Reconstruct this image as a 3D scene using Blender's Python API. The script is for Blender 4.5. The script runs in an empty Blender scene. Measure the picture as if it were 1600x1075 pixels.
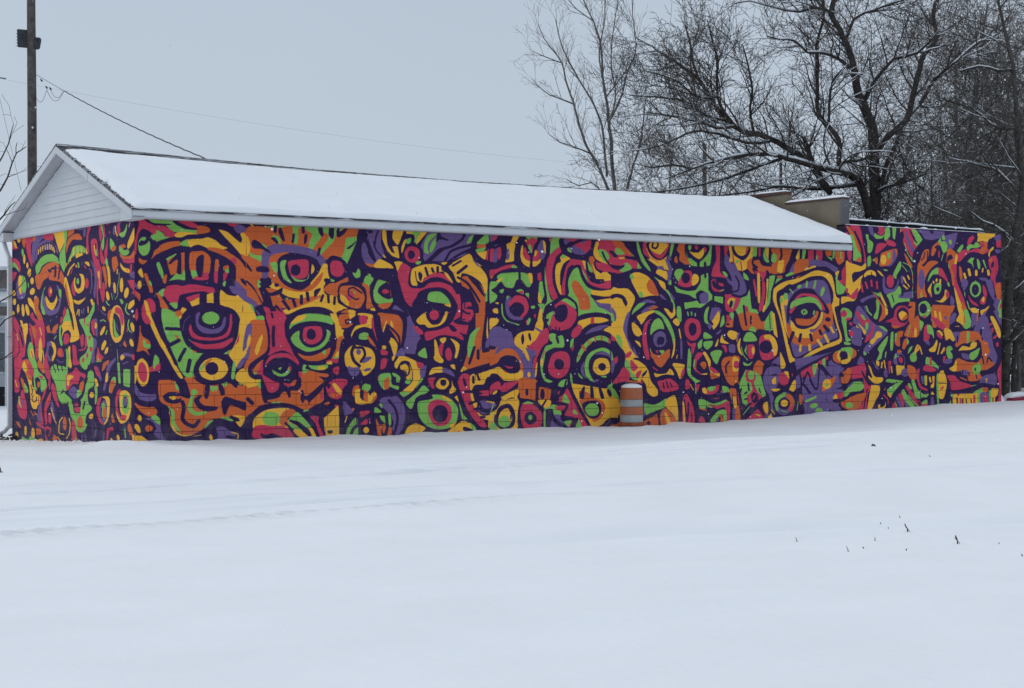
import bpy, bmesh, math, random
import numpy as np
from mathutils import Vector, Matrix, noise

# ---------------------------------------------------------------- camera, sky, light, exposure
scene = bpy.context.scene
COL = scene.collection
FPX, EYE, HORIZON = 2546.0, 1.73, 540.0          # focal length in 1600-px units, eye height, horizon row
cam_data = bpy.data.cameras.new('camera')
cam_data.sensor_width = 36.0
cam_data.lens = 36.0 * FPX / 1600.0
cam_data.shift_y = (HORIZON - 537.5) / 1600.0
cam_data.clip_start = 0.5
cam_data.clip_end = 3000.0
cam = bpy.data.objects.new('camera', cam_data)
cam.location = (0, 0, EYE)
cam.rotation_euler = (math.radians(90), 0, 0)
COL.objects.link(cam)
scene.camera = cam

SUN_EL, SUN_AZ = math.radians(42), math.radians(-62)      # azimuth from +Y, negative to the left
world = bpy.data.worlds.new('World')
scene.world = world
world.use_nodes = True
wn, wl = world.node_tree.nodes, world.node_tree.links
wn.clear()
w_out = wn.new('ShaderNodeOutputWorld')
w_bg = wn.new('ShaderNodeBackground')
w_sky = wn.new('ShaderNodeTexSky')
w_sky.sky_type = 'NISHITA'
w_sky.sun_disc = False
w_sky.sun_elevation = SUN_EL
w_sky.sun_rotation = SUN_AZ
w_sky.air_density = 1.0
w_sky.dust_density = 3.0
# an overcast deck: brighter towards the zenith, blue grey near the horizon
w_tc = wn.new('ShaderNodeTexCoord')
w_sep = wn.new('ShaderNodeSeparateXYZ')
w_ramp = wn.new('ShaderNodeValToRGB')
w_ramp.color_ramp.elements[0].position = 0.0
w_ramp.color_ramp.elements[0].color = (5.25, 6.05, 7.0, 1)
w_ramp.color_ramp.elements[1].position = 1.0
w_ramp.color_ramp.elements[1].color = (7.4, 8.2, 9.3, 1)
e = w_ramp.color_ramp.elements.new(0.22)
e.color = (4.95, 5.75, 6.75, 1)
w_noise = wn.new('ShaderNodeTexNoise')
w_noise.inputs['Scale'].default_value = 2.2
w_noise.inputs['Detail'].default_value = 3
w_mul = wn.new('ShaderNodeMapRange')
w_mul.inputs['To Min'].default_value = 0.96
w_mul.inputs['To Max'].default_value = 1.04
w_vm = wn.new('ShaderNodeVectorMath')
w_vm.operation = 'SCALE'
w_mix = wn.new('ShaderNodeMix')
w_mix.data_type = 'RGBA'
w_mix.inputs['Factor'].default_value = 0.94
wl.new(w_tc.outputs['Generated'], w_sep.inputs[0])
wl.new(w_sep.outputs['Z'], w_ramp.inputs[0])
wl.new(w_tc.outputs['Generated'], w_noise.inputs['Vector'])
wl.new(w_noise.outputs[0], w_mul.inputs['Value'])
wl.new(w_ramp.outputs[0], w_vm.inputs[0])
wl.new(w_mul.outputs[0], w_vm.inputs['Scale'])
wl.new(w_sky.outputs[0], w_mix.inputs[6])
wl.new(w_vm.outputs[0], w_mix.inputs[7])
wl.new(w_mix.outputs[2], w_bg.inputs['Color'])
w_bg.inputs['Strength'].default_value = 0.1
wl.new(w_bg.outputs[0], w_out.inputs['Surface'])

sun_data = bpy.data.lights.new('sun', 'SUN')
sun_data.energy = 0.55
sun_data.angle = math.radians(18)
sun_data.color = (1.0, 0.97, 0.93)
sun = bpy.data.objects.new('sun', sun_data)
sun.rotation_euler = (math.pi / 2 - SUN_EL, 0, -SUN_AZ + math.pi)
COL.objects.link(sun)

scene.view_settings.view_transform = 'Standard'
scene.view_settings.look = 'None'
scene.view_settings.gamma = 1.0
scene.view_settings.exposure = 0.0
scene.view_settings.use_curve_mapping = False
scene.cycles.max_bounces = 6
scene.cycles.diffuse_bounces = 4

# ---------------------------------------------------------------- helpers
rng = random.Random(7)

def at(px, py, Y):
    """a point seen at that place of the photograph, Y metres away"""
    return Vector(((px - 800.0) / FPX * Y, Y, EYE - (py - HORIZON) / FPX * Y))

def tag(o, label=None, cat=None, group=None, kind=None):
    if label: o['label'] = label
    if cat: o['category'] = cat
    if group: o['group'] = group
    if kind: o['kind'] = kind
    return o

def empty(name, loc=(0, 0, 0), rz=0.0):
    o = bpy.data.objects.new(name, None)
    o.location = loc
    o.rotation_euler = (0, 0, rz)
    o.empty_display_size = 0.3
    COL.objects.link(o)
    return o

def link(name, me, mat=None, parent=None):
    o = bpy.data.objects.new(name, me)
    if mat and not me.materials: me.materials.append(mat)
    if parent: o.parent = parent
    COL.objects.link(o)
    return o

def smooth(me):
    me.polygons.foreach_set('use_smooth', [True] * len(me.polygons))

class MB:
    """collects simple solids into one mesh"""
    def __init__(s): s.v, s.f = [], []
    def add(s, vs, fs):
        n = len(s.v)
        s.v += [tuple(v) for v in vs]
        s.f += [tuple(i + n for i in f) for f in fs]
    def box(s, a, b):
        (x0, y0, z0), (x1, y1, z1) = a, b
        s.add([(x0,y0,z0),(x1,y0,z0),(x1,y1,z0),(x0,y1,z0),(x0,y0,z1),(x1,y0,z1),(x1,y1,z1),(x0,y1,z1)],
              [(0,3,2,1),(4,5,6,7),(0,1,5,4),(1,2,6,5),(2,3,7,6),(3,0,4,7)])
    def hexa(s, p):                       # 4 bottom + 4 top corners
        s.add(p, [(0,3,2,1),(4,5,6,7),(0,1,5,4),(1,2,6,5),(2,3,7,6),(3,0,4,7)])
    def prism(s, poly, off):              # polygon extruded by a vector
        n = len(poly); off = Vector(off)
        a = [Vector(p) for p in poly]
        s.add(a + [p + off for p in a], [tuple(range(n))[::-1], tuple(range(n, 2*n))] +
              [(i, (i+1) % n, n + (i+1) % n, n + i) for i in range(n)])
    def tube(s, pts, rad, n=6, cap=True):
        pts = [Vector(p) for p in pts]
        if not hasattr(rad, '__len__'): rad = [rad] * len(pts)
        base = len(s.v)
        ref = None
        for i, p in enumerate(pts):
            d = (pts[min(i+1, len(pts)-1)] - pts[max(i-1, 0)])
            if d.length < 1e-9: d = Vector((0, 0, 1))
            d.normalize()
            if ref is None:
                ref = d.orthogonal().normalized()
            ref = (ref - d * ref.dot(d))
            if ref.length < 1e-6: ref = d.orthogonal()
            ref.normalize()
            q = d.cross(ref)
            for k in range(n):
                a = 2 * math.pi * k / n
                c = p + (ref * math.cos(a) + q * math.sin(a)) * rad[i]
                s.v.append((c.x, c.y, c.z))
        for i in range(len(pts) - 1):
            for k in range(n):
                a, b = base + i*n + k, base + i*n + (k+1) % n
                s.f.append((a, b, b + n, a + n))
        if cap:
            s.f.append(tuple(base + k for k in range(n))[::-1])
            s.f.append(tuple(base + (len(pts)-1)*n + k for k in range(n)))
    def lathe(s, prof, n=32, c=(0, 0)):   # (r, z) pairs bottom to top
        base = len(s.v)
        for r, z in prof:
            for k in range(n):
                a = 2*math.pi*k/n
                s.v.append((c[0] + r*math.cos(a), c[1] + r*math.sin(a), z))
        for i in range(len(prof)-1):
            for k in range(n):
                a, b = base+i*n+k, base+i*n+(k+1) % n
                s.f.append((a, b, b+n, a+n))
        s.f.append(tuple(base + k for k in range(n))[::-1])
        s.f.append(tuple(base + (len(prof)-1)*n + k for k in range(n)))
    def mesh(s, name):
        me = bpy.data.meshes.new(name)
        me.from_pydata(s.v, [], s.f)
        return me
    def build(s, name, mat, parent=None, sm=False):
        me = s.mesh(name)
        if sm: smooth(me)
        return link(name, me, mat, parent)

def mat(name, color, rough=0.8, spec=0.3, var=0.0, scale=5.0, bump=0.0, bscale=40.0, metal=0.0, second=None, detail=5):
    m = bpy.data.materials.new(name)
    m.use_nodes = True
    nt = m.node_tree; N, L = nt.nodes, nt.links
    b = N['Principled BSDF']
    b.inputs['Roughness'].default_value = rough
    b.inputs['Specular IOR Level'].default_value = spec
    b.inputs['Metallic'].default_value = metal
    c = (*color, 1)
    b.inputs['Base Color'].default_value = c
    tc = N.new('ShaderNodeTexCoord')
    if var or second:
        n = N.new('ShaderNodeTexNoise')
        n.inputs['Scale'].default_value = scale
        n.inputs['Detail'].default_value = detail
        L.new(tc.outputs['Object'], n.inputs['Vector'])
        r = N.new('ShaderNodeValToRGB')
        r.color_ramp.elements[0].position = 0.35
        r.color_ramp.elements[1].position = 0.65
        r.color_ramp.elements[0].color = (*[x*(1-var) for x in color], 1)
        r.color_ramp.elements[1].color = (*(second or [min(1, x*(1+var)) for x in color]), 1)
        L.new(n.outputs[0], r.inputs[0])
        L.new(r.outputs[0], b.inputs['Base Color'])
    if bump:
        n2 = N.new('ShaderNodeTexNoise')
        n2.inputs['Scale'].default_value = bscale
        n2.inputs['Detail'].default_value = 6
        L.new(tc.outputs['Object'], n2.inputs['Vector'])
        bp = N.new('ShaderNodeBump')
        bp.inputs['Strength'].default_value = bump
        bp.inputs['Distance'].default_value = 0.02
        L.new(n2.outputs[0], bp.inputs['Height'])
        L.new(bp.outputs[0], b.inputs['Normal'])
    return m

M = {}
M['snow'] = mat('snow', (0.86, 0.872, 0.893), 0.8, 0.15, 0.02, 0.8, 0.55, 9.0)
M['roof_snow'] = mat('roof_snow', (0.86, 0.88, 0.905), 0.75, 0.2, 0.015, 1.5, 0.15, 9.0)
M['branch_snow'] = mat('branch_snow', (0.74, 0.77, 0.81), 0.8, 0.1)
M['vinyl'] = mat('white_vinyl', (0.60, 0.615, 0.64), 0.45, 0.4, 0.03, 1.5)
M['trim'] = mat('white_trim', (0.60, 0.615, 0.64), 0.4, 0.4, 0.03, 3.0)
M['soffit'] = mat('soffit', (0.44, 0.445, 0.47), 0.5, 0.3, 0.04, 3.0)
M['shingle_plain'] = mat('shingle', (0.045, 0.043, 0.045), 0.9, 0.2, 0.3, 30.0, 0.6, 120, second=(0.16, 0.16, 0.165))
M['block_core'] = mat('mortar', (0.05, 0.042, 0.06), 0.95, 0.1)
M['beige'] = mat('beige_paint', (0.19, 0.16, 0.118), 0.85, 0.2, 0.12, 1.6, 0.3, 30)
M['beige_dark'] = mat('grey_render', (0.125, 0.12, 0.125), 0.85, 0.2, 0.15, 2.0, 0.3, 30)
M['coping'] = mat('coping', (0.06, 0.05, 0.045), 0.7, 0.3, 0.3, 5, second=(0.12, 0.045, 0.04))
M['tar'] = mat('roof_tar', (0.014, 0.014, 0.018), 0.8, 0.2, 0.3, 4)
M['bark'] = mat('oak_bark', (0.058, 0.052, 0.050), 0.95, 0.1, 0.3, 14, 0.8, 30)
M['bark_twig'] = mat('twig_bark', (0.078, 0.068, 0.062), 0.95, 0.1, 0.25, 3)
M['bark_pale'] = mat('pale_bark', (0.16, 0.148, 0.142), 0.95, 0.1, 0.25, 8)
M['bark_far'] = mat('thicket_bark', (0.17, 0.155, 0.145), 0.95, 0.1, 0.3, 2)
M['pole'] = mat('weathered_pole', (0.095, 0.085, 0.078), 0.9, 0.1, 0.3, 6, 0.5, 25)
M['dark_metal'] = mat('dark_metal', (0.035, 0.037, 0.045), 0.5, 0.4, 0.2, 6)
M['cable'] = mat('cable', (0.05, 0.05, 0.055), 0.7, 0.3)
M['cable_sky_tone'] = mat('sky_toned_cable', (0.45, 0.49, 0.54), 0.7, 0.2)  # distance fading painted in: wire colour pulled close to the sky
M['ceramic'] = mat('ceramic', (0.6, 0.6, 0.6), 0.3, 0.5)
M['orange'] = mat('barrel_orange', (0.52, 0.13, 0.035), 0.5, 0.4, 0.1, 6, second=(0.36, 0.12, 0.06))
M['reflective'] = mat('barrel_white', (0.33, 0.345, 0.35), 0.4, 0.4, 0.1, 9)
M['rubber'] = mat('barrel_base', (0.30, 0.08, 0.035), 0.8, 0.2, 0.2, 8)
M['red_paint'] = mat('red_paint', (0.24, 0.018, 0.045), 0.7, 0.3, 0.3, 8, 0.4, 30)
M['weed'] = mat('dead_weed', (0.06, 0.048, 0.038), 0.9, 0.1)
M['house'] = mat('house_siding', (0.50, 0.53, 0.57), 0.7, 0.2, 0.04, 2)
M['house_brown'] = mat('porch_wood', (0.14, 0.12, 0.115), 0.8, 0.2, 0.2, 3)
M['house_dark'] = mat('dark_void', (0.015, 0.015, 0.02), 0.7, 0.2)
M['glass'] = mat('window_glass', (0.10, 0.12, 0.14), 0.15, 0.6)
M['wood_far'] = mat('far_building', (0.20, 0.19, 0.19), 0.9, 0.1, 0.1, 1)


def streaky(name, dark, light):
    """dark shingles with thin wind-blown lines of snow caught on the courses"""
    m = mat(name, dark, 0.9, 0.2)
    N, L = m.node_tree.nodes, m.node_tree.links
    b = N['Principled BSDF']
    tc = N.new('ShaderNodeTexCoord'); mp = N.new('ShaderNodeMapping')
    mp.inputs['Scale'].default_value = (1.6, 24, 24)
    n = N.new('ShaderNodeTexNoise'); n.inputs['Scale'].default_value = 1.0; n.inputs['Detail'].default_value = 5; n.inputs['Roughness'].default_value = .7
    r = N.new('ShaderNodeValToRGB')
    r.color_ramp.elements[0].position = 0.50; r.color_ramp.elements[0].color = (*dark, 1)
    r.color_ramp.elements[1].position = 0.60; r.color_ramp.elements[1].color = (*light, 1)
    L.new(tc.outputs['Object'], mp.inputs[0]); L.new(mp.outputs[0], n.inputs['Vector'])
    L.new(n.outputs[0], r.inputs[0]); L.new(r.outputs[0], b.inputs['Base Color'])
    return m
M['shingle'] = streaky('shingle', (0.05, 0.048, 0.052), (0.55, 0.57, 0.60))

# ---------------------------------------------------------------- the mural, mark by mark, in centimetres on its wall
MURAL_SIDE = """\
kR 3,398 15,398 26,390 38,383 40,371 34,369 24,376 12,378 6,369 3,351 2,335 -5,326 -4,335 1,364 7,387
R 38,385 54,385 66,379 74,372 73,367 64,365 56,367 51,374 40,377
kG 20,400 64,400 71,392 83,385 100,381 116,380 116,375 100,373 86,375 76,375 73,375 64,380 57,386 38,388 26,393
G 39,377 50,373 56,366 64,365 43,358 38,356 32,360 28,367 38,371
kR 73,400 96,401 108,394 120,387 116,382 105,383 93,388 81,393
O 116,387 130,388 140,384 140,378 127,374 116,375
Y 73,370 79,375 96,376 115,374 120,373 98,370 86,366 76,366
P 40,356 52,360 86,366 98,371 122,373 140,375 150,378 155,371 137,368 125,365 105,365 91,362 59,357 47,352 43,347 39,351
P 16,398 24,393 38,389 64,389 64,387 47,386 28,388 20,392
kP 63,400 74,400 83,392 105,384 118,383 111,380 93,381 76,388
O 47,351 62,357 83,359 83,351 69,347 52,340 38,333 26,322 16,316 8,318 7,327 24,322 32,331 35,340 43,346
kR 170,400 195,400 197,394 190,388 180,390 172,395
V 187,387 197,394 215,386 205,379 195,378
kY 209,400 215,400 225,394 221,390 215,394
kO 206,379 225,392 225,335 219,344 214,365
Y 158,383 175,379 187,370 200,361 204,367 200,376 206,379 215,370 220,351 215,337 205,335 197,343 182,358 165,374
G 216,340 225,343 225,331 218,336
G 83,353 88,359 99,363 102,351 88,351
Y 99,362 125,365 137,368 152,363 162,355 175,350 165,347 147,350 135,349 120,354 110,352 102,349
O 135,349 150,350 167,347 178,343 192,335 200,331 225,337 225,302 225,276 225,260 210,268 197,280 191,292 192,313 185,324 170,334 155,339 142,342
kO 197,341 225,330 225,264 207,278 192,297 192,325
R 193,325 190,321 185,320 181,322 180,327 183,332 188,333 192,330
P 172,355 187,350 200,339 204,332 213,323 225,310 221,308 210,316 200,328 187,337 175,344 180,347
G 28,345 23,334 14,331 7,338 5,351 10,362 19,364 26,357
P 6,352 11,358 16,357 20,361 19,369 9,370 12,378 21,377 28,371 28,364 24,356 19,351 9,348
P 19,331 26,338 28,351 32,358 38,359 38,352 33,338 26,327 16,323 7,328 3,337 5,348 7,335 15,330
P 16,316 40,332 57,341 71,348 83,350 100,347 120,352 135,346 155,340 175,331 187,322 192,306 188,280 175,280 150,284 100,282 52,277 32,266 28,284 22,299
G 39,317 45,320 52,302 52,289 45,300
O 51,293 59,300 57,284 52,284
kG 57,327 76,337 76,333 63,321
kO 59,323 81,337 92,339 92,306 86,301 76,301 66,298
G 66,291 76,301 86,300 92,308 93,290 81,291 63,288
P 63,321 75,334 83,339 86,333 86,303 83,300 77,303 79,326 64,317
p4 54,316 58,305 64,292
O 102,338 115,342 130,342 142,330 140,305 135,302 125,304 103,306
G 104,307 115,306 118,297 108,292
R 108,293 120,299 135,305 138,300 137,292 120,290
P 115,329 124,336 129,334 128,313 125,297 118,297 114,311
O 151,327 158,327 156,305 150,305
R 149,305 156,306 155,286 149,289
O 167,316 175,319 178,315 168,308
G 170,309 178,314 180,306 172,304
R 167,304 175,305 173,296 167,289
G 166,287 172,290 170,280 166,282
P 178,315 190,315 188,282 175,282 172,291 178,301
P 147,282 165,280 187,271 190,264 185,261 172,268 157,273
O 16,299 22,299 26,287 32,275 32,265 22,270 16,283
G 25,287 28,287 31,279 26,280
P 14,313 16,297 28,263 16,265 12,283 12,306
O 32,263 43,266 50,257 62,239 52,237 45,243 38,257
G 43,268 54,274 52,260 47,261
R 52,266 59,278 76,281 88,279 100,282 115,282 135,279 148,277 150,270 145,267 125,270 100,267 83,262 79,248 66,249 56,257
G 63,248 79,249 79,241 73,238 65,242
p5 54,257 62,245 73,236 81,239 83,253 96,261
P 83,261 100,267 122,270 135,268 135,249 122,249 105,242 93,242 86,248
R 96,259 118,266 121,264 120,258 110,256 102,251 98,253
kY 102,251 120,259 120,244 107,242
kY 135,265 147,268 148,248 135,249
Y 161,273 175,265 190,263 197,265 215,253 225,241 225,208 215,196 202,185 197,175 190,180 197,196 200,220 190,236 175,243 161,246
p1 205,245 205,235
V 178,280 190,280 197,273 210,262 225,253 225,247 207,255 195,265 185,268
V 190,292 202,282 225,260 225,248 200,264 190,280
kP 200,294 206,295 225,279 225,273 205,286
G 219,248 225,246 225,239
P 81,219 91,232 108,243 135,250 160,247 182,238 197,224 199,203 192,182 175,167 96,167 83,194
O 71,232 86,237 88,242 96,237 89,230 86,221 81,224
Y 87,240 96,238 89,230 85,234
Y 80,224 86,226 83,219
G 49,237 62,237 76,230 82,216 82,198 86,184 96,171 96,167 57,167 57,187 52,200 49,218
p6 58,204 69,200 81,200
O 73,191 79,189 86,179 82,179
p8 60,175 71,178 81,181
P 35,266 45,252 47,230 52,196 57,175 59,167 50,173 40,196 38,225 32,248 16,261
R 37,229 30,215 20,212 13,222 12,239 19,253 29,256 37,246
Y 16,252 22,249 27,234 35,211 50,187 58,167 50,167 40,184 28,209 21,229
V -5,290 0,283 7,274 3,272 -4,281
v1 89,200 92,216 102,226
V 113,226 119,233 122,231 118,217 125,208 145,202 162,208 168,224 172,222 170,208 160,197 145,194 127,196 115,207
G 159,221 152,213 139,211 128,216 126,225 133,232 146,234 156,229
R 100,203 104,211 108,198 122,189 150,187 170,194 178,208 180,229 184,227 183,206 175,189 150,182 120,183 105,189
R 105,181 130,175 162,178 183,187 185,182 172,171 160,167 125,167 110,175
g1 100,184 105,180
r2 197,194 192,175
V 213,208 219,214 224,213 223,194 213,167 207,167 211,194
O 223,218 225,219 225,194 223,203
y2 219,189 216,171
Y 5,303 11,309 15,297 14,292 9,295
P 1,315 7,315 16,310 16,313
Y 12,278 10,274 7,272 5,276 4,281 6,286 9,287 11,284
P 9,270 13,263 9,252 7,265
kR -11,287 -5,286 0,270 7,265 8,252 -5,265
O 2,265 9,263 8,250
R 6,225 4,218 2,216 0,221 0,229 1,236 3,238 5,233
o2 9,207 9,182
O 5,175 9,198 14,189 27,180 26,167 5,167
G 14,180 20,175 28,175 27,167 16,170
O 9,205 12,187 24,181 27,175 20,170 27,155 16,164 3,162 6,177 8,184
G 14,183 19,182 20,176 28,175 27,168 16,170
V -19,161 -8,161 -1,152 -2,148 -12,154 -19,154
G 33,144 37,157 45,146 37,128 33,130
R 24,132 32,137 35,129 38,137 46,142 47,132 43,128 32,127 25,124
Y 26,122 22,106 13,101 5,111 1,130 5,146 14,150 23,140
Y -4,108 -2,135 2,137 1,124 3,117 -1,103
R 22,123 20,111 15,108 8,115 5,128 7,140 13,144 19,137
V -2,107 2,103 9,91 24,87 38,86 38,78 26,74 9,78 0,90
O -1,73 9,67 24,64 35,64 41,56 37,49 24,48 12,55 2,65
Y 12,44 11,40 8,39 5,41 4,45 5,49 8,51 11,48
V 19,44 33,45 44,37 49,23 52,10 64,0 52,3 38,12 34,19 39,26 33,37
G 29,46 38,50 47,41 47,32 38,37
O 18,28 24,33 32,29 31,23 22,21
Y 9,27 10,21 8,18 4,21 0,27 -1,33 2,35 6,33
kO -13,35 -8,34 1,18 -5,7 -12,27
kY -7,15 12,14 29,0 -1,0 -7,7
O 43,110 54,112 71,110 86,93 100,81 130,83 130,102 110,116 100,113 93,116 125,118 190,101 225,97 225,51 210,42 190,45 160,41 140,38 125,21 110,15 96,13 81,18 69,41 64,62 47,73 43,89
kO 88,114 108,116 115,109 130,102 190,98 225,98 225,53 207,44 125,42 100,70 96,102
Y 63,59 69,34 81,17 96,13 115,14 125,12 110,9 88,11 74,18 64,34
G 60,65 68,61 73,55 74,36 85,19 76,23 68,36 66,55
P 52,84 62,90 76,90 85,84 85,73 74,69 59,72 53,78
Y 63,82 75,83 76,78 70,76 64,79
O 75,83 86,82 83,78 76,78
G 73,110 79,105 83,93 76,95
P 71,116 88,116 96,107 103,84 100,78 83,84 81,98
G 105,93 113,94 118,88 110,81 107,61 115,54 135,54 130,49 115,47 103,52 98,63 103,79 105,86
p7 88,72 91,61 88,43 96,33 110,28 119,37
P 110,77 122,84 125,81 120,74 130,65 155,62 152,56 135,54 120,59 113,67
P 163,71 170,80 180,78 195,73 215,68 215,63 209,54 197,59 180,64 172,48 166,50
p3 216,75 225,67
G 140,99 156,98 152,89 150,93 146,89
P 132,102 141,101 137,78 130,80
P 157,101 165,101 170,85 162,83
G 165,105 175,106 172,99 167,98
p5 177,110 192,98
G 196,104 205,104 201,101
p4 182,44 196,37
G 136,35 147,39 145,34 130,23
G 161,42 175,43 187,36 175,35
Y 185,45 192,46 210,42 201,24 191,33 188,34 199,35 195,41
P 110,13 130,23 150,39 165,40 187,33 197,24 210,30 225,49 225,2 130,3 83,-1 64,0 47,26 50,60 64,50 66,25 83,11
V 153,23 165,26 182,17 192,14 190,8 175,10 172,6 187,2 160,0 156,11
y2 183,15 192,13 196,10 195,3
Y 146,6 146,2 143,1 141,3 139,7 140,11 142,13 145,10
y1 110,10 124,12
G 50,230 79,230 83,207 88,189 96,173 115,160 130,158 115,145 110,132 110,118 96,116 83,130 71,157 59,178 54,196
kO 73,230 86,230 83,226 79,224
p6 58,203 83,202
O 73,191 79,190 86,179 82,180
p7 59,179 64,174 81,182
p6 93,166 86,155 82,146
p7 102,146 98,127
O 107,165 115,162 110,160
Y 20,229 29,229 40,200 52,178 64,157 76,137 89,116 83,115 71,132 59,153 47,173 35,198
R 12,229 20,229 29,214 21,210 14,218
P 29,229 45,230 54,198 69,162 80,139 73,139 62,164 47,187 37,209
P 130,159 165,157 182,145 183,124 175,108 150,101 125,104 110,120 110,134 118,148
kG 167,158 182,166 175,157
Y 176,128 165,114 144,110 125,117 120,132 131,146 151,151 170,143
kG 120,132 135,145 131,136 124,127
O 135,145 145,149 140,143 134,132 131,138
P 157,129 152,122 142,120 134,125 132,134 138,141 147,143 155,138
Y 195,189 199,217 207,231 215,215 221,203 225,189 220,166 215,161 202,145 192,133 187,143 177,157 185,168
G 186,142 190,142 191,129 188,112 182,115
Y 191,119 200,129 213,131 225,119 225,98 207,101 192,110
V 213,210 219,215 224,212 223,189 213,171 205,162 207,185
Y 215,187 220,192 221,178 215,164
V 192,131 200,145 215,159 218,166 213,150 202,133
O 219,171 225,185 225,131 215,124 207,133 215,152
kO 224,218 225,218 225,194
p6 225,135 219,128 225,117
kR 192,178 199,196 197,180 187,171
kG 228,402 446,401 441,371 419,326 408,340 397,345 370,334 359,344 338,353 311,354 277,353 272,381 246,390 228,391
kO 213,384 228,391 269,388 274,370 298,344 213,302
kP 213,398 220,400 243,398 246,394 259,397 267,401 264,393 228,391 223,386 213,388
kP 213,398 246,397 246,391 225,390
y3 214,401 225,392
kO 213,386 218,391 238,392 264,390 270,379 265,375 259,364 274,355 243,321 213,341
O 264,390 280,391 303,395 306,383 303,368 316,359 311,354 280,353 281,367 277,374 265,376
O 318,391 327,392 343,384 346,379 340,367 338,355 324,357 315,360 318,373
O 367,386 381,381 378,371 370,361 364,351 359,349 348,353 355,363 364,375
O 424,401 449,400 444,383 430,379 419,377 416,365 413,348 405,338 397,333 375,335 364,341 370,349 391,369 397,381 413,396
G 267,377 274,375 281,365 281,360 272,365 264,374
V 242,317 243,340 251,352 267,360 295,360 324,358 354,351 372,337 377,330 370,320 362,325 356,334 338,341 311,345 280,344 261,338 257,322 257,298 251,296 243,298
Y 213,372 218,365 220,349 216,339 213,338
G 218,343 230,339 242,338 242,328 233,327 223,332
kO 213,337 242,326 243,298 233,288 246,255 236,239 213,264
O 257,298 257,326 264,338 280,344 295,344 274,308 290,285 322,276 343,288 370,310 370,291 343,274 316,266 285,270 264,275
kO 251,279 272,277 290,251 303,240 264,246 254,265
Y 343,290 359,308 370,327 381,323 383,301 375,291 370,281 375,269 397,267 402,253 422,244 402,238 394,234 375,243 354,246 324,242 298,231 290,232 287,239 316,245 343,257 364,267 354,262 330,260 298,263 274,275 264,279 256,284 264,289 282,280 316,273 343,276 362,291 367,308 359,298 348,287
O 367,310 370,309 362,291 346,287 355,298
O 370,279 383,290 397,292 422,303 424,296 402,282 400,267 381,270
O 261,263 285,258 322,261 359,267 370,265 354,259 338,252 324,247 303,240 285,247 264,251
P 274,317 277,334 293,343 316,344 343,338 356,327 359,317 351,303 338,288 316,280 298,282 285,292
G 260,325 274,326 274,306 264,315
G 282,329 293,331 290,318 295,301 304,290 298,290 286,299 280,318
G 302,304 316,296 335,297 340,310 338,298 324,292 311,293
R 297,329 316,333 338,332 338,307 330,299 316,297 302,304 297,318
P 322,311 318,305 310,303 303,307 302,315 306,322 314,324 321,319
Y 346,325 351,319 350,312 344,307
P 371,327 386,342 402,341 416,333 420,324 416,307 409,297 394,295 383,301 379,315 378,330
R 386,330 394,334 408,331 411,324 415,316 408,305 397,303 387,308 384,320
G 242,285 240,280 237,279 234,282 234,287 235,292 238,293 241,290
P 238,286 246,291 256,299 264,292 261,284 251,279 259,270 274,275 285,280 283,270 264,264 257,265 267,232 265,225 260,234 251,267 243,281
P 278,284 276,282 272,281 269,283 268,285 270,288 274,288 277,287
P 382,291 377,290 373,292 371,296 373,299 377,300 382,298 383,294
G 385,299 394,296 391,293 386,294
P 223,363 228,367 238,363 248,357 261,345 259,343 243,350 228,351 223,356
G 241,362 251,357 254,351 246,356
P 261,371 269,373 276,365 274,361 264,368
P 232,316 243,319 257,316 257,308 238,308 232,310
kP 213,325 224,310 221,308 213,316
p6 271,399 270,384
P 277,389 283,390 290,369 286,366 278,379
p5 308,379 306,366
p6 327,397 328,385
P 331,380 336,380 335,367 330,362 329,369
P 360,399 367,399 370,379 364,380 359,389
P 383,399 391,398 393,388 391,375 386,375 381,383
P 398,399 405,399 405,389 423,399 416,387 404,378 398,381
p5 362,355 359,343
P 420,358 433,367 441,373 438,368 427,358 422,356
p6 287,255 298,241
p5 273,245 287,232
p6 307,258 311,247
p6 324,265 324,252
p6 336,271 338,258
P 351,276 363,281 364,278 356,267 351,263
p5 369,267 365,257
p5 380,267 381,255
p5 394,264 393,252
kP 419,326 441,344 441,380 448,400 480,399 480,293 452,293 424,292 422,314
V 462,400 480,399 480,382 469,384 463,389
p3 460,393 473,391
V 452,364 459,370 467,354 480,333 480,325 463,327 453,342
V 464,381 480,384 480,352 471,360
O 459,331 480,325 477,323 466,325
p2 469,377 474,350 480,345
P 433,312 444,321 451,312 446,302 437,302
G 432,312 439,311 444,320 449,315 448,304 438,302
G 462,307 476,303 469,288 456,294
g2 466,311 473,307
kO 452,293 469,287 470,259 480,249 463,242 459,259
P 400,277 405,289 419,293 444,290 459,283 463,264 458,244 438,239 416,246 404,255
O 406,282 422,287 444,285 424,278 424,268 441,261 446,268 435,283 452,273 456,259 449,245 433,244 419,251 411,263 404,270
O 408,285 441,286 456,273 458,259 446,244 430,245 413,253 405,270
Y 406,270 417,265 424,258 423,248 413,253 406,260
R 417,268 424,270 430,261 424,257 420,261
p3 424,281 424,270 438,261 445,262
p3 424,281 435,283 452,273
R 426,275 431,275 435,267 430,268
G 433,276 439,275 438,271
P 419,290 441,289 459,282 458,279 441,285
P 469,274 476,291 480,293 480,249 471,259
G 476,284 480,286 480,259 477,264
kY 469,243 480,246 480,237
P 398,219 402,234 416,243 438,239 444,234 424,202 408,202 400,209
O 402,221 405,234 422,242 424,227 433,224 422,209 408,206 403,214
Y 424,241 438,239 437,232 427,224 423,231
p3 430,217 424,223 417,220 420,214 424,217
P 419,200 446,239 469,242 480,234 480,167 452,167 424,185
R 446,229 463,231 464,213 452,213 446,222
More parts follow.
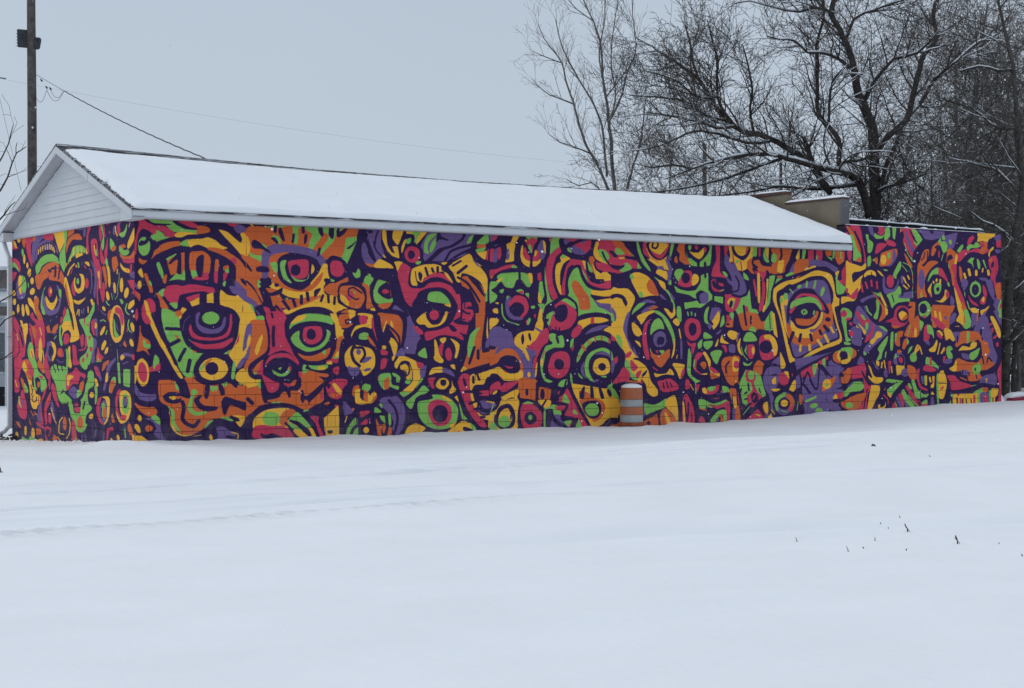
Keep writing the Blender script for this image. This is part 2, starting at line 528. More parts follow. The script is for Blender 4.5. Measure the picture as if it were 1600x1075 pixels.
Y 433,205 441,217 449,215 466,211 470,222 463,229 452,233 469,232 474,222 471,207 458,208 444,202 435,193 431,197
y2 452,233 470,231 473,217 466,209 441,208 434,195
R 426,195 431,201 433,190 427,189
R 474,222 480,225 480,185 474,195
G 446,194 458,199 462,193 460,184 449,185
O 441,190 446,191 449,184 460,184 460,194 480,175 480,171 460,183 444,185
P 408,175 433,184 469,180 477,167 408,167
P 289,194 290,213 303,230 324,241 354,246 381,241 397,231 402,221 397,214 394,185 394,167 298,167
Y 394,214 400,219 405,202 422,200 419,188 402,183 394,197
G 298,202 302,213 316,228 338,233 370,232 391,221 391,213 375,213 348,220 324,216 308,210
Y 306,216 316,227 332,232 335,228 322,221 308,215
G 302,190 320,202 320,185 327,167 311,175
G 375,202 385,197 381,185 367,167 372,183
R 328,202 343,209 364,208 368,192 362,183 348,175 338,178 327,191
P 354,192 350,186 342,184 336,189 335,196 339,202 346,204 352,200
kO 402,185 413,190 416,183 408,173 402,167 397,175
V 213,263 228,255 236,246 233,241 213,253
P 213,288 228,274 238,258 251,234 256,208 256,167 261,167 259,208 251,234 243,251 228,279 213,292
P 213,289 228,275 241,258 251,232 255,194 254,167 260,167 259,197 254,225 243,251 230,274 218,288 213,289
Y 213,250 225,241 232,225 230,213 213,210
G 219,248 225,246 229,234 225,236
G 232,226 246,228 248,219 233,220
V 228,242 236,241 239,227 234,232
P 229,241 243,248 251,232 254,218 246,227
O 220,215 246,220 251,208 254,167 220,167 224,196
V 213,208 220,214 224,206 220,192 213,187
Y 213,167 215,185 219,192 220,180 215,167
Y 243,193 245,188 237,167 230,167 236,182
R 246,244 259,241 267,224 272,237 269,249 280,244 290,232 295,218 290,201 290,190 298,167 260,167 259,208 251,232
P 273,248 287,232 286,231 270,244
P 254,267 260,265 268,234 265,225 261,232
P 264,207 268,208 270,173 267,171 264,187
G 290,261 297,261 295,258
kO 213,96 238,100 248,69 264,67 322,118 381,122 370,98 370,69 332,51 277,69 238,62 213,42
O 316,116 330,125 359,127 383,115 367,103 367,84 370,69 335,53 316,61 298,66 264,69 246,69 241,91 264,76 280,81 298,85 316,89
Y 213,131 220,117 230,114 241,114 234,100 223,97 213,98
kG 234,101 241,111 243,93 238,95
kO 213,175 213,91 213,133 218,138
O 220,218 246,219 254,197 255,175 251,159 236,149 218,138 216,161 223,196
V 213,208 220,214 224,206 220,192 213,189
Y 213,178 218,194 220,189 219,175 213,164
V 213,161 220,175 218,154 213,145
Y 243,193 245,187 237,161 232,155 229,164 236,182
P 246,232 251,232 256,208 260,190 259,171 254,159 238,145 228,138 220,128 225,117 243,114 241,111 228,111 218,117 215,129 220,140 238,152 251,161 255,173 255,197
R 251,232 290,232 290,194 303,168 319,142 316,137 303,156 290,162 272,161 256,154 260,166 263,190
p6 267,207 266,190 267,173
p4 263,232 265,225
O 224,126 233,138 243,146 246,145 238,131 233,121 228,120
R 238,131 243,145 250,131 250,119 241,119 233,121
kG 227,124 232,125 233,120 229,119
P 246,124 246,142 261,156 285,164 301,156 316,137 322,118 324,99 316,89 302,89 302,78 297,76 293,87 282,85 280,78 267,74 254,72 256,68 248,67 243,81 241,102 243,117
R 250,131 251,142 261,154 280,159 301,156 316,138 318,137 295,150 272,149 256,140
P 248,126 254,140 272,151 298,148 312,137 316,123 303,111 282,107 261,112 251,116
g1 272,150 282,150
R 243,119 251,116 267,107 278,104 276,92 267,86 257,87 251,98
R 287,104 301,102 314,110 312,101 303,97 293,97
O 303,104 312,109 310,99 304,98
G 264,128 269,126 282,120 293,125 298,134 303,131 299,122 290,116 277,116 267,121
G 276,130 283,133 283,127 281,127
R 298,133 303,134 303,125 299,128
p3 273,126 282,123 283,129
v1 297,139 302,137
g1 294,110 299,108
P 297,190 290,197 290,218 301,228 330,233 386,229 397,204 394,175 381,149 359,137 330,140 308,156
G 299,203 303,216 324,230 343,233 381,229 391,221 389,212 375,216 348,219 324,216 308,210
Y 301,213 316,228 335,230 327,221 314,216
kY 383,233 402,234 408,205 419,200 416,188 397,188 394,214
G 302,187 311,197 320,200 320,185 330,173 343,169 359,172 372,183 377,195 377,203 385,198 383,187 375,175 362,166 338,161 322,166 308,175
R 327,197 330,206 343,209 364,208 368,192 362,181 348,175 335,177 327,187
P 354,192 350,185 342,184 336,188 335,196 339,203 346,204 352,200
O 316,159 330,154 348,154 367,161 381,168 385,169 383,159 375,149 359,144 338,144 324,150
G 367,161 375,165 374,156 370,157
O 402,188 411,190 414,180 408,168 402,161 394,149 386,146 397,168 398,181
Y 394,154 402,163 405,149 397,149
P 413,200 446,234 469,234 480,210 480,173 424,180 416,185
kP 397,234 413,202 424,205 441,234
O 402,219 405,231 433,234 427,219 433,214 422,207 408,207
p3 430,217 424,222 417,220 420,214 424,216
Y 424,234 438,234 437,229 427,224
R 446,229 463,231 464,213 452,212 446,219
y3 453,233 470,232 471,220 466,210 444,208 433,195
R 426,197 431,200 433,190 426,188
R 476,225 480,225 480,183 474,195
O 441,189 449,195 460,193 477,173 480,168 460,183
G 448,194 458,198 462,193 459,184 449,185
p5 438,183 444,197 458,204 469,200 476,185 480,178
R 375,144 402,149 402,141 389,139
G 391,151 401,151 398,148 393,148
P 319,140 383,142 397,137 397,125 381,120 359,122 335,130
G 328,137 335,136 332,130 343,126 338,125 328,120 326,128
G 338,136 354,135 378,137 378,130 364,126 346,129
Y 359,133 375,133 372,127 359,128
Y 375,140 386,144 389,138 381,137
R 318,123 324,125 324,116 320,113
R 389,127 397,133 404,132 401,118 394,119
P 360,115 375,113 386,117 397,117 402,108 375,108 367,89 343,68 339,60 338,68 332,72 327,65 322,73 324,89 328,89 330,80 338,80 359,96 371,106
kR 363,82 367,88 369,72 364,71
P 335,49 370,67 397,74 441,78 441,-3 338,1
P 411,185 433,185 480,175 480,116 452,114 413,117 402,137 405,171
Y 412,141 416,161 424,171 438,175 460,175 480,163 480,129 469,119 458,115 449,119 452,129 441,136 424,132 417,127
P 428,174 435,175 438,141 438,132 424,134 420,151 424,161 430,161
P 439,171 452,172 459,163 458,151 449,141 444,139 442,144 451,153 449,163 442,161
V 451,160 449,157 445,156 442,158 441,162 443,164 447,165 450,163
kP 435,151 444,144 453,136 449,133 438,139
V 422,129 424,139 435,134 449,129 448,119 438,113 424,117
V 452,139 455,146 473,152 471,147 463,140
V 472,128 470,125 464,123 459,124 457,126 459,129 465,131 470,131
P 370,89 375,103 397,112 422,110 422,98 413,76 394,67 375,74
R 375,97 381,91 386,98 381,103 397,110 416,109 422,105 419,98 411,90 409,76 397,71 383,76 377,86
Y 389,99 394,102 402,95 409,86 406,80 398,85
O 385,84 394,83 402,80 397,75 387,76
O 371,63 381,67 383,63 377,60
R 394,61 402,60 402,55 395,56
Y 394,54 402,55 402,-2 377,-1 371,28 371,36 383,45
P 390,9 387,7 383,6 379,8 378,11 380,13 385,13 389,12
p1 378,40 378,21
P 367,0 371,33 359,43 343,46 338,41 359,17 364,0
R 342,40 360,40 359,29 371,1 364,0 354,22
v1 348,38 358,38
V 412,66 422,61 433,46 424,42 415,39
V 430,52 437,52 427,42
O 430,52 435,54 434,47
y2 420,38 416,27
G 438,36 439,22 430,15 424,0 417,-1 422,17
G 433,0 435,10 444,17 443,1
g1 442,33 441,22
R 449,47 467,48 469,44 452,36 448,41
R 449,23 463,33 464,23 455,21
r1 469,32 470,25
Y 468,9 465,6 460,5 456,8 455,12 458,16 463,17 467,14
O 431,80 435,95 446,97 446,90 439,88 438,75
Y 438,88 449,90 448,83 453,68 458,68 469,63 452,60 439,63 437,75
O 453,87 464,88 467,68 460,65 455,73
G 453,95 459,100 471,97 471,90 464,84 460,88 453,87
P 456,78 454,72 451,71 448,75 448,82 449,88 453,89 456,85
Y 466,82 469,70 477,82 480,85 480,67 469,61 466,65
P 213,41 223,49 243,62 269,67 298,65 322,56 335,46 338,1 225,4 213,-3
G 260,67 269,69 285,68 274,66
G 327,50 332,53 340,52 332,49
Y 228,39 248,53 274,57 301,55 295,35 316,23 306,18 264,24 227,20
O 290,52 306,55 314,47 312,41 295,38 298,28 290,23 280,28 278,38
G 280,35 272,26 258,25 247,31 244,41 252,50 265,51 277,45
R 227,3 228,23 243,27 264,24 285,24 301,14 308,4 303,0 285,2
P 241,12 251,8 264,11 280,5 286,1 246,2
G 314,49 327,39 343,22 338,17 316,32 298,33 295,33
G 295,30 311,25 327,13 316,13 303,21
p5 302,33 322,23 338,8 343,0
p4 291,29 303,18 316,6 324,1
Y 311,18 327,12 338,2 322,1 308,12
Y 338,19 346,18 355,2 348,0 343,10
p4 306,30 322,23
p5 327,46 348,29 359,2
p7 215,75 224,67
kV 466,400 495,400 494,370 502,348 491,338 480,330 466,332
P 466,394 473,394 477,390 471,388 466,388
P 466,377 470,367 483,338 480,333 466,350
p3 490,398 483,382 481,367
p3 478,372 483,357 494,345
p3 466,362 473,345 483,333
p2 466,357 470,350
Y 498,348 502,347 505,342 500,343
O 466,330 478,328 477,323 466,325
Y 478,327 490,339 502,336 517,329 521,322 502,322 483,322
kY 497,399 505,399 508,368 517,354 525,351 519,364 531,365 535,342 519,346 508,356 497,378
Y 524,398 545,400 541,387 532,368 524,374 519,383
Y 539,362 545,376 551,380 548,370 541,352
kY 551,397 600,399 592,389 574,370 571,375 568,390 551,390
kG 571,398 584,398 580,388 576,386 573,373 568,375 571,388 561,390
G 550,378 560,383 561,376 557,371 550,372
kV 603,398 687,399 684,390 651,371 627,365 609,349 592,338 587,351 583,368
kV 687,398 711,397 699,375 699,365 681,351 645,339 609,339 639,363 669,376 687,390
G 592,376 600,389 615,394 619,391 603,377 599,364 602,353 592,355 590,363
G 603,361 609,377 622,387 618,372 609,357 605,356
P 622,394 628,394 631,388 645,383 646,380 627,382 618,376
p5 684,395 678,383 654,369 627,362 612,350 600,340
p5 702,374 669,366 651,358 639,340
p5 699,365 669,352 645,337
G 690,377 696,389 708,394 705,384 696,377
P 545,360 557,369 574,369 587,361 589,346 580,333 563,328 548,335 539,344
R 546,352 554,364 565,366 578,362 582,351 578,339 565,334 551,339
P 570,348 566,343 560,341 555,345 554,351 557,357 564,358 569,354
P 705,390 717,397 735,398 714,375 711,360 723,344 745,339 760,339 760,328 735,327 717,334 699,357
G 714,379 723,387 735,397 741,397 743,381 734,377 717,375
kO 714,374 735,377 735,368 714,368
G 713,366 735,369 726,360 713,359
Y 714,359 725,360 737,363 734,346 723,350
kR 740,367 755,369 752,341 734,346
P 735,375 745,382 760,383 760,369 745,369 737,371
R 751,388 760,398 760,386 754,386
G 584,336 582,333 577,331 572,332 571,333 573,336 578,338 583,338
Y 524,335 542,335 538,322 531,316 527,327
R 542,333 560,324 557,310 558,293 568,285 589,286 603,296 630,298 654,290 666,275 673,275 676,257 675,232 666,226 657,221 669,247 663,262 651,277 633,287 603,286 580,278 571,263 563,248 548,260 537,290 531,314
P 560,320 586,333 615,334 639,327 657,312 666,287 651,292 627,302 603,301 580,288 565,285 555,293
Y 561,313 565,323 589,331 615,333 630,329 636,320 615,316 592,306 586,296 576,299 576,291 565,290 560,298
R 587,297 597,309 621,317 639,313 651,305 658,292 645,300 627,305 609,305
p5 574,288 592,296 609,304 630,304 651,295 663,287
P 577,313 581,317 587,311 584,299 580,302
p2 571,317 573,303 577,293
p5 594,325 599,311
p5 609,324 612,318
p5 622,327 622,318
Y 636,318 645,315 655,302 657,297 646,305
kP 630,328 634,330 639,320 631,321
Y 630,336 643,338 642,332 633,333
Y 645,329 669,343 696,356 708,342 729,330 741,307 743,289 734,276 723,299 699,313 678,316 675,299 666,300 657,318
p5 642,332 652,315 663,292
p4 654,336 642,329
p4 657,331 676,341
p6 669,317 689,331
V 703,346 720,333 723,330 714,333
kP 720,332 732,332 745,317 741,304 735,317
R 741,325 760,327 760,310 752,304 745,312
kO 748,310 755,312 751,304
O 679,309 691,311 708,303 723,294 732,276 734,258 731,186 726,167 703,167 708,199 718,224 717,252 705,275 696,288 681,298
P 691,312 702,311 720,296 732,273 728,273 714,288 699,303
p5 669,308 690,298 708,278 720,261
R 681,257 699,260 703,252 696,247 705,245 706,237 696,224 687,224 681,242
kO 693,283 696,288 681,300 672,305 681,288
P 658,285 663,292 682,290 696,282 699,268 717,255 717,232 696,199 687,196 690,216 699,237 697,245 684,247 684,262 676,277
R 687,258 699,259 702,252 693,251 687,247
R 685,244 705,243 699,227 682,226 678,229
p4 681,242 690,237 697,237
G 743,291 760,301 760,289 748,286 758,279 760,258 748,262 735,260 735,276
p5 749,289 760,279
P 563,248 571,265 592,281 615,285 639,282 654,267 660,247 651,221 627,205 603,203 571,210
G 602,276 615,279 630,278 645,267 651,255 633,256 600,261
Y 637,254 651,256 652,249 642,251
Y 573,223 589,236 597,238 597,226 609,214 627,218 634,229 639,239 645,239 639,221 624,211 600,209 592,214 580,213
R 640,224 639,231 645,239 649,238 646,229
R 625,231 620,225 612,223 605,227 603,235 608,241 616,243 623,239
R 657,221 675,224 696,222 699,229 690,211 690,196 681,196 682,183 669,188 645,193 627,193 606,191 597,183 594,198 621,202 645,211
P 658,222 675,225 696,218 690,215 669,216
P 646,212 654,214 666,203 663,200 651,203
p4 675,198 682,190
R 568,212 580,206 589,199 586,194 574,198
V 519,242 525,251 539,243 557,228 565,213 571,198 583,188 580,167 547,167 548,210 537,230 527,237
P 522,240 539,228 547,210 544,167 539,167
O 483,237 500,238 519,237 537,228 542,210 541,185 537,167 534,185 514,210 508,185 497,190 494,210
kO 497,210 517,210 534,185 531,167 497,185
Y 537,224 544,215 542,208
Y 495,205 507,217 502,210 498,198
Y 514,222 518,220 522,205 518,206
p4 508,213 522,203 534,190 537,167
Y 471,243 477,245 484,239 483,233 474,237
kP 466,244 483,234 494,217 497,195 517,173 522,167 511,167 491,190 483,222 466,237
Y 466,233 471,233 474,222 469,206 466,205
R 474,227 483,220 488,195 497,180 502,167 488,167 471,202
O 466,189 477,173 483,167 466,167
P 466,205 477,188 488,171 485,167 466,191
P 471,274 480,296 494,309 522,314 527,260 517,245 500,241 483,249
G 477,274 483,292 490,300 508,301 508,297 491,286 487,276 497,267 511,262 519,265 519,256 494,252 481,257
kO 508,301 514,303 514,298 510,292
R 496,277 502,282 511,279 510,274 500,273
O 487,251 517,256 511,246 500,242
o1 515,279 516,267
kP 466,320 522,322 531,285 521,260 514,294 483,301 477,298 466,303
G 466,307 478,301 471,291 466,286
kO 466,286 469,274 474,252 466,248
g3 467,309 471,308
Y 740,237 748,232 760,225 751,217 751,204 738,186 737,212
V 735,167 741,191 760,207 760,170
P 734,258 743,263 760,258 760,225 748,232 743,240
kY 754,248 760,248 760,240
G 696,167 696,191 708,204 722,209 714,199 708,183 702,167
kV 538,235 557,235 565,218 580,203 581,191 571,175 571,156 548,158 545,173 548,210
P 466,234 554,235 548,220 545,171 537,171 517,136 491,126 466,131
kO 483,234 522,235 539,228 544,210 541,178 537,171 534,195 531,173 519,185 500,188 494,220
Y 466,234 473,234 473,217 466,210
kR 473,232 480,227 485,203 493,183 505,173 508,161 500,156 493,161 494,171 480,190 473,210
Y 494,206 505,216 502,208 497,198
Y 512,224 518,221 522,205 517,205 514,215
p4 508,213 522,201 532,190 535,163
p6 480,234 490,220 494,195 508,178 515,163 518,143
Y 508,187 517,183 524,187 522,179 531,173 529,161 521,146 518,161 512,173
R 498,189 507,189 508,180 502,183
Y 505,168 504,165 501,164 498,166 498,170 499,173 502,173 505,171
R 517,161 521,153 519,142
O 466,190 471,185 483,171 483,166 466,178
p6 466,202 477,193 483,178 491,163 500,153
kG 466,198 469,194 466,190
R 495,146 507,147 505,138 497,126 493,126
Y 466,163 476,158 480,146 474,136 466,134
V 466,152 473,151 469,145 466,144
Y 466,126 474,129 481,130 474,121 466,118
V 466,130 473,130 469,126
V 531,153 539,164 545,156 534,148
P 574,173 586,188 615,191 669,191 681,186 675,122 639,135 580,145
R 593,199 621,203 654,214 666,224 693,221 690,199 681,195 682,183 669,188 645,196 627,193 597,182
P 658,221 669,225 696,218 693,214 669,215
P 646,213 654,214 666,205 664,200 654,202
p3 675,198 682,192
kR 699,237 708,237 699,222 693,224
P 574,235 657,236 645,219 624,205 603,202 580,211
Y 573,222 586,234 594,236 597,226 609,214 627,217 639,236 645,236 639,221 624,211 600,208 592,214 580,214
R 625,231 620,225 612,223 605,227 603,235 608,241 616,243 623,239
R 565,212 580,207 589,199 586,194 576,197
G 577,158 592,169 596,160 597,148 580,152
Y 614,183 618,183 622,173 627,155 636,143 630,138 618,142 612,149 615,155
Y 627,186 639,189 642,186 636,177 630,179
R 624,168 630,177 636,176 633,160 633,152 625,158
R 655,154 653,145 646,143 641,148 639,158 642,166 648,169 653,163
Y 651,187 666,181 673,173 670,158 666,148 661,149 664,163 660,176
kO 711,237 735,237 729,191 723,160 760,170 760,137 699,124 681,127 693,163 699,181 711,209
kO 681,130 696,165 726,170 760,165 760,138 699,124
G 691,168 696,188 708,204 723,210 714,199 708,181 708,170 699,149 694,150
P 705,170 711,169 699,137 693,136 696,147
P 714,164 720,164 720,147 717,144 713,149
kP 734,237 741,237 735,194 732,168 760,173 760,164 729,158 726,163 725,178
v2 723,170 722,164
kY 741,237 745,230 760,227 760,217 751,204 738,186 737,212
V 734,176 740,188 748,201 760,209 760,173 738,170
P 748,237 760,238 760,230 751,230
P 752,214 760,217 760,212
Y 675,121 682,131 693,125 690,121
P 681,122 760,141 760,129 699,117
Y 651,134 661,135 663,125 657,127
y2 596,130 599,125
P 525,141 534,151 551,156 594,135 600,125 563,81 539,71 517,86 491,126
Y 524,133 527,147 539,153 557,149 574,141 583,128 583,110 571,91 560,81 542,84 563,101 565,121 557,141 542,143 534,136 529,128
R 573,141 586,139 590,135 586,128 577,129 574,136
V 581,125 589,133 596,133 593,115 586,105 583,110
G 583,108 589,105 577,90 571,88
Y 538,126 538,136 548,139 558,134 563,123 563,108 554,106 550,111 551,123
p3 539,136 548,139 555,134 558,126 554,116 547,113
y1 542,128 547,132 551,127 547,121
G 550,106 563,108 557,98 548,100
G 535,81 542,84 560,81 548,72 542,74
G 550,63 574,81 589,95 602,85 592,78 574,74 564,51 557,51
kG 589,95 603,84 580,75 563,66
p4 542,69 565,81 586,100 594,110
G 487,109 494,118 515,119 517,101 522,96 534,94 531,87 511,94 502,87 494,94
O 500,101 504,109 512,111 512,91 502,89
r2 488,109 488,113
G 519,120 528,118 537,111 534,101 527,104 528,111 521,114
p2 519,116 527,101 534,94
G 466,98 471,94 469,90 466,90
Y 466,82 470,77 476,83 483,82 484,77 474,65 466,65
O 480,76 486,75 477,65 466,64 474,67
V 491,67 500,73 517,74 531,74 545,56 548,36 542,11 531,-1 525,2 519,12 522,24 514,39 497,55
p5 511,67 525,52 531,32 527,12 522,0
G 490,61 497,60 497,52 491,57
G 480,53 484,54 494,47 493,44 480,44
kG 491,38 502,37 504,22 494,30
G 510,40 515,41 517,22 512,17
O 483,33 491,20 502,22 505,15 500,3 494,13 495,-1 488,-1 485,13
O 512,15 518,13 517,1 508,0
r1 466,46 467,43
r2 469,33 469,26
Y 602,115 609,128 627,131 634,129 633,120 618,119
V 634,129 651,125 661,115 660,111 645,117 634,120
R 599,108 617,110 612,100 615,89 609,89 603,98
P 614,99 621,110 636,112 651,105 652,92 642,84 624,85 615,90
Y 618,97 624,106 636,109 646,105 648,96 639,87 627,87 619,91
P 642,98 639,94 634,93 629,96 628,101 631,105 637,106 641,103
Y 654,105 658,94 664,87 663,82 651,77 649,84 655,92
kY 661,70 667,74 672,59
G 609,76 627,76 639,73 657,64 669,48 669,33 663,18 645,9 618,8 594,17 580,33 576,50 578,63 597,66 611,69
Y 630,73 642,72 657,61 645,63
R 599,50 603,60 618,67 636,64 651,54 655,39 651,24 639,15 621,14 609,22 602,35
P 645,33 636,23 622,22 612,30 610,44 619,54 633,55 644,47
Y 651,16 666,21 657,11 651,10
p2 567,51 565,28 580,15
Y 547,0 554,14 571,21 586,16 594,10 580,0 571,4 560,-1
G 672,59 681,48 699,27 681,25 676,36
P 669,74 678,69 687,53 708,27 729,9 748,0 717,-4 693,25 681,38
R 669,102 681,117 696,114 699,101 697,84 703,58 714,40 729,24 738,10 723,10 705,27 690,48 678,74
P 681,107 685,107 690,94 687,90 682,97
Y 639,-1 645,3 666,16 681,23 699,17 711,7 699,2 669,0
G 696,20 711,9 711,-1 696,-1 702,7
P 682,11 690,10 705,4 696,1 682,4
R 663,0 675,3 684,-2 663,-3
p3 687,24 699,25
kY 708,114 760,127 760,114 738,109 729,93 717,94 699,101
P 705,86 714,94 735,96 745,111 760,114 760,101 748,85 720,78
P 699,109 706,106 706,99 702,96
p5 708,114 708,101
p4 714,117 720,104
R 714,81 729,83 745,85 760,99 760,83 751,72 717,73 729,77
P 708,94 720,83 717,63 708,73
kY 699,78 703,73 703,63 714,60 714,50 705,53
V 723,63 754,60 760,47 732,46 717,42 720,55
Y 734,61 751,61 757,56 745,58
p6 687,81 705,81
p5 696,57 714,62
p5 708,46 723,46
p4 720,58 729,45 760,41
V 715,44 729,39 738,35 726,36
Y 714,41 729,32 748,34 760,39 751,24 735,24 723,29
p5 723,29 732,29
P 743,16 741,13 737,13 735,15 734,18 736,21 739,22 742,20
G 743,19 760,21 760,3 751,2
g2 749,24 760,31
P 745,398 801,398 804,153 745,154
V 745,397 755,396 754,384 745,382
R 752,392 763,396 762,389 752,383
kR 745,366 755,368 754,342 745,342
V 754,359 760,369 765,367 762,342 752,342
R 764,369 771,371 773,357 768,346 764,351
v2 756,374 763,376
kY 802,397 818,397 807,381 804,345 782,341 788,360 785,378 796,383
V 785,362 790,370 793,357 790,347 785,347
kG 823,397 864,398 861,388 851,377 835,393 823,392
P 804,345 805,368 815,392 829,398 890,397 895,384 891,360 880,339 861,328 829,327 813,332
Y 829,385 835,390 835,380
kG 831,395 864,398 853,381
R 832,381 845,393 854,393 862,388 853,378 848,359 842,361
G 837,369 843,381 848,370 846,360
Y 819,358 822,374 826,377 827,358 845,348 846,333 832,336 823,344
R 825,361 829,374 834,369 838,359 845,358 845,346 832,349
R 850,346 851,357 854,359 864,370 869,362 867,352 859,346
Y 850,335 850,345 861,346 870,352 869,344 859,336
Y 854,357 856,370 861,365 858,357
V 861,370 870,391 880,378 882,360 874,349 869,354 869,365
Y 875,389 882,384 883,365 880,363
P 824,384 832,385 845,362 853,370 866,394 872,393 858,370 848,354 850,332 842,331 843,354
kR 892,397 901,396 896,388 891,387
kG 902,396 917,397 917,377 903,369 893,358 895,387
kY 916,397 921,397 919,392 916,393
R 921,379 922,367 909,356 906,345 900,332 900,313 906,289 913,274 908,266 900,268 890,286 883,310 883,331 887,350 900,366
G 880,336 883,313 888,289 896,268 906,264 887,252 877,239 872,247 883,268 880,299
Y 919,356 927,362 945,354 935,348 926,340 921,322 921,300 922,279 917,282 909,300 906,321 909,340 921,347
R 945,353 975,351 968,345 952,342 939,333 935,319 932,301 932,279 922,276 924,298 929,319 935,338 942,347
G 921,356 927,361 935,358 927,354
p5 922,363 909,348 903,326 903,305 911,284
p4 942,349 929,340 922,324 921,300
P 921,397 1012,396 1014,386 1002,361 982,352 955,353 932,360 922,369
kV 929,396 952,397 935,382 929,385
kR 949,383 992,394 1000,393 998,377 985,365 968,373
V 955,381 980,371 982,363 962,363 949,368 939,376 949,378
G 937,375 942,377 949,366 939,369
kV 972,392 985,393 978,385
p4 935,376 965,389 982,395
kR 932,398 968,396 955,390 942,390
kR 1019,396 1070,397 1070,173 1019,375
Y 1012,391 1020,389 1017,375 1036,354 1053,346 1039,346 1015,353 1005,367
O 1002,361 1009,353 1012,324 1005,326 998,342 993,356
G 1019,375 1036,374 1048,360 1036,349 1025,359 1020,364
kO 1056,395 1070,396 1070,382 1063,387
p4 1029,370 1036,357 1049,344 1070,337
p4 1049,372 1059,366 1070,362
V 1056,348 1070,348 1070,343
kY 975,351 988,349 988,329 1002,313 1025,308 1070,314 1070,331 1025,327 1009,337 1002,345 1012,313 995,321 982,334
kR 975,351 985,328 998,307 1019,302 1070,314 1070,298 1025,292 998,299 978,315 968,336 949,341 962,351
R 1005,349 1029,346 1053,337 1070,336 1053,330 1022,332 1009,340
G 990,349 1002,334 1002,326 993,331
p4 987,349 990,326 1009,312 1031,311
p4 1009,348 1012,335 1025,327
P 1042,329 1070,327 1070,318 1053,321
G 939,279 939,311 949,330 968,341 975,323 992,304 1002,291 998,278 1009,267 1025,254 1053,249 1063,227 1056,227 1032,239 1002,239 968,232 965,253 949,269
kG 975,334 988,315 992,304 982,315
P 932,282 935,311 942,330 959,341 972,340 978,323 995,302 1022,294 1046,293 1070,301 1070,293 1046,289 1022,288 992,294 975,312 965,335 952,330 942,314 939,301 942,282 937,279
O 949,298 955,309 968,304 982,288 998,270 1006,256 1000,250 982,247 970,249 965,269 955,282
kY 1000,290 1025,288 1049,291 1070,295 1070,282 1036,276 1000,280
P 998,280 1019,274 1049,276 1070,283 1070,272 1036,268 1009,269
kY 1009,267 1070,274 1070,200 1056,208 1056,230 1053,249
G 995,275 1012,262 1036,254 1056,244 1065,225 1056,227 1036,238 998,243 998,259
V 1007,268 1025,262 1049,261 1063,249 1066,235 1061,227 1056,238 1036,249 1019,254
P 877,241 883,255 903,266 922,277 942,275 962,261 966,242 962,221 949,200 922,192 896,199 880,213 870,228 880,230
R 904,255 916,263 922,266 935,262 955,250 962,240 959,226 945,210 922,204 903,206 893,215 896,234 906,244 909,250
P 906,242 913,255 932,258 939,245 935,229 922,221 909,226 904,235
G 922,266 935,271 955,261 960,249 945,256 932,263
G 885,236 903,244 896,228 891,213 885,223
r2 890,213 895,205
p3 908,210 909,201
p3 917,209 917,201
P 870,231 883,228 890,228 888,222 877,223
v1 875,232 880,231
G 745,299 760,302 772,308 776,305 785,295 801,295 807,306 813,321 838,319 848,304 838,293 807,285 776,277 760,263 745,258
kG 763,318 816,322 819,306 804,287 785,291 776,302 763,307
R 745,325 760,327 782,335 804,338 797,331 779,326 760,318 745,312
G 796,331 804,337 812,331
p5 745,304 760,315 779,324 813,327
O 745,311 754,314 749,307
Y 760,303 776,311 769,302
kG 818,320 838,319 848,301 842,292 826,296
Y 838,319 848,320 850,304 845,300
p5 817,322 818,303
R 859,317 870,323 872,307 864,307
kG 866,303 877,305 880,278 870,260 864,262
Y 864,283 870,273 872,260 864,262
p5 875,331 878,299 883,265 867,252
P 851,325 862,317 861,278 861,252 867,252 854,220 851,202 823,194 801,189 791,204 766,212 754,212 766,225 745,230 745,255 757,263 763,274 748,284 757,290 772,302 782,292 801,290 810,306 823,306 835,293 851,294
G 769,285 779,287 776,279 769,280
G 808,284 819,288 827,285 826,277 816,281
R 815,282 826,284 824,277
G 831,279 840,280 840,272 834,274
R 838,271 841,272 840,267
G 845,253 854,255 856,250 848,248
R 853,236 858,237 857,229 853,232
G 837,225 842,230 845,225 840,215 834,217
r2 834,224 835,217
Y 752,246 763,248 765,238 754,239
Y 757,259 766,260 765,256
V 782,253 785,269 791,274 797,269 791,256 794,241 807,233 826,230 823,225 804,225 788,233
G 785,272 791,274 786,266
R 791,259 804,273 816,275 832,270 840,254 837,241 826,230 818,230 829,246 819,259 804,260 793,251
P 829,244 821,235 808,232 797,238 794,249 802,258 815,261 826,255
g3 774,256 776,235 788,222 815,215
v2 791,220 807,216
Y 870,248 874,247 874,228 877,218 875,202 870,184 851,173 835,173 848,160 848,153 835,153 807,173 805,189 826,199 851,202 859,220 866,226
P 829,184 827,177 824,176 822,180 821,188 823,195 826,196 828,192
P 846,190 846,184 844,183 841,186 839,192 839,197 842,199 844,196
Y 745,227 766,226 763,217 751,209 745,204
V 745,204 769,212 782,199 797,196 804,178 816,163 835,153 797,154 763,154 760,160 782,173 745,173
P 769,212 782,207 791,202 804,191 804,181 791,199 779,194 776,207
kO 745,168 763,176 788,177 763,160 760,154 745,154
P 745,172 760,170 754,165 745,165
O 763,154 779,163 804,161 816,153
v3 858,208 870,201
R 874,205 883,207 890,199 887,178 870,157 861,153 851,153 851,160 838,168 854,183
V 832,168 851,165 858,155 848,153
P 919,200 947,205 965,210 959,186 949,173 945,153 867,153 870,168 883,177 903,178
G 891,195 903,198 913,192 916,178 922,176 917,192 924,192 929,170 903,168 880,155 877,160 883,173 900,178 893,184
P 908,194 913,192 917,177 913,178
R 916,160 929,160 939,153 900,153
kG 945,181 952,189 952,173 947,162
R 952,176 959,178 952,160
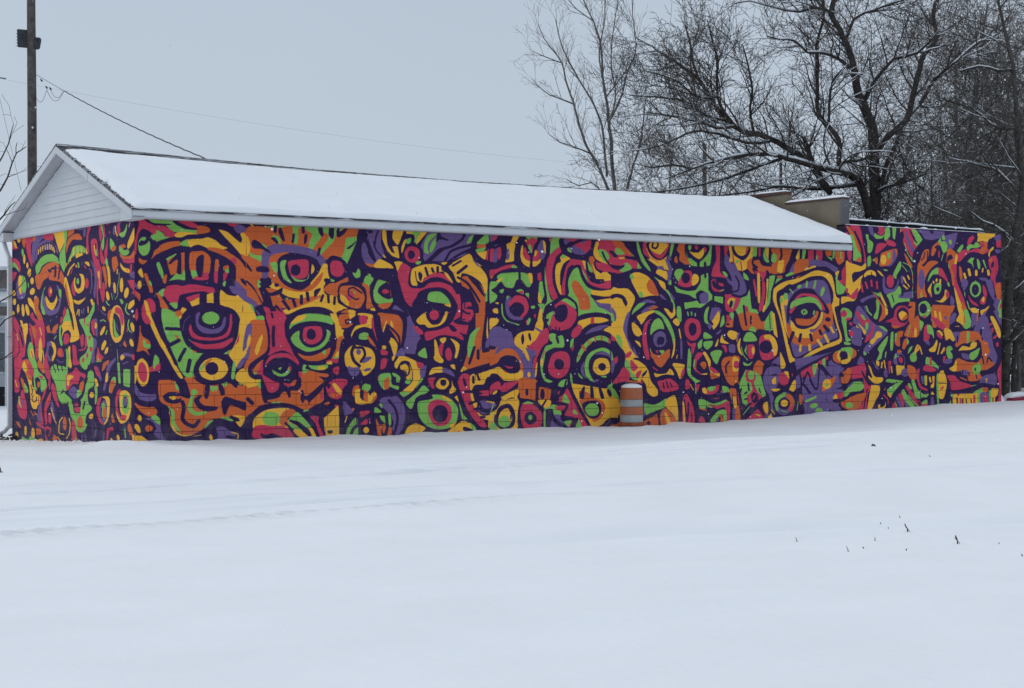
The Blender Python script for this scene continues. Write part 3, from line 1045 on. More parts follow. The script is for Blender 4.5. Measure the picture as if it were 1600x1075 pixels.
P 965,232 1002,242 1032,241 1053,230 1053,216 1036,211 1056,200 1070,184 1070,153 949,153 962,186
Y 967,216 982,227 1005,232 1032,231 1046,226 1025,222 998,219 975,208 965,205
R 1000,232 1007,231 1005,219 998,220
R 949,192 952,205 968,217 976,210 968,197 955,188
V 983,196 998,208 1022,215 1046,216 1025,205 998,200
Y 1032,205 1049,214 1063,206 1070,195 1070,184 1049,197
g2 1056,211 1070,197
r2 1049,195 1070,176
O 975,168 988,178 1012,191 1036,189 1056,176 1063,168 1046,178 1025,185 1002,180 982,157
G 988,177 998,185 1005,178 993,173
G 1015,192 1024,193 1024,185 1015,185
G 1031,192 1042,188 1042,180 1031,185
G 965,157 972,165 980,157 975,153
g2 1048,177 1059,168
G 998,153 1015,165 1036,168 1056,157 1059,153
V 1009,153 1029,160 1046,153
kV 745,203 769,210 797,200 804,180 816,166 838,143 854,132 854,111 807,153 763,159 745,172
kO 745,161 776,174 813,161 826,146 827,112 861,101 861,59 813,65 745,133
V 758,155 763,167 782,177 807,174 826,161 838,146 845,127 853,117 856,103 826,106 827,127 819,146 804,164 782,167
kP 745,173 760,170 757,165 745,165
Y 745,128 769,129 785,117 816,122 826,119 823,104 801,102 782,100 772,110 754,118 745,118
P 745,131 763,138 771,148 785,153 804,151 816,140 819,127 813,118 794,116 779,123 766,130 745,124
R 780,133 791,130 801,130 799,126 790,126
Y 805,187 816,198 835,203 854,202 864,195 854,182 835,180 832,169 842,153 845,138 835,146 826,161 807,174
P 829,184 827,177 824,175 822,180 821,188 823,195 826,197 828,192
P 846,189 846,184 844,182 841,186 839,192 839,197 842,199 844,196
Y 856,214 867,224 875,219 875,209 864,208
kG 862,258 880,259 870,248
Y 867,247 872,247 874,230 862,222
v4 858,208 872,201
R 874,203 887,209 891,195 888,182 870,161 861,148 858,127 851,125 851,143 858,153 848,161 838,169 854,180
V 832,168 842,161 845,166 858,161 858,153 851,148 848,132 854,111 856,103 840,106 835,127 842,146
Y 858,132 862,138 859,111 855,111
Y 845,113 843,109 840,108 837,111 837,115 838,118 842,119 844,116
P 862,101 861,127 864,148 870,164 883,177 903,180 922,174 945,166 952,185 968,206 1002,231 1036,241 1053,234 1053,220 1036,215 1070,191 1070,109 1053,93 1029,83 968,94 949,100 942,84 935,81 883,85
G 891,195 903,198 913,192 926,193 929,170 903,168 883,159 880,148 875,122 883,106 900,99 890,96 877,103 870,122 869,143 877,161 883,172 900,177
P 908,194 914,190 917,178 913,177 909,185
Y 869,143 875,145 875,132 870,132
r2 874,148 880,162
R 890,135 895,148 903,157 919,161 935,159 944,148 944,129 935,113 919,105 903,107 891,116 888,127
P 929,132 924,124 914,123 906,128 904,136 909,144 919,145 927,140
G 914,92 922,100 937,103 937,92 926,87 917,88
p4 931,89 935,100
kG 945,116 950,110 952,89 949,89 945,102
G 945,177 954,188 952,174 946,166
R 949,166 955,176 954,166 950,161
Y 965,222 982,228 1002,232 1029,232 1046,226 1022,220 998,219 975,206 967,198
R 1000,232 1007,231 1006,219 998,219
R 947,193 952,205 967,217 976,210 970,197 955,188
V 983,196 998,208 1022,215 1046,216 1022,205 998,200
Y 1032,205 1046,212 1063,207 1070,196 1070,185 1049,199
g2 1058,211 1070,197
r2 1053,196 1070,180
G 965,156 982,177 998,188 1022,194 1042,190 1063,172 1042,180 1025,184 1005,182 985,166 972,150
o4 992,182 997,177
o4 1009,190 1010,182
o4 1027,192 1027,185
r4 1046,187 1049,178
o6 977,172 983,164
G 962,137 963,150 972,148
o2 965,153 972,148
G 982,131 988,150 1002,161 1025,168 1042,166 1059,153 1049,154 1029,161 1009,156 995,142 993,121 1002,104 1009,96 998,99 985,110
V 1009,154 1029,160 1049,154 1061,139 1061,120 1053,131 1042,147 1025,154
V 972,126 982,140 980,118 988,102 975,113
G 965,116 978,105 975,103 968,108
R 1059,150 1070,153 1070,134 1061,136
P 995,126 1002,145 1025,153 1046,149 1056,131 1053,112 1036,101 1012,107
Y 1004,129 1010,142 1025,147 1042,144 1049,131 1048,117 1032,110 1015,112 1005,121
P 1038,126 1034,121 1026,120 1020,124 1018,130 1023,135 1030,136 1037,132
G 1025,108 1039,109 1039,105 1029,106
V 1002,99 1019,102 1015,96
kR 1059,96 1070,104 1070,85
P 745,112 763,115 779,102 819,101 819,91 782,71 745,61
R 745,89 754,97 769,101 772,89 779,97 797,99 816,101 801,89 788,81 776,79 766,84 754,81 745,74
Y 751,76 760,83 763,79 755,74
p4 765,105 776,95
p6 745,66 769,71 791,74 813,88
Y 769,66 816,86 816,60 819,28 807,3 745,4 745,33 769,58
V 745,57 758,54 754,47 745,46
kP 745,47 763,45 745,37
p5 745,40 763,50 772,66 801,65
P 801,59 810,57 812,52 805,51
kG 745,17 760,17 763,3 745,1
g2 754,56 745,33
P 757,35 769,50 791,55 804,42 807,23 801,8 779,2 763,9 755,20
Y 765,24 772,40 788,46 796,34 799,24 794,16 788,29 776,29
G 765,23 779,32 791,26 794,13 782,7 768,11
p3 796,31 796,24
O 815,101 826,108 858,103 861,90 854,62 835,63 816,70
P 839,76 838,71 835,70 832,74 832,79 833,84 836,85 839,82
p5 861,96 859,59
kO 866,88 896,83 893,61 870,53 864,69
Y 864,61 887,61 896,58 893,45 883,43 867,53
P 880,71 878,64 873,62 869,67 869,75 871,82 875,84 879,79
p5 815,75 816,65 829,62
p4 883,60 874,48
P 819,60 838,64 861,56 880,35 882,11 870,-1 819,2 812,28
R 819,41 829,57 851,52 870,38 874,22 869,6 854,0 832,2 823,13
G 823,54 838,59 854,54 832,54
P 829,25 835,36 848,37 859,27 858,17 845,11 834,15
G 849,24 847,21 843,20 840,23 839,27 841,30 845,31 848,29
G 878,43 903,47 922,34 922,28 906,29 883,40
G 877,32 880,40 883,32 885,3 878,3
G 896,50 909,50 922,39 913,31 900,40
kP 883,41 900,42 906,21 935,-1 883,0
V 903,29 922,28 922,18 945,4 935,0 896,1
P 900,32 913,18 935,7 935,2 916,6 900,18
kR 937,85 949,73 992,3 995,0 975,0 965,22 955,22 945,25 929,28 929,39 939,49 913,50 909,60 929,73
P 909,84 935,87 916,71 916,58 909,58 896,63 896,74
R 913,76 922,81 919,79 916,71
G 924,58 931,73 944,55 935,53
R 909,47 935,49 929,39 913,39
p6 913,54 937,49 929,34 924,23 949,22 960,14 949,1
G 952,32 955,41 965,29
G 962,11 968,19 975,0 959,1
G 929,15 949,17 942,4
R 942,7 952,17 945,4
kP 942,110 949,89 968,62 1002,5 995,0 968,35 939,84
kY 949,94 1036,82 1070,85 1070,9 1036,9 1009,-1 1002,0 995,11 975,41 955,73
O 968,78 995,72 995,56 975,59
P 978,86 983,86 980,62 970,63 970,73
P 997,86 1004,86 1007,63 998,63
P 1019,84 1025,84 1034,64 1027,60 1022,69
P 1053,72 1054,66 1050,64 1045,67 1042,73 1041,79 1045,82 1050,79
G 1042,85 1056,93 1070,79 1070,66 1056,74
O 968,57 998,62 1025,58 1037,45 1029,23 1009,12 998,21
P 975,49 988,56 1012,57 1025,48 1025,31 1015,21 995,21 982,32
G 983,40 992,50 1009,51 1019,42 1019,31 1009,25 992,27
P 1031,2 1039,15 1056,20 1070,17 1070,-1
v2 1037,4 1053,17
O 1051,5 1058,9 1061,3 1054,-1
R 1059,9 1070,14 1070,0
g2 1049,23 1056,24
kR 1053,397 1063,394 1080,368 1104,367 1127,350 1127,337 1101,338 1080,327 1053,326
kO 1053,397 1073,397 1097,385 1115,371 1109,365 1084,369 1063,383
G 1063,378 1073,380 1089,368 1066,366
Y 1073,360 1089,361 1090,358 1075,357
R 1053,388 1061,383 1059,370 1053,371
G 1108,366 1113,370 1127,365 1118,362
G 1073,335 1087,347 1097,349 1109,338 1094,331 1084,328
kG 1125,353 1136,339 1122,337
P 1053,375 1070,363 1063,360 1053,366
P 1053,344 1066,343 1080,343 1089,346 1085,339 1070,333 1053,338
p6 1092,361 1118,358 1136,350 1157,331 1164,323
kP 1094,395 1120,396 1136,364 1160,332 1157,323 1132,342 1115,363 1087,387
kG 1120,396 1125,396 1134,372 1144,356 1157,340 1160,332 1150,337 1134,353 1123,377
Y 1174,332 1182,346 1167,351 1153,364 1139,381 1141,396 1164,396 1203,397 1210,388 1203,369 1207,355 1212,338 1203,337 1185,343
R 1139,394 1146,394 1148,381 1157,362 1139,372
kY 1150,359 1167,359 1199,358 1207,349 1214,338 1192,338 1174,346
P 1150,395 1214,395 1216,389 1203,366 1185,357 1167,362 1153,375
R 1160,376 1182,370 1196,374 1207,394 1212,391 1203,374 1187,360 1171,366
Y 1159,395 1157,381 1171,373 1185,370 1196,377 1207,394
p4 1166,394 1164,385 1174,383 1180,390 1178,396
Y 1173,394 1171,387 1167,390
R 1144,372 1167,359 1182,351 1174,357
V 1176,343 1192,345 1196,338 1185,336
kV 1199,360 1207,361 1221,339 1217,325 1214,308 1203,316 1207,333 1210,338
V 1205,369 1216,364 1217,358 1210,358
G 1217,395 1225,395 1216,366 1212,372
kP 1225,395 1237,395 1232,381 1225,367 1217,361 1221,339 1243,339 1272,348 1228,353
Y 1174,331 1180,338 1196,335 1205,333 1205,315 1192,321 1176,328
P 1160,329 1178,326 1207,311 1228,283 1250,267 1250,250 1243,261 1221,280 1203,299 1182,318
G 1169,321 1180,317 1182,311 1173,317
Y 1180,315 1198,309 1201,292 1187,302
G 1208,308 1216,316 1217,305 1212,305
G 1199,294 1210,291 1225,266 1228,250 1221,252 1214,277
V 1214,288 1225,277 1226,272 1217,277
P 1080,327 1115,336 1136,337 1160,323 1178,296 1207,277 1221,255 1214,249 1189,255 1129,276 1122,273 1101,303 1087,319
Y 1103,316 1111,328 1132,329 1157,318 1174,293 1178,282 1157,280 1132,276 1122,287 1111,303
G 1113,319 1110,315 1106,314 1102,316 1102,321 1104,325 1108,326 1112,323
G 1127,287 1136,288 1139,279 1129,276
O 1148,304 1157,315 1167,310 1182,282 1167,282 1153,290
V 1182,284 1192,282 1203,272 1192,274
R 1053,313 1073,316 1078,313 1078,305 1053,303
G 1080,315 1087,316 1101,304 1084,305
P 1053,326 1073,325 1101,319 1108,308 1122,276 1104,237 1101,248 1116,270 1108,289 1094,297 1066,297 1053,295
kP 1053,303 1073,304 1097,303 1108,292 1053,294
Y 1053,291 1073,294 1097,294 1113,281 1116,270 1104,248 1090,226 1087,199 1104,169 1122,146 1090,146 1080,169 1066,191 1053,212
P 1053,280 1070,283 1087,278 1096,264 1092,256 1085,264 1080,272 1066,275 1053,271
V 1053,254 1065,242 1065,226 1059,223 1053,237
G 1053,242 1059,237 1061,223 1053,223
P 1053,226 1056,222 1053,215
G 1054,211 1066,211 1070,199 1082,185 1080,169 1070,177 1065,193
V 1097,243 1103,243 1096,213 1097,188 1108,174 1127,155 1125,146 1115,150 1101,166 1087,188 1084,210 1089,229
P 1053,188 1073,174 1097,150 1097,146 1053,146
R 1053,193 1068,184 1066,181 1053,188
R 1090,146 1097,158 1104,159 1108,155 1101,147
R 1059,149 1070,149 1070,146
P 1104,240 1127,270 1157,278 1185,277 1207,266 1225,250 1235,213 1243,166 1235,145 1129,146 1104,177 1096,213
G 1108,239 1113,251 1129,264 1146,265 1132,254 1118,246
V 1129,264 1150,272 1171,268 1171,264 1146,265
V 1132,244 1150,256 1171,261 1164,254 1143,244
O 1153,252 1171,259 1180,255 1160,250
Y 1122,236 1153,247 1167,249 1173,246 1153,238 1143,227 1134,218 1129,224
G 1167,249 1185,246 1207,230 1221,208 1228,186 1225,166 1217,194 1199,222 1189,235 1173,243
Y 1225,188 1228,177 1225,155 1217,145 1223,169
Y 1108,221 1115,221 1129,210 1135,199 1127,192 1116,196 1109,207
Y 1116,183 1129,180 1132,169
V 1113,226 1118,224 1115,221
R 1162,231 1153,221 1148,202 1150,177 1157,145 1146,145 1138,172 1137,196 1144,221
G 1159,195 1160,213 1169,227 1182,232 1192,224 1197,209 1182,209 1167,202
V 1167,183 1169,196 1185,204 1199,199 1203,185 1198,173 1183,169 1182,174 1192,177 1196,185 1190,192 1180,190 1176,180 1182,170 1173,172
P 1182,185 1189,192 1198,187 1194,176 1185,176
G 1157,169 1161,161 1159,158
O 1160,161 1167,155 1182,152 1192,155 1210,165 1210,145 1164,145
R 1173,162 1182,162 1178,155
G 1183,162 1198,162 1192,154
Y 1196,253 1207,252 1217,245 1223,255 1228,250 1228,240 1217,231 1210,237
Y 1221,225 1232,233 1241,222 1234,215
G 1234,258 1244,255 1246,228 1239,225 1232,241
P 1203,266 1221,266 1221,244 1210,249
y3 1239,208 1244,188
V 1243,188 1248,180 1248,145 1243,145
y2 1234,152 1232,145
kO 1239,395 1257,396 1254,379 1261,365 1274,350 1254,351 1239,359 1241,373 1232,381
O 1225,361 1232,368 1235,353 1228,354
kG 1257,382 1265,365 1279,363 1290,357 1290,346 1275,347 1265,359
kG 1323,397 1333,395 1331,367 1327,350 1298,346 1299,358 1320,378
P 1257,394 1322,395 1323,378 1305,361 1290,355 1272,365 1261,376
Y 1268,379 1283,377 1298,380 1309,388 1310,375 1298,363 1283,368
G 1265,392 1274,392 1272,382 1266,383
R 1283,391 1290,393 1294,387 1287,383
R 1310,392 1318,385 1314,378 1310,383
p5 1277,391 1279,381 1294,380 1301,389
p5 1292,360 1294,343
p6 1313,355 1314,344
kP 1228,347 1272,348 1331,344 1331,330 1298,327 1294,307 1265,294 1235,297 1217,322
G 1225,328 1232,339 1246,340 1252,334 1244,323 1244,311 1235,314
R 1235,308 1246,325 1257,337 1272,336 1277,326 1277,305 1257,300 1243,303
Y 1279,329 1290,329 1296,321 1292,311 1279,304 1274,312
P 1270,319 1265,311 1255,309 1248,314 1246,323 1251,331 1260,332 1268,328
kG 1225,303 1243,295 1265,292 1287,295 1301,313 1301,327 1322,333 1323,296 1338,282 1365,283 1365,266 1331,274 1301,256 1257,250 1254,267 1290,273 1265,284 1232,289
P 1265,284 1279,278 1294,273 1257,267 1250,275
P 1287,286 1298,294 1309,293 1316,287 1301,265 1290,273
V 1298,284 1309,290 1320,290 1324,279 1320,268 1305,265 1298,273
p5 1314,330 1314,324
kP 1250,250 1272,256 1298,256 1301,239 1279,242 1257,239
g3 1263,246 1265,239
g3 1274,246 1275,240
g3 1285,243 1285,238
G 1255,265 1279,267 1287,264 1272,259 1259,257
p5 1337,282 1337,268
P 1338,396 1365,394 1361,342 1376,328 1414,298 1414,283 1350,282 1327,296 1325,324 1338,350
R 1344,394 1357,395 1357,339 1372,328 1376,323 1357,325 1333,326 1335,342 1346,365
R 1331,316 1342,322 1350,314 1361,308 1368,297 1365,294 1346,294 1335,302
P 1377,309 1368,299 1351,297 1337,303 1333,313 1343,322 1360,325 1374,319
R 1352,312 1365,311 1368,305 1357,305
r2 1338,319 1346,314
r3 1333,308 1338,296 1357,293
g2 1359,294 1368,297
kR 1368,394 1382,394 1376,374 1372,368
kY 1382,394 1391,395 1399,363 1395,358 1385,366 1387,374
kR 1393,378 1399,369 1401,361 1395,360
V 1370,368 1378,376 1387,363 1399,349 1414,338 1414,298 1399,303 1380,314 1376,326 1387,323 1380,340 1370,354
P 1361,345 1376,343 1389,329 1391,317 1384,320 1372,334
G 1363,337 1372,337 1380,329 1374,326
Y 1391,362 1389,359 1387,359 1384,360 1384,363 1385,366 1388,366 1391,365
P 1393,395 1414,381 1414,370 1401,378
kY 1401,395 1414,395 1414,385
kG 1403,361 1414,364 1414,358
P 1406,341 1414,341 1414,332
kR 1372,287 1414,288 1414,281 1372,280
R 1372,277 1384,281 1414,281 1414,258 1399,249 1384,247 1373,254
Y 1378,269 1387,279 1401,278 1406,269 1405,258 1395,255 1387,260
G 1395,275 1405,273 1408,266 1403,256 1393,255
P 1394,264 1391,258 1386,258 1384,262 1385,268 1388,273 1392,274 1395,270
P 1391,265 1390,263 1388,263 1387,264 1387,267 1389,269 1390,269 1392,268
P 1301,239 1309,259 1331,269 1353,267 1368,251 1372,234 1365,214 1338,203 1316,208 1305,222
G 1310,239 1316,254 1325,258 1320,239 1323,220 1312,225
V 1323,239 1327,254 1350,258 1361,251 1353,234 1331,211 1322,223
Y 1333,225 1344,240 1353,250 1357,237 1353,223 1338,208
p5 1329,254 1323,231 1335,220
G 1362,234 1368,240 1370,223 1357,213
V 1320,217 1331,214 1327,208
R 1254,216 1261,229 1275,233 1294,228 1301,214 1301,200 1290,187 1275,183 1261,191 1255,202
P 1289,206 1284,197 1275,194 1268,201 1266,212 1271,221 1280,223 1287,217
G 1309,200 1316,202 1333,193 1331,189 1310,188
G 1310,181 1335,183 1333,172 1320,164 1310,170
G 1292,177 1305,187 1303,169 1294,166
R 1261,183 1272,177 1287,179 1285,169 1279,156 1272,155 1274,169 1265,174
G 1265,145 1268,169 1272,152 1270,145
Y 1342,172 1352,189 1350,174 1344,170
V 1346,200 1361,209 1357,201 1348,197
G 1329,155 1346,163 1363,160 1355,145 1337,145
R 1283,145 1294,155 1305,155 1305,145
Y 1301,157 1312,157 1322,145 1307,145
G 1307,160 1306,159 1302,158 1299,159 1299,161 1301,163 1304,164 1307,162
G 1385,244 1397,246 1405,226 1391,232
O 1376,214 1376,226 1395,232 1405,223 1403,215
R 1376,240 1385,240 1387,229 1378,223
P 1385,220 1383,218 1379,218 1375,219 1375,221 1377,223 1381,223 1384,222
p4 1399,249 1410,215
R 1408,249 1414,252 1414,232
Y 1378,200 1387,207 1406,203 1408,195 1395,186 1382,192
V 1405,197 1414,203 1414,195 1405,187
Y 1363,197 1368,186 1384,177 1357,180
R 1361,173 1372,174 1378,166 1376,157 1368,166
V 1384,174 1401,174 1401,157 1384,160
Y 1406,186 1414,186 1414,166 1408,169
O 1372,144 1387,148 1414,149 1414,144
kY 1053,220 1087,234 1084,207 1104,166 1143,133 1160,108 1178,75 1178,64 1157,63 1146,84 1122,98 1104,109 1087,139 1053,193
kO 1053,275 1053,274 1053,275
P 1053,191 1073,174 1090,155 1087,128 1066,101 1053,98
G 1065,193 1073,196 1082,183 1080,166 1070,180
R 1053,196 1066,185 1059,182 1053,185
V 1053,147 1063,139 1059,120 1053,115
R 1059,145 1070,150 1070,139 1063,134
G 1053,161 1058,145 1053,142
G 1090,142 1101,139 1108,117 1118,109 1125,100 1111,100 1090,123
R 1085,128 1101,117 1104,106 1097,98 1080,95 1056,93 1073,112
R 1090,146 1092,155 1103,161 1108,158 1104,150
R 1103,139 1108,142 1118,133 1125,126 1115,118 1106,122
R 1118,109 1123,117 1134,119 1130,109 1123,102
R 1141,95 1140,91 1137,90 1133,92 1131,96 1133,100 1136,102 1140,99
R 1152,84 1150,81 1146,81 1143,83 1143,88 1146,91 1150,91 1153,88
R 1167,86 1174,89 1176,78 1171,75
V 1111,172 1122,155 1127,147 1115,155
P 1111,144 1122,147 1143,141 1167,122 1192,119 1214,124 1221,141 1250,144 1265,144 1261,110 1246,71 1221,66 1192,72 1182,58 1157,56 1139,84 1136,111 1153,122 1129,139
O 1160,161 1171,152 1182,152 1192,155 1212,165 1212,155 1207,144 1189,125 1171,136
R 1173,162 1182,162 1178,155
G 1183,162 1198,162 1192,154
r3 1166,126 1178,119
p2 1169,161 1180,154 1182,162
Y 1146,122 1153,119 1160,97 1178,78 1178,65 1164,63 1150,73 1146,89 1136,100 1139,108
P 1136,111 1150,121 1146,111 1139,107
P 1178,97 1182,100 1210,108 1243,93 1246,77 1203,66 1182,72
R 1178,94 1192,98 1214,101 1235,88 1237,78 1217,73 1192,73
p3 1194,91 1197,80
p3 1203,95 1208,81
p3 1214,91 1219,83
Y 1169,114 1182,111 1203,113 1214,123 1225,109 1207,110 1192,109 1174,104
Y 1225,135 1250,132 1255,127 1244,102 1239,102 1232,116 1221,130
R 1246,116 1255,127 1254,113 1246,100 1243,105
kG 1265,166 1274,152 1272,110 1290,98 1301,95 1287,90 1265,107 1261,121
P 1250,71 1287,70 1294,1 1243,1 1235,40
kO 1139,15 1157,20 1182,30 1192,0 1136,0
P 1063,90 1073,90 1077,66 1059,69
G 1053,101 1056,88 1073,63 1073,49 1063,60 1053,71
P 1067,86 1065,82 1060,81 1056,84 1055,88 1058,91 1062,92 1066,90
Y 1053,61 1063,63 1077,49 1078,30 1066,22 1053,23
kO 1053,8 1073,11 1073,0 1053,1
P 1053,20 1073,17 1078,8 1053,6
P 1132,84 1153,61 1167,47 1192,58 1221,66 1235,46 1239,4 1192,0 1141,1 1139,56
p5 1090,94 1125,93
o4 1097,97 1125,94
V 1141,51 1146,34 1144,23 1139,22
G 1141,48 1167,45 1185,50 1203,58 1203,41 1178,33 1157,27 1146,24
Y 1203,55 1217,63 1228,63 1235,40 1236,7 1221,24 1201,41
O 1139,9 1171,22 1176,26 1180,0 1143,0
P 1159,4 1157,0 1153,0 1149,2 1148,6 1151,10 1155,10 1159,8
O 1185,19 1192,33 1203,36 1225,18 1235,1 1207,-1 1190,0
Y 1198,25 1203,27 1214,10 1214,-1 1207,-1
R 1250,57 1261,67 1272,51 1279,40 1283,3 1250,2
kY 1248,51 1254,46 1257,2 1252,2
p4 1265,47 1265,26 1261,5
p3 1254,54 1259,26 1261,2
p2 1274,26 1275,3
R 1257,96 1265,99 1272,85 1268,78 1257,78
y2 1272,87 1279,76 1285,68
g2 1285,98 1287,68
kR 1285,87 1298,87 1294,76 1290,70
P 1279,146 1294,160 1301,163 1323,155 1331,138 1353,120 1357,109 1327,98 1301,98 1279,113 1275,129
R 1283,146 1294,158 1307,156 1303,149 1290,138 1288,121 1283,127
Y 1307,156 1314,159 1329,140 1331,126 1355,112 1353,101 1335,96 1331,109 1316,143
R 1329,128 1355,112 1338,112 1327,121
O 1335,112 1353,103 1335,96 1327,109
P 1288,127 1294,141 1305,146 1320,138 1322,121 1309,112 1298,115
O 1299,132 1307,138 1316,135 1317,125 1309,121
g3 1283,141 1281,127 1288,117
r3 1283,121 1301,110
Y 1301,110 1320,112 1316,108
P 1294,104 1327,108 1323,99 1298,98
G 1329,157 1346,163 1363,160 1357,149 1348,132 1338,138 1333,147
R 1361,173 1372,174 1378,166 1374,157 1368,166
V 1384,174 1401,174 1401,157 1384,159
O 1361,132 1368,145 1387,149 1403,146 1414,131 1414,91 1399,84 1384,86 1368,103
Y 1393,137 1403,148 1414,146 1414,117 1399,120
R 1397,132 1406,140 1414,137 1414,123 1403,123
p4 1384,137 1374,127 1375,112
Y 1406,92 1405,90 1402,90 1399,91 1399,93 1400,95 1403,96 1406,94
p3 1361,120 1376,92 1395,80 1414,81
P 1298,84 1323,95 1361,103 1376,86 1365,61 1338,52 1298,65
R 1353,86 1350,75 1338,67 1320,64 1305,73
G 1320,80 1346,84 1344,75 1327,72
R 1348,86 1353,75 1338,65 1320,66 1338,72
Y 1305,78 1314,80 1320,70 1314,66 1307,70
R 1338,55 1357,61 1365,75 1357,69 1365,69 1357,56
V 1361,69 1368,69 1359,59
G 1363,83 1380,80 1384,69 1368,66
G 1294,53 1309,54 1338,44 1376,53 1376,46 1346,38 1338,33 1316,39 1316,30 1298,34
P 1331,58 1384,69 1395,46 1395,3 1385,6 1384,43 1368,55
R 1323,44 1350,39 1384,49 1385,4 1376,5 1372,35 1350,32 1338,34
R 1294,8 1301,17 1309,14 1314,3 1298,4
P 1301,31 1338,35 1346,30 1323,13 1301,19
G 1327,5 1350,27 1374,29 1376,6 1368,3 1365,18 1353,15 1346,4
O 1352,17 1361,19 1367,4 1357,4 1359,12
V 1344,8 1352,12 1353,4
o3 1298,34 1316,30
O 1384,74 1403,76 1405,54 1414,31 1414,5 1403,4 1406,31 1395,43
Y 1395,54 1403,56 1406,34 1399,31
V 1395,29 1401,30 1401,4 1395,4
p3 1406,77 1410,37
r2 1408,74 1414,37
kP 1265,158 1254,138 1246,141 1257,166
p6 1268,76 1283,65 1288,3
kY 1395,396 1456,395 1456,369 1441,349 1426,340 1410,342 1395,368
kG 1456,395 1470,396 1466,375 1453,369 1454,384
P 1395,395 1445,396 1443,378 1426,364 1406,371 1395,379
Y 1399,395 1440,395 1435,380 1422,374 1408,378
R 1436,395 1440,395 1438,382 1433,379
r3 1418,362 1422,340
G 1405,365 1414,364 1410,357 1405,358
R 1395,379 1399,362 1395,359
r3 1397,359 1401,351
O 1439,363 1454,371 1460,361 1453,346 1460,335 1449,337 1437,349
kP 1468,394 1507,394 1511,359 1495,353 1480,367 1468,376
kR 1472,394 1478,395 1478,376 1472,374
G 1486,379 1493,395 1499,394 1495,376 1505,365 1501,361 1491,365
kY 1495,395 1504,395 1502,368 1495,379
kO 1511,394 1579,394 1575,382 1551,340 1527,336 1507,336 1499,345 1488,336 1464,344 1472,350 1458,358 1460,365 1476,367 1488,353 1511,356 1519,365 1515,380
G 1513,380 1523,383 1529,372 1521,361 1511,365
p5 1541,394 1543,378 1535,363
kY 1533,366 1551,369 1549,352 1543,338 1529,342
P 1577,394 1590,394 1583,373 1571,355 1559,334 1543,328 1523,331 1527,336 1551,340 1555,352 1567,370
p5 1458,372 1454,358 1464,346 1472,337 1488,333 1511,335
p3 1458,371 1472,373 1484,356 1511,354
R 1460,341 1488,340 1495,344 1495,333 1488,321 1495,310 1495,286 1488,257 1474,250 1474,263 1482,286 1482,324 1468,332
Y 1468,332 1476,332 1477,274 1470,274
r5 1458,320 1466,286
kY 1497,324 1503,324 1499,286 1495,260 1488,248 1484,251 1493,275
p3 1493,321 1495,295 1490,266
kG 1505,330 1523,333 1519,316 1511,298 1507,269 1491,251 1501,286
kG 1555,334 1575,344 1587,339 1559,330
kG 1529,326 1547,327 1523,313
kO 1529,332 1545,333 1545,328 1529,328
kV 1567,343 1581,364 1583,341
kY 1587,376 1599,396 1599,374 1591,369
kG 1609,395 1621,395 1615,374 1607,371
p4 1603,394 1602,371
r4 1623,377 1625,371
kR 1627,394 1673,395 1671,373 1648,369 1627,370
p5 1623,394 1623,376
p5 1648,394 1648,369
g4 1654,381 1655,360
p4 1676,394 1676,364
p5 1704,395 1704,377
kO 1681,394 1702,395 1702,383 1685,382
kG 1685,382 1710,377 1714,395 1706,395 1704,371
kO 1714,395 1748,393 1748,375 1727,362 1714,374
g3 1733,393 1731,378
r2 1744,393 1744,375
p6 1750,392 1748,372 1735,360 1723,359 1712,373
O 1583,361 1599,372 1627,372 1632,360 1615,348 1599,338 1583,336
V 1632,372 1681,370 1714,359 1723,353 1714,344 1689,355 1648,357 1632,357
kY 1615,350 1648,359 1652,354 1615,345
P 1551,328 1599,341 1648,354 1685,357 1714,344 1727,353 1714,329 1714,293 1735,292 1714,272 1739,266 1739,188 1735,173 1583,136 1563,136 1543,188 1531,246 1511,278 1511,298 1527,316
kO 1587,329 1603,335 1591,326
Y 1521,304 1551,319 1599,329 1648,347 1685,344 1702,338 1710,320 1718,287 1744,285 1769,294 1776,282 1748,276 1723,266 1712,260 1723,224 1735,182 1673,163 1615,143 1579,136 1567,136 1551,188 1535,240 1517,275 1517,293
P 1527,284 1531,296 1559,308 1591,317 1632,332 1669,335 1689,326 1706,302 1708,281 1702,266 1706,254 1718,221 1729,191 1698,179 1640,161 1603,143 1579,145 1567,170 1555,205 1539,246 1529,269
V 1551,264 1567,293 1591,309 1640,324 1673,325 1689,314 1698,290 1702,263 1710,224 1723,194 1698,185 1648,167 1599,148 1583,149 1571,179 1555,229
Y 1539,284 1551,287 1563,279 1559,264 1551,264 1559,217 1567,188 1551,217 1541,258
G 1547,287 1559,296 1563,282 1551,278
G 1547,275 1545,271 1541,270 1538,272 1537,277 1539,281 1543,282 1546,280
P 1561,293 1591,306 1567,314 1543,299
g3 1569,302 1579,294
G 1606,311 1605,308 1600,305 1595,304 1592,306 1593,310 1598,313 1603,313
g5 1623,320 1621,309
g5 1650,322 1646,307
G 1677,296 1672,289 1667,288 1666,293 1668,302 1673,309 1678,310 1680,304
O 1557,223 1567,220 1583,208 1615,203 1648,206 1673,230 1681,266 1702,269 1706,224 1681,209 1664,194 1632,176 1599,173 1575,182 1563,196
P 1561,223 1559,252 1567,276 1583,294 1607,304 1640,304 1660,289 1681,272 1695,254 1689,246 1673,254 1669,265 1669,242 1656,221 1632,207 1599,205 1575,220 1571,241
R 1583,279 1599,291 1623,294 1652,289 1673,271 1681,254 1669,259 1656,277 1615,288 1591,279
G 1569,258 1575,273 1599,282 1632,286 1656,280 1669,265 1669,254 1656,265 1632,272 1599,267 1579,258
R 1567,252 1583,264 1587,261 1573,246
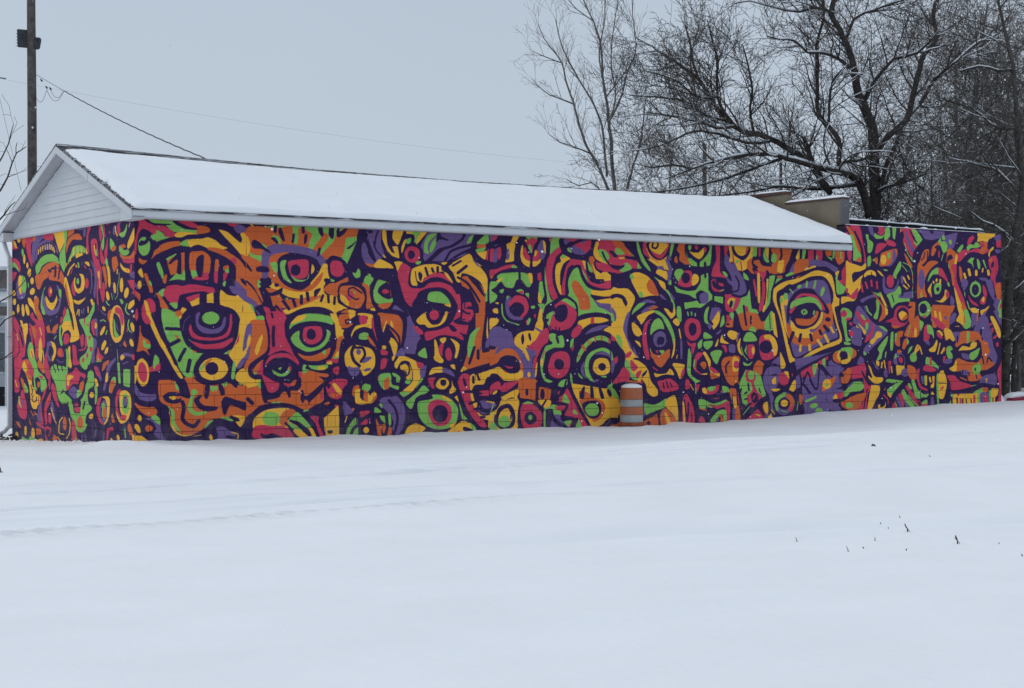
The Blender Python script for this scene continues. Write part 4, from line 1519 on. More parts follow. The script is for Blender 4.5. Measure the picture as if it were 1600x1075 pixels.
Y 1571,217 1573,238 1585,250 1583,229 1595,217 1615,213 1648,221 1664,242 1669,251 1675,248 1669,227 1648,212 1632,209 1636,192 1607,191 1591,202 1579,205
P 1571,235 1587,258 1615,271 1648,271 1664,256 1666,242 1648,221 1615,211 1591,214 1579,226
O 1587,235 1599,235 1632,235 1648,244 1652,253 1660,250 1652,232 1632,220 1607,219 1591,223
G 1625,249 1620,245 1612,244 1606,247 1604,252 1609,256 1617,257 1623,254
P 1619,250 1617,248 1613,247 1610,248 1610,251 1612,253 1615,254 1618,252
g2 1616,251 1614,248
g4 1646,253 1644,246
Y 1579,205 1599,203 1615,201 1640,203 1636,192 1615,191 1591,192
O 1579,194 1599,188 1640,191 1664,200 1673,191 1640,174 1607,172 1579,179
p8 1579,202 1567,179
p7 1603,198 1599,183
p7 1634,198 1638,185
p7 1664,207 1668,200
p8 1679,218 1691,207
P 1699,232 1694,229 1687,229 1682,232 1682,236 1686,239 1693,239 1698,236
y6 1603,173 1601,161
y7 1631,173 1632,163
y7 1658,185 1669,173
y7 1681,197 1691,182
y6 1700,215 1708,204
G 1607,141 1632,152 1636,149
P 1395,319 1414,331 1433,314 1449,303 1456,263 1449,257 1453,297 1441,308 1426,320
V 1395,356 1410,342 1426,325 1435,303 1433,291 1418,285 1395,289
p4 1403,328 1413,314 1410,296 1395,293
p6 1395,286 1418,282 1437,290
p5 1429,340 1449,332 1453,317
G 1426,337 1437,331 1443,320 1429,323
kG 1403,253 1418,279 1437,285 1445,300 1451,257 1470,254 1472,245 1441,248 1410,242
y2 1395,276 1403,268 1399,256
R 1403,276 1418,279 1410,259 1395,250
O 1395,227 1405,219 1403,215 1395,214
O 1412,242 1426,248 1429,262 1439,259 1445,248 1468,245 1480,228 1490,228 1491,211 1472,205 1445,208 1426,207 1418,219
R 1431,262 1440,259 1439,248 1433,251
G 1443,210 1453,216 1464,211 1462,202 1445,205
p5 1427,262 1431,239 1435,219
p4 1449,239 1449,222
kG 1491,228 1511,252 1519,246 1519,208 1491,208
p2 1506,243 1508,211
kY 1513,246 1521,246 1531,191 1519,199
kP 1399,247 1418,216 1426,199 1395,210
P 1464,263 1474,248 1488,228 1515,263 1523,269 1495,249 1472,248
Y 1395,204 1406,203 1410,196 1403,187 1395,187
V 1406,196 1414,199 1410,187
Y 1406,182 1418,193 1416,170 1426,150 1414,159
G 1427,190 1437,202 1453,202 1466,190 1464,183 1429,182
g2 1422,170 1427,153 1441,140
kG 1429,161 1437,176 1435,159 1439,150
R 1439,173 1458,174 1462,159 1453,143 1441,147
Y 1460,160 1458,154 1455,153 1452,157 1451,163 1453,169 1457,170 1460,166
r2 1453,185 1462,185
P 1476,199 1491,205 1519,193 1535,176 1531,155 1511,141 1484,138 1464,153 1464,187
R 1474,187 1488,198 1519,193 1531,170 1527,150 1503,140 1484,141 1476,156
Y 1490,196 1507,198 1523,188 1531,170 1527,153 1519,150 1515,167 1507,185 1491,188
P 1514,166 1505,157 1491,155 1478,161 1475,173 1484,182 1499,184 1511,178
Y 1539,158 1549,136 1539,136
kP 1733,360 1765,373 1771,395 1776,396 1780,370 1799,367 1799,371 1799,135 1744,170 1727,263
kR 1748,363 1769,373 1765,327 1748,327 1735,333 1735,348
kY 1750,366 1769,367 1799,361 1799,349 1778,344 1771,336 1773,321 1799,334 1799,310 1782,291 1769,291 1756,297 1748,315 1750,330
R 1754,395 1767,395 1765,373 1756,378
P 1769,339 1778,347 1799,349 1799,340 1782,337 1773,324
R 1750,303 1769,296 1786,306 1790,297 1782,285 1765,282 1756,288
kR 1723,326 1735,327 1737,315 1723,316
G 1716,344 1723,338 1723,326 1748,309 1744,297 1727,293 1718,299
Y 1714,344 1727,349 1723,338 1716,338
P 1744,309 1748,297 1769,296 1765,291 1731,290 1744,297
R 1752,246 1747,241 1740,240 1733,243 1732,249 1736,254 1744,255 1750,252
G 1731,254 1744,260 1765,255 1769,243 1752,230 1752,212 1756,191 1765,188 1756,182 1748,185 1744,212 1739,233
R 1752,246 1747,241 1740,240 1733,243 1732,249 1736,254 1744,255 1750,252
R 1750,236 1763,240 1765,235 1754,232
R 1759,227 1769,227 1769,220
V 1773,218 1799,213 1799,173 1769,179 1765,203 1756,200
R 1759,205 1769,208 1776,203 1769,194
V 1782,243 1799,267 1799,222 1782,231
R 1782,249 1793,258 1799,249 1799,234 1786,240
kO 1782,237 1799,228 1799,222
kG 1744,182 1765,179 1756,176 1744,176
P 1702,161 1727,170 1778,173 1799,170 1799,135 1698,136
O 1706,149 1714,158 1727,161 1773,167 1782,161 1782,149 1765,135 1710,136
G 1714,155 1727,162 1756,167 1771,161 1773,146 1763,140 1752,158 1735,162
Y 1719,146 1725,158 1735,161 1735,146 1748,140 1761,143 1752,135 1723,135
P 1755,149 1749,144 1739,142 1730,146 1728,153 1734,159 1744,160 1753,156
kO 1752,457 1771,436 1799,392 1786,391 1756,442
kR 1763,457 1786,458 1799,443 1799,416 1778,440
kG 1765,436 1778,415 1799,389 1799,371 1776,370 1776,406
kR 1749,432 1769,415 1756,421
kP 1750,454 1765,436 1756,433
p4 1752,449 1771,415
p5 1769,442 1793,419 1799,407
kO 1778,373 1799,381 1799,371
P 1464,205 1491,208 1523,196 1535,173 1527,153 1511,138 1484,132 1464,147
R 1474,187 1488,198 1519,193 1531,170 1527,150 1503,140 1484,141 1476,156
Y 1490,196 1507,198 1523,188 1531,170 1527,153 1519,150 1515,167 1507,185 1491,188
P 1514,166 1505,157 1491,155 1478,161 1475,173 1484,182 1499,184 1511,178
P 1406,179 1426,205 1464,202 1472,182 1468,153 1445,124 1422,139 1406,159
G 1427,190 1437,202 1453,202 1466,190 1464,183 1429,182
Y 1408,176 1418,190 1416,170 1424,150 1412,159
g2 1420,170 1426,153 1439,140
kG 1429,161 1437,176 1435,159 1439,150
R 1439,173 1458,174 1462,159 1453,143 1441,147
Y 1460,160 1458,154 1455,153 1452,157 1451,163 1453,169 1457,170 1460,166
G 1426,136 1441,131 1454,137 1445,128 1429,128
V 1395,176 1401,170 1401,159 1395,159
O 1395,147 1414,146 1422,124 1418,101 1406,87 1395,84
Y 1395,147 1410,144 1418,133 1414,118 1395,116
R 1414,128 1410,123 1404,122 1399,125 1397,132 1401,137 1407,138 1413,135
R 1414,128 1410,122 1404,121 1399,125 1397,132 1401,138 1407,139 1413,135
Y 1406,92 1404,91 1402,91 1400,92 1400,93 1401,95 1403,95 1405,94
P 1414,141 1427,124 1418,95 1395,79 1395,1 1422,4 1418,21 1410,44 1410,78
O 1395,76 1405,73 1406,44 1395,53
Y 1395,56 1403,58 1408,35 1399,33
V 1395,33 1403,27 1403,4 1395,4
O 1403,30 1412,38 1418,15 1416,4 1403,4
O 1460,130 1472,140 1490,129 1480,106 1464,106 1456,118
kG 1414,87 1433,118 1460,115 1480,103 1488,77 1495,60 1472,51 1433,38 1418,50
R 1433,101 1433,113 1441,118 1456,115 1464,101 1458,86 1472,66 1484,57 1472,49 1456,34 1441,40 1437,58 1453,72 1449,89 1437,92
G 1459,104 1455,97 1448,96 1441,100 1440,108 1444,115 1451,116 1458,112
P 1449,58 1458,68 1472,57 1468,46 1456,43
r3 1460,59 1456,52
p4 1441,87 1443,72
p4 1420,75 1416,67
p4 1431,65 1437,68
p4 1431,52 1439,53
p3 1474,75 1478,66
o3 1412,73 1418,50 1422,31
p5 1412,78 1418,55 1426,32 1449,43
p6 1499,51 1464,34 1433,18 1422,6
g2 1445,35 1426,18
V 1490,115 1511,126 1531,126 1543,112 1527,77 1511,74 1519,53 1527,18 1511,24 1507,54 1491,77 1486,95
V 1511,132 1539,150 1539,129
P 1488,129 1523,132 1531,126 1503,124 1491,112 1484,100
kG 1484,71 1495,63 1488,57
Y 1539,158 1555,132 1553,122 1541,120 1539,135
p3 1513,106 1527,107
Y 1513,94 1525,102 1525,85 1515,86
Y 1511,74 1539,74 1531,69 1519,68
R 1535,94 1535,106 1551,113 1565,105 1565,88 1551,81 1539,85
Y 1551,113 1563,113 1567,97 1559,103
Y 1567,73 1579,91 1587,93 1587,73 1579,67 1569,70
P 1517,48 1531,65 1551,73 1575,67 1591,49 1591,32 1575,14 1551,9 1527,15 1517,27
V 1523,45 1551,66 1575,58 1585,40 1575,23 1551,13 1531,21
G 1521,42 1529,56 1551,66 1557,59 1539,50 1531,33 1535,27 1527,24
O 1557,62 1571,61 1581,49 1583,38 1567,23 1563,41
R 1567,29 1581,35 1575,23 1567,22
P 1533,42 1539,50 1551,54 1567,47 1569,35 1559,26 1543,28 1535,33
Y 1563,39 1558,34 1549,33 1542,36 1540,42 1545,48 1554,49 1562,45
g2 1543,24 1563,19
Y 1486,40 1499,45 1503,28 1499,16 1490,25
kY 1499,13 1511,19 1515,8 1503,7
y2 1511,27 1521,17
R 1464,26 1472,28 1488,10 1480,6 1464,8 1468,17
kR 1433,5 1464,26 1464,7
r2 1484,34 1495,13
y3 1464,18 1476,14
g2 1595,43 1591,23
R 1575,108 1599,118 1599,114 1579,102
kV 1583,141 1673,152 1727,161 1748,98 1727,38 1698,8 1607,15 1607,76
P 1579,111 1607,123 1706,158 1702,140 1673,128 1615,99 1607,78 1583,99
kV 1587,99 1599,108 1615,84 1591,73
R 1603,111 1640,128 1648,122 1640,99 1615,102 1603,96
kR 1656,134 1691,149 1689,137 1669,128
kG 1640,128 1652,131 1652,111 1644,99
kY 1652,131 1658,131 1654,116
G 1673,140 1681,143 1681,122 1673,128
p4 1599,114 1605,87 1605,55 1611,40
p6 1615,81 1632,63
p4 1609,81 1625,111 1640,84 1656,72 1664,122 1689,101 1702,98
p5 1687,137 1691,122
p4 1632,93 1648,72
V 1689,98 1689,125 1727,122 1739,116 1727,110 1702,98
O 1599,61 1609,55 1607,37 1599,40
P 1591,23 1609,39 1615,16 1591,14
v3 1491,10 1507,16
g6 1621,44 1650,53
G 1657,35 1654,30 1645,27 1636,28 1632,32 1635,36 1644,39 1653,39
G 1672,23 1669,18 1661,15 1653,16 1649,20 1652,25 1659,28 1668,27
G 1687,34 1706,29 1712,24 1698,25
O 1689,92 1714,101 1714,92 1702,77 1673,66 1673,84
Y 1700,78 1692,72 1682,72 1674,78 1674,87 1682,94 1693,94 1700,88
G 1692,80 1690,77 1686,77 1683,78 1682,81 1684,83 1688,84 1691,82
P 1673,128 1698,104 1706,101 1702,98 1669,116
P 1681,48 1706,38 1731,23 1756,19 1790,15 1681,9 1698,26
P 1706,158 1723,167 1778,171 1799,167 1799,130 1752,125 1714,131 1702,140
O 1706,149 1714,158 1727,161 1773,167 1783,158 1780,149 1756,134 1727,131 1710,137
G 1714,155 1727,162 1756,166 1771,161 1773,146 1763,140 1752,158 1735,162
Y 1719,146 1725,158 1735,161 1735,146 1748,140 1761,143 1752,132 1731,134
P 1755,149 1749,144 1739,142 1730,146 1728,153 1734,159 1744,160 1753,156
kR 1767,122 1799,127 1799,94 1782,94 1769,100 1756,113
O 1735,98 1739,110 1761,122 1765,97 1748,86 1735,86
P 1727,104 1735,113 1756,122 1739,104 1735,95 1744,83 1765,94 1799,100 1799,88 1769,88 1739,71 1714,71 1735,77 1731,89
G 1731,62 1748,67 1769,82 1799,86 1799,67 1782,67 1769,70 1748,52
R 1714,50 1723,62 1739,63 1742,55 1731,44 1718,42
Y 1706,47 1714,59 1721,53 1716,41
P 1706,47 1744,49 1769,64 1799,64 1799,51 1769,43 1739,40 1714,38
O 1735,38 1769,52 1799,58 1799,30 1782,21 1761,20 1739,28
G 1771,31 1766,26 1758,25 1751,29 1749,34 1754,39 1762,40 1769,36
V 1681,45 1714,38 1731,26 1731,17 1702,20
R 1790,21 1799,27 1799,18
kP 1748,131 1799,130 1799,124 1752,122
O 1749,454 1762,452 1779,435 1796,406 1798,392 1790,392 1779,415 1762,437
R 1762,456 1793,457 1803,433 1810,404 1817,373 1809,373 1803,397 1790,428
R 1747,438 1756,439 1773,410 1756,415 1747,426
G 1762,435 1773,432 1786,404 1800,380 1776,372 1773,403 1764,425
G 1776,408 1790,392 1798,392 1800,380 1779,372 1773,372
O 1784,377 1800,383 1800,371 1786,371
p5 1779,442 1800,409 1807,380 1800,368 1773,372
kR 1756,393 1769,394 1769,380 1756,378
Y 1750,373 1769,365 1800,361 1815,370 1815,356 1790,348 1769,345 1771,321 1803,340 1803,334 1783,311 1766,292 1752,306 1749,342
R 1742,354 1749,364 1749,320 1735,320
R 1752,293 1766,292 1786,309 1790,302 1776,284 1762,283
Y 1735,287 1756,288 1776,282 1786,289 1776,278 1756,277 1735,271
P 1773,338 1786,345 1803,343 1796,336 1773,323
G 1815,436 1824,437 1826,427 1840,418 1838,403 1831,394 1822,396 1821,417
V 1825,456 1838,457 1843,437 1847,432 1834,437 1827,446
R 1854,457 1876,457 1880,448 1869,436 1855,443
G 1845,442 1855,438 1869,435 1880,441 1873,431 1855,428 1845,432
P 1860,449 1857,445 1852,444 1848,446 1847,451 1850,455 1855,456 1859,453
R 1855,416 1873,419 1887,416 1873,404 1852,392 1847,396
R 1887,428 1908,425 1919,418 1915,412 1905,412 1887,417
kG 1882,456 1896,457 1899,437 1883,424 1878,429
kG 1906,458 1920,459 1915,429 1908,432
r1 1885,428 1892,413
Y 1886,377 1881,369 1874,367 1867,372 1865,382 1870,390 1878,392 1884,387
O 1868,394 1901,404 1922,406 1922,388 1905,370 1883,364 1862,364 1866,382
Y 1886,377 1881,369 1874,367 1867,372 1865,381 1870,389 1878,391 1884,386
V 1908,403 1917,400 1920,383 1901,365 1887,364 1905,375
kG 1889,396 1899,397 1899,384 1890,380
G 1821,382 1831,387 1834,376 1831,364 1822,361
G 1838,377 1845,381 1845,374
O 1845,381 1855,384 1855,367 1845,374
G 1876,356 1890,355 1887,352 1878,353
Y 1854,353 1864,350 1876,340 1871,339 1861,346
Y 1809,341 1819,350 1834,353 1848,348 1850,338 1838,342 1821,340 1812,335
p2 1834,348 1835,342
r5 1800,320 1805,301
r5 1815,323 1821,310
r5 1834,328 1836,315
r5 1853,325 1854,310
V 1873,333 1880,340 1883,313 1908,309 1922,321 1926,334 1929,324 1915,302 1894,296 1880,298 1873,313
R 1912,325 1907,315 1897,312 1888,319 1886,331 1892,341 1902,343 1910,337
R 1912,325 1907,315 1897,312 1888,319 1886,331 1892,341 1902,343 1910,337
G 1908,343 1929,374 1937,374 1935,359 1922,344 1919,334
g2 1940,367 1951,359 1958,352
P 1922,344 1933,348 1958,350 1972,340 1972,310 1944,305 1933,312 1929,329
V 1935,339 1944,342 1944,324 1937,324
y4 1945,338 1954,325
y4 1960,342 1965,335
y4 1945,319 1958,311
y3 1960,322 1965,316
G 1887,295 1915,304 1929,317 1937,309 1944,295 1965,288 1965,280 1929,277 1912,269 1905,262 1894,284
V 1928,294 1944,300 1980,305 1980,290 1933,287
p3 1905,294 1912,279
kP 1937,307 1944,310 1944,295 1937,290
V 1798,282 1841,295 1847,289 1807,274
P 1807,275 1848,288 1855,259 1838,234 1814,246
G 1850,280 1859,283 1862,269 1855,237 1841,240 1852,259
O 1834,303 1855,288 1873,271 1883,259 1883,242 1866,231 1859,232 1869,249 1869,266 1852,286
Y 1866,301 1876,286 1890,264 1890,247 1883,247 1880,266 1866,288
G 1841,301 1855,298 1866,301 1864,290 1855,292
p2 1885,267 1894,257
v3 1810,266 1817,253
g4 1817,266 1824,254 1834,246
V 1786,265 1796,265 1807,253 1834,229 1824,216 1803,216 1779,243
R 1781,251 1790,254 1807,241 1831,229 1827,222 1817,224 1814,219 1800,222
G 1798,248 1807,246 1815,234 1809,231
Y 1786,224 1810,216 1786,215
G 1735,310 1745,314 1750,308 1735,301
R 1749,306 1756,308 1756,299
R 1752,246 1748,241 1740,240 1734,243 1732,249 1736,254 1744,255 1750,252
G 1735,260 1756,260 1769,250 1766,243 1749,238 1749,215 1742,215 1735,233
R 1752,246 1748,241 1740,240 1734,243 1732,249 1736,254 1744,255 1750,252
kR 1940,457 1987,459 1980,435 1994,413 1980,403 1976,387 1958,397 1940,421 1929,433 1933,446
y2 1935,456 1937,438 1940,421
V 1951,454 1965,434 1980,410 1987,408 1976,400 1962,417 1954,434
P 1940,451 1947,439 1944,421 1976,385 1976,372 1954,392 1933,408 1926,433
g2 1949,421 1958,399 1976,380
kG 1972,457 1990,455 2012,432 1992,415 1980,425 1987,433
p4 1969,452 1980,435 1990,425
O 1947,397 1958,389 1976,367 1972,362 1958,374
G 1965,390 1976,385 1976,377
g2 1944,374 1965,367 1976,350 1978,325
o2 1976,345 1980,325 1976,310
g1 1976,313 1976,288
P 1980,385 1987,408 2016,429 2053,430 2075,431 2090,424 2090,368 2053,367 1994,368 1990,290 1980,298
kV 1994,455 2090,455 2090,442 2045,432 2020,434 2009,446
P 2038,455 2053,453 2049,448 2042,449
G 2079,441 2090,445 2090,401 2082,413 2071,423 2064,425
V 2079,444 2090,449 2090,444
O 2005,386 2016,404 2027,409 2036,407 2031,387 2012,371 2001,373
p3 2016,386 2021,401
p3 2010,381 2009,386
p3 2031,404 2029,382
O 2047,415 2064,427 2077,426 2064,413 2053,395 2043,395
P 2055,415 2067,421 2079,416 2075,395 2062,410
r4 2071,405 2071,392
g2 2086,398 2080,383
O 1994,365 2001,376 2016,366 2034,379 2053,382 2069,378 2049,367 2031,351 2020,331 2023,311 2027,291 2005,288 1994,288 1992,310 1994,335
V 2020,330 2015,314 2006,310 1999,321 1997,339 2002,355 2011,359 2018,349
G 2007,306 2012,291 2005,289
P 2027,331 2042,354 2067,370 2090,368 2090,348 2067,277 2034,291 2020,311
G 2032,326 2038,347 2053,360 2069,365 2067,347 2049,344
kR 2069,366 2090,364 2090,340 2069,347
Y 2031,306 2045,327 2042,311 2049,291 2036,301
R 2036,314 2042,306 2047,291 2038,294
G 2053,317 2064,327 2079,325 2080,312 2071,299 2056,300
y4 2064,336 2062,332
y4 2077,335 2073,325
y4 2051,330 2055,326
P 2071,311 2069,308 2065,307 2062,309 2061,313 2064,317 2067,318 2071,316
Y 2055,284 2071,282 2090,290 2090,277 2067,277
P 1994,285 2016,291 2042,284 2047,261 2038,238 2012,236 1994,248 1989,265
G 1998,273 2016,282 2034,279 2042,261 2034,246 2016,238 2001,248 2001,261
P 2029,260 2023,253 2012,251 2004,256 2002,265 2008,272 2018,274 2027,269
R 2012,243 2027,247 2027,242 2016,239
O 1998,271 2001,273 2001,256 1996,261
kO 1962,278 1987,278 1983,235 1976,217 1962,235
kO 2047,272 2090,272 2090,217 2045,241
y5 2056,254 2060,241
y5 2073,250 2075,236
R 2045,242 2067,234 2090,224 2090,217 2060,221
P 1905,262 1922,274 1958,280 1965,273 1951,270 1929,267 1912,252 1887,235 1873,232
R 1883,232 1908,240 1922,265 1944,270 1965,265 1962,235 1944,220 1908,220 1901,230
P 1963,241 1954,229 1938,226 1924,234 1921,249 1930,261 1946,264 1960,256
O 1929,250 1944,256 1958,248 1958,238 1940,233 1929,240
Y 1928,247 1940,256 1958,251 1947,243 1937,235
O 1972,217 1987,240 2001,231 2001,217
G 2003,233 2016,228 2012,217 2001,217
O 1905,224 1929,223 1937,218 1908,216
V 1776,240 1790,264 1800,264 1831,235 1845,226 1887,206 1887,201 1848,174 1810,150 1810,167 1831,184 1821,191 1786,220 1773,227
R 1781,249 1790,254 1807,240 1831,233 1827,223 1817,224 1810,219 1800,225
G 1798,247 1809,244 1815,234 1810,233 1802,240
G 1815,228 1824,225 1822,211 1815,210
Y 1788,226 1800,220 1817,206 1810,199 1803,211
R 1838,223 1845,221 1841,204 1827,186 1812,180 1817,194 1831,204
Y 1829,183 1845,194 1848,201 1855,207 1869,204 1869,194 1855,189 1838,175
G 1809,160 1819,152 1809,150
G 1859,220 1876,218 1890,209 1883,207
G 1735,232 1745,244 1756,242 1766,247 1769,240 1752,235 1749,220 1745,203 1759,191 1766,186 1759,183 1749,186 1744,203 1739,220
R 1753,246 1748,241 1741,240 1734,243 1733,249 1737,255 1745,256 1751,252
R 1749,236 1756,239 1769,238 1759,235 1752,230
R 1759,227 1771,227 1769,219 1761,223
R 1759,206 1769,208 1778,203 1769,194 1762,196
V 1769,191 1779,196 1776,213 1790,215 1800,201 1800,172 1769,179
kG 1742,181 1766,178 1762,174 1745,175
P 1735,169 1769,172 1796,160 1796,138 1769,123 1735,121
V 1796,147 1807,143 1810,133 1786,128
O 1766,167 1783,160 1783,148 1769,143
G 1735,167 1769,168 1769,143 1756,143 1752,157 1735,160
P 1755,148 1749,142 1739,141 1731,145 1729,152 1735,158 1745,160 1753,155
Y 1756,157 1766,140 1752,130 1735,130 1735,138 1756,143
kR 1766,119 1810,132 1817,118 1814,96 1824,79 1838,79 1821,55 1817,18 1791,19 1810,45 1807,96 1769,94
p4 1764,114 1766,104
p4 1803,111 1814,94 1827,79
p3 1809,21 1814,45 1821,69
O 1735,107 1762,120 1767,109 1756,85 1735,85
P 1742,102 1740,99 1736,98 1733,101 1732,104 1734,107 1738,108 1741,106
V 1735,119 1745,121 1735,109
G 1735,54 1752,70 1769,85 1800,87 1810,74 1796,65 1766,63 1752,53
V 1756,78 1773,85 1762,75
kR 1735,63 1744,58 1739,51 1735,51
O 1762,51 1786,55 1817,62 1810,45 1793,31 1773,22 1752,24 1735,34 1735,42 1759,41
G 1773,30 1767,25 1758,25 1750,28 1749,33 1754,38 1763,39 1771,35
Y 1833,74 1841,78 1862,76 1862,59 1848,40 1834,19 1821,18 1824,38
Y 1824,128 1833,120 1838,108 1848,98 1873,96 1873,88 1862,82 1845,82 1827,94 1824,101 1838,96 1829,113
p2 1822,108 1834,96
V 1838,138 1848,128 1862,115 1848,120
kY 1850,137 1861,135 1861,123 1852,125
y4 1871,132 1869,120
y3 1878,137 1882,118
V 1876,108 1887,118 1890,98 1880,98
kR 1892,135 1903,135 1897,105 1894,105
y3 1903,122 1905,108
V 1910,132 1915,152 1929,157 1947,147 1951,127 1940,120 1922,125
O 1922,159 1931,163 1940,157 1929,154
G 1912,142 1917,154 1922,147 1917,142
P 1949,135 1945,126 1936,123 1926,128 1922,139 1926,148 1935,151 1945,146
R 1943,138 1941,132 1936,130 1931,133 1928,139 1930,144 1935,146 1940,143
kY 1919,125 1949,123 1944,105 1922,101
V 1965,105 1959,99 1948,97 1939,102 1937,109 1943,116 1954,117 1963,113
G 1857,167 1890,196 1887,179 1873,157 1868,142 1852,137 1862,155
G 1901,201 1910,204 1908,164 1899,164
kG 1882,157 1887,159 1883,142 1880,145
O 1915,189 1926,206 1944,208 1940,194 1933,192 1933,172 1922,172 1915,179
kG 1915,201 1922,204 1919,182 1915,184
O 1940,167 1947,187 1958,189 1958,177 1949,164
G 1958,189 1965,182 1958,174
G 1960,154 1965,167 1976,172 1974,164 1963,154
G 1967,147 1980,157 1987,157 1992,142 1987,134 1972,134
Y 1983,159 1992,175 2001,173 2001,162 1994,159 1987,152
O 1994,172 1998,174 1996,159
y3 2003,170 2010,152
O 1947,199 1962,222 1980,234 2001,239 2003,212 1994,194 1962,193
g2 1969,222 1958,197
r3 1980,217 1972,194
Y 1985,217 1992,209 1990,194 1983,197
p1 1994,202 2005,209
O 1962,266 1980,267 1980,252 1965,229
O 1976,224 1994,247 2005,229 2001,217
G 2001,234 2016,229 2009,212 2005,209
P 1887,233 1915,251 1929,266 1976,267
R 1880,228 1908,236 1915,258 1929,266 1958,266 1962,251 1944,224 1940,219 1908,219 1901,229
P 1963,243 1954,231 1938,228 1924,236 1921,250 1930,262 1946,265 1960,257
O 1929,249 1944,256 1958,249 1958,239 1940,233 1929,241
Y 1928,249 1940,257 1956,251 1944,241 1937,235
O 1903,221 1929,220 1940,219 1915,214
P 1994,267 2047,267 2042,245 2023,234 1998,244
G 2000,254 2034,257 2038,267 2045,267 2038,247 2023,240 2009,242
R 2012,244 2027,247 2025,242
kO 2049,267 2090,268 2090,235 2053,247
y6 2056,254 2060,240
y6 2073,251 2075,237
R 2042,241 2067,232 2090,220 2090,217 2060,220
P 2016,217 2031,227 2049,222 2056,205 2053,189 2038,184 2023,184
R 2018,197 2020,217 2031,225 2034,209 2038,192 2027,184 2020,189
G 2031,222 2042,222 2051,210 2053,189 2045,202 2031,204
V 2020,184 2034,184 2038,174 2027,177
Y 2064,208 2075,211 2086,205 2084,197 2069,205
R 2062,205 2071,202 2082,195 2084,189 2071,194
Y 2036,163 2053,172 2062,187 2066,179 2058,159 2045,157
y3 2075,178 2067,152
y4 2090,167 2080,154
P 2012,124 2038,126 2064,116 2053,104 2016,107
G 2023,127 2025,144 2038,142 2064,126 2069,116 2053,121 2038,126
kR 2040,145 2045,144 2045,126 2038,126
R 2014,117 2020,124 2038,124 2056,116 2060,111 2038,108 2016,112
G 2046,116 2043,115 2039,115 2035,116 2034,117 2037,118 2041,118 2045,117
V 2064,121 2071,124 2069,111
O 1958,122 1965,126 1987,117 1987,92 1976,87 1962,102
r6 1998,114 1996,92 2005,72 2027,64
o2 1992,112 1990,92
P 2005,102 2031,101 2031,74 2012,77
V 2007,97 2016,97 2016,79 2009,82
kG 2018,99 2023,99 2023,76 2019,79
kY 2023,99 2028,99 2028,76 2023,75
y5 2038,94 2041,84
Y 2047,96 2055,96 2053,71 2042,69 2042,76 2049,81
r2 2056,96 2055,78
Y 2042,53 2047,60 2055,52
kG 1883,86 1890,93 1944,87 1929,75 1908,58 1901,47 1890,56 1887,68 1915,80
p3 1887,68 1908,80 1922,84
Y 1890,61 1901,56 1901,47 1890,54
o2 1878,66 1883,71
r3 1876,54 1890,44 1892,34
Y 1857,30 1864,32 1866,24 1880,29 1883,39 1883,27 1873,19 1859,22
G 1937,60 1947,67 1958,52 1987,22 1972,22 1951,38
kR 1951,72 1958,77 1980,57 2001,24 1994,24 1976,42
g3 1962,52 1980,35 1998,23
G 1960,80 1967,81 1976,67 1965,70
G 1972,87 1983,88 1994,67 2016,54 2034,54 2027,46 2009,46 2005,42 1987,47 1980,67
p2 2005,57 2005,42
R 1926,53 1937,58 1944,48 1947,23 1937,28
V 1919,51 1929,43 1944,23 1937,21 1922,36
V 1944,45 1954,35 1965,22 1954,23
R 1905,26 1912,36 1922,31 1919,21 1908,21
G 1915,41 1922,28 1926,21 1919,28
r2 1990,42 2005,34
R 2007,32 2016,30 2027,41 2031,23 2009,23
G 2009,33 2027,41 2029,31 2016,29
kV 2042,43 2053,43 2053,24 2042,25
kG 2064,96 2071,98 2071,25 2066,25
Y 2071,98 2080,111 2090,106 2090,50 2082,40 2073,53
O 2077,66 2086,73 2086,68 2079,63
P 2079,439 2139,454 2215,457 2212,431 2158,416 2101,414
kV 2075,441 2139,454 2128,420 2120,412 2101,414 2094,427
G 2083,444 2088,447 2094,437 2085,434
G 2075,426 2090,431 2101,424 2100,409 2088,401 2079,416
G 2118,429 2118,425 2114,423 2110,425 2107,429 2108,434 2111,436 2116,434
G 2137,408 2147,419 2158,426 2160,419 2147,405
R 2175,429 2181,442 2196,449 2202,443 2192,433 2179,423
R 2139,400 2166,414 2177,409 2212,418 2235,413 2250,419 2258,412 2235,403 2212,407 2189,407 2169,398 2150,383 2143,382
G 2173,419 2185,427 2200,426 2208,433 2223,427 2221,421 2204,418 2189,417 2177,409
kY 2214,456 2282,457 2274,446 2258,443 2250,432 2235,437 2219,435 2212,433 2215,446
O 2219,434 2235,435 2250,435 2250,419 2235,403 2219,410 2227,418 2225,429
R 2240,425 2236,421 2230,420 2225,422 2223,427 2227,431 2233,433 2239,430
V 2276,449 2301,456 2301,439 2286,438
kR 2284,437 2303,442 2303,421 2286,423
P 2266,443 2278,446 2278,420 2305,418 2305,335 2290,327 2282,342 2294,363 2292,387 2270,404
V 2280,417 2303,416 2301,410 2286,407
Y 2254,404 2262,417 2274,424 2274,417 2262,409 2260,396
O 2100,409 2113,414 2132,405 2139,400 2132,379 2124,369 2113,374 2101,379 2096,381 2100,394
P 2103,394 2116,399 2122,389 2109,384 2098,378
Y 2132,397 2139,399 2139,385 2133,373 2128,377
kO 2105,371 2116,376 2132,374 2128,349 2132,318 2120,323 2116,348
G 2105,374 2109,376 2107,363
R 2116,371 2135,374 2135,339 2143,321 2158,298 2166,283 2173,258 2173,242 2158,237 2143,288 2128,318 2126,349
Y 2126,318 2135,308 2143,293 2154,275 2158,257 2162,234 2173,218 2162,218 2135,234 2139,242 2147,247 2139,267
O 2154,280 2166,273 2169,258 2169,237 2160,234
G 2166,260 2175,258 2189,230 2185,218 2162,218
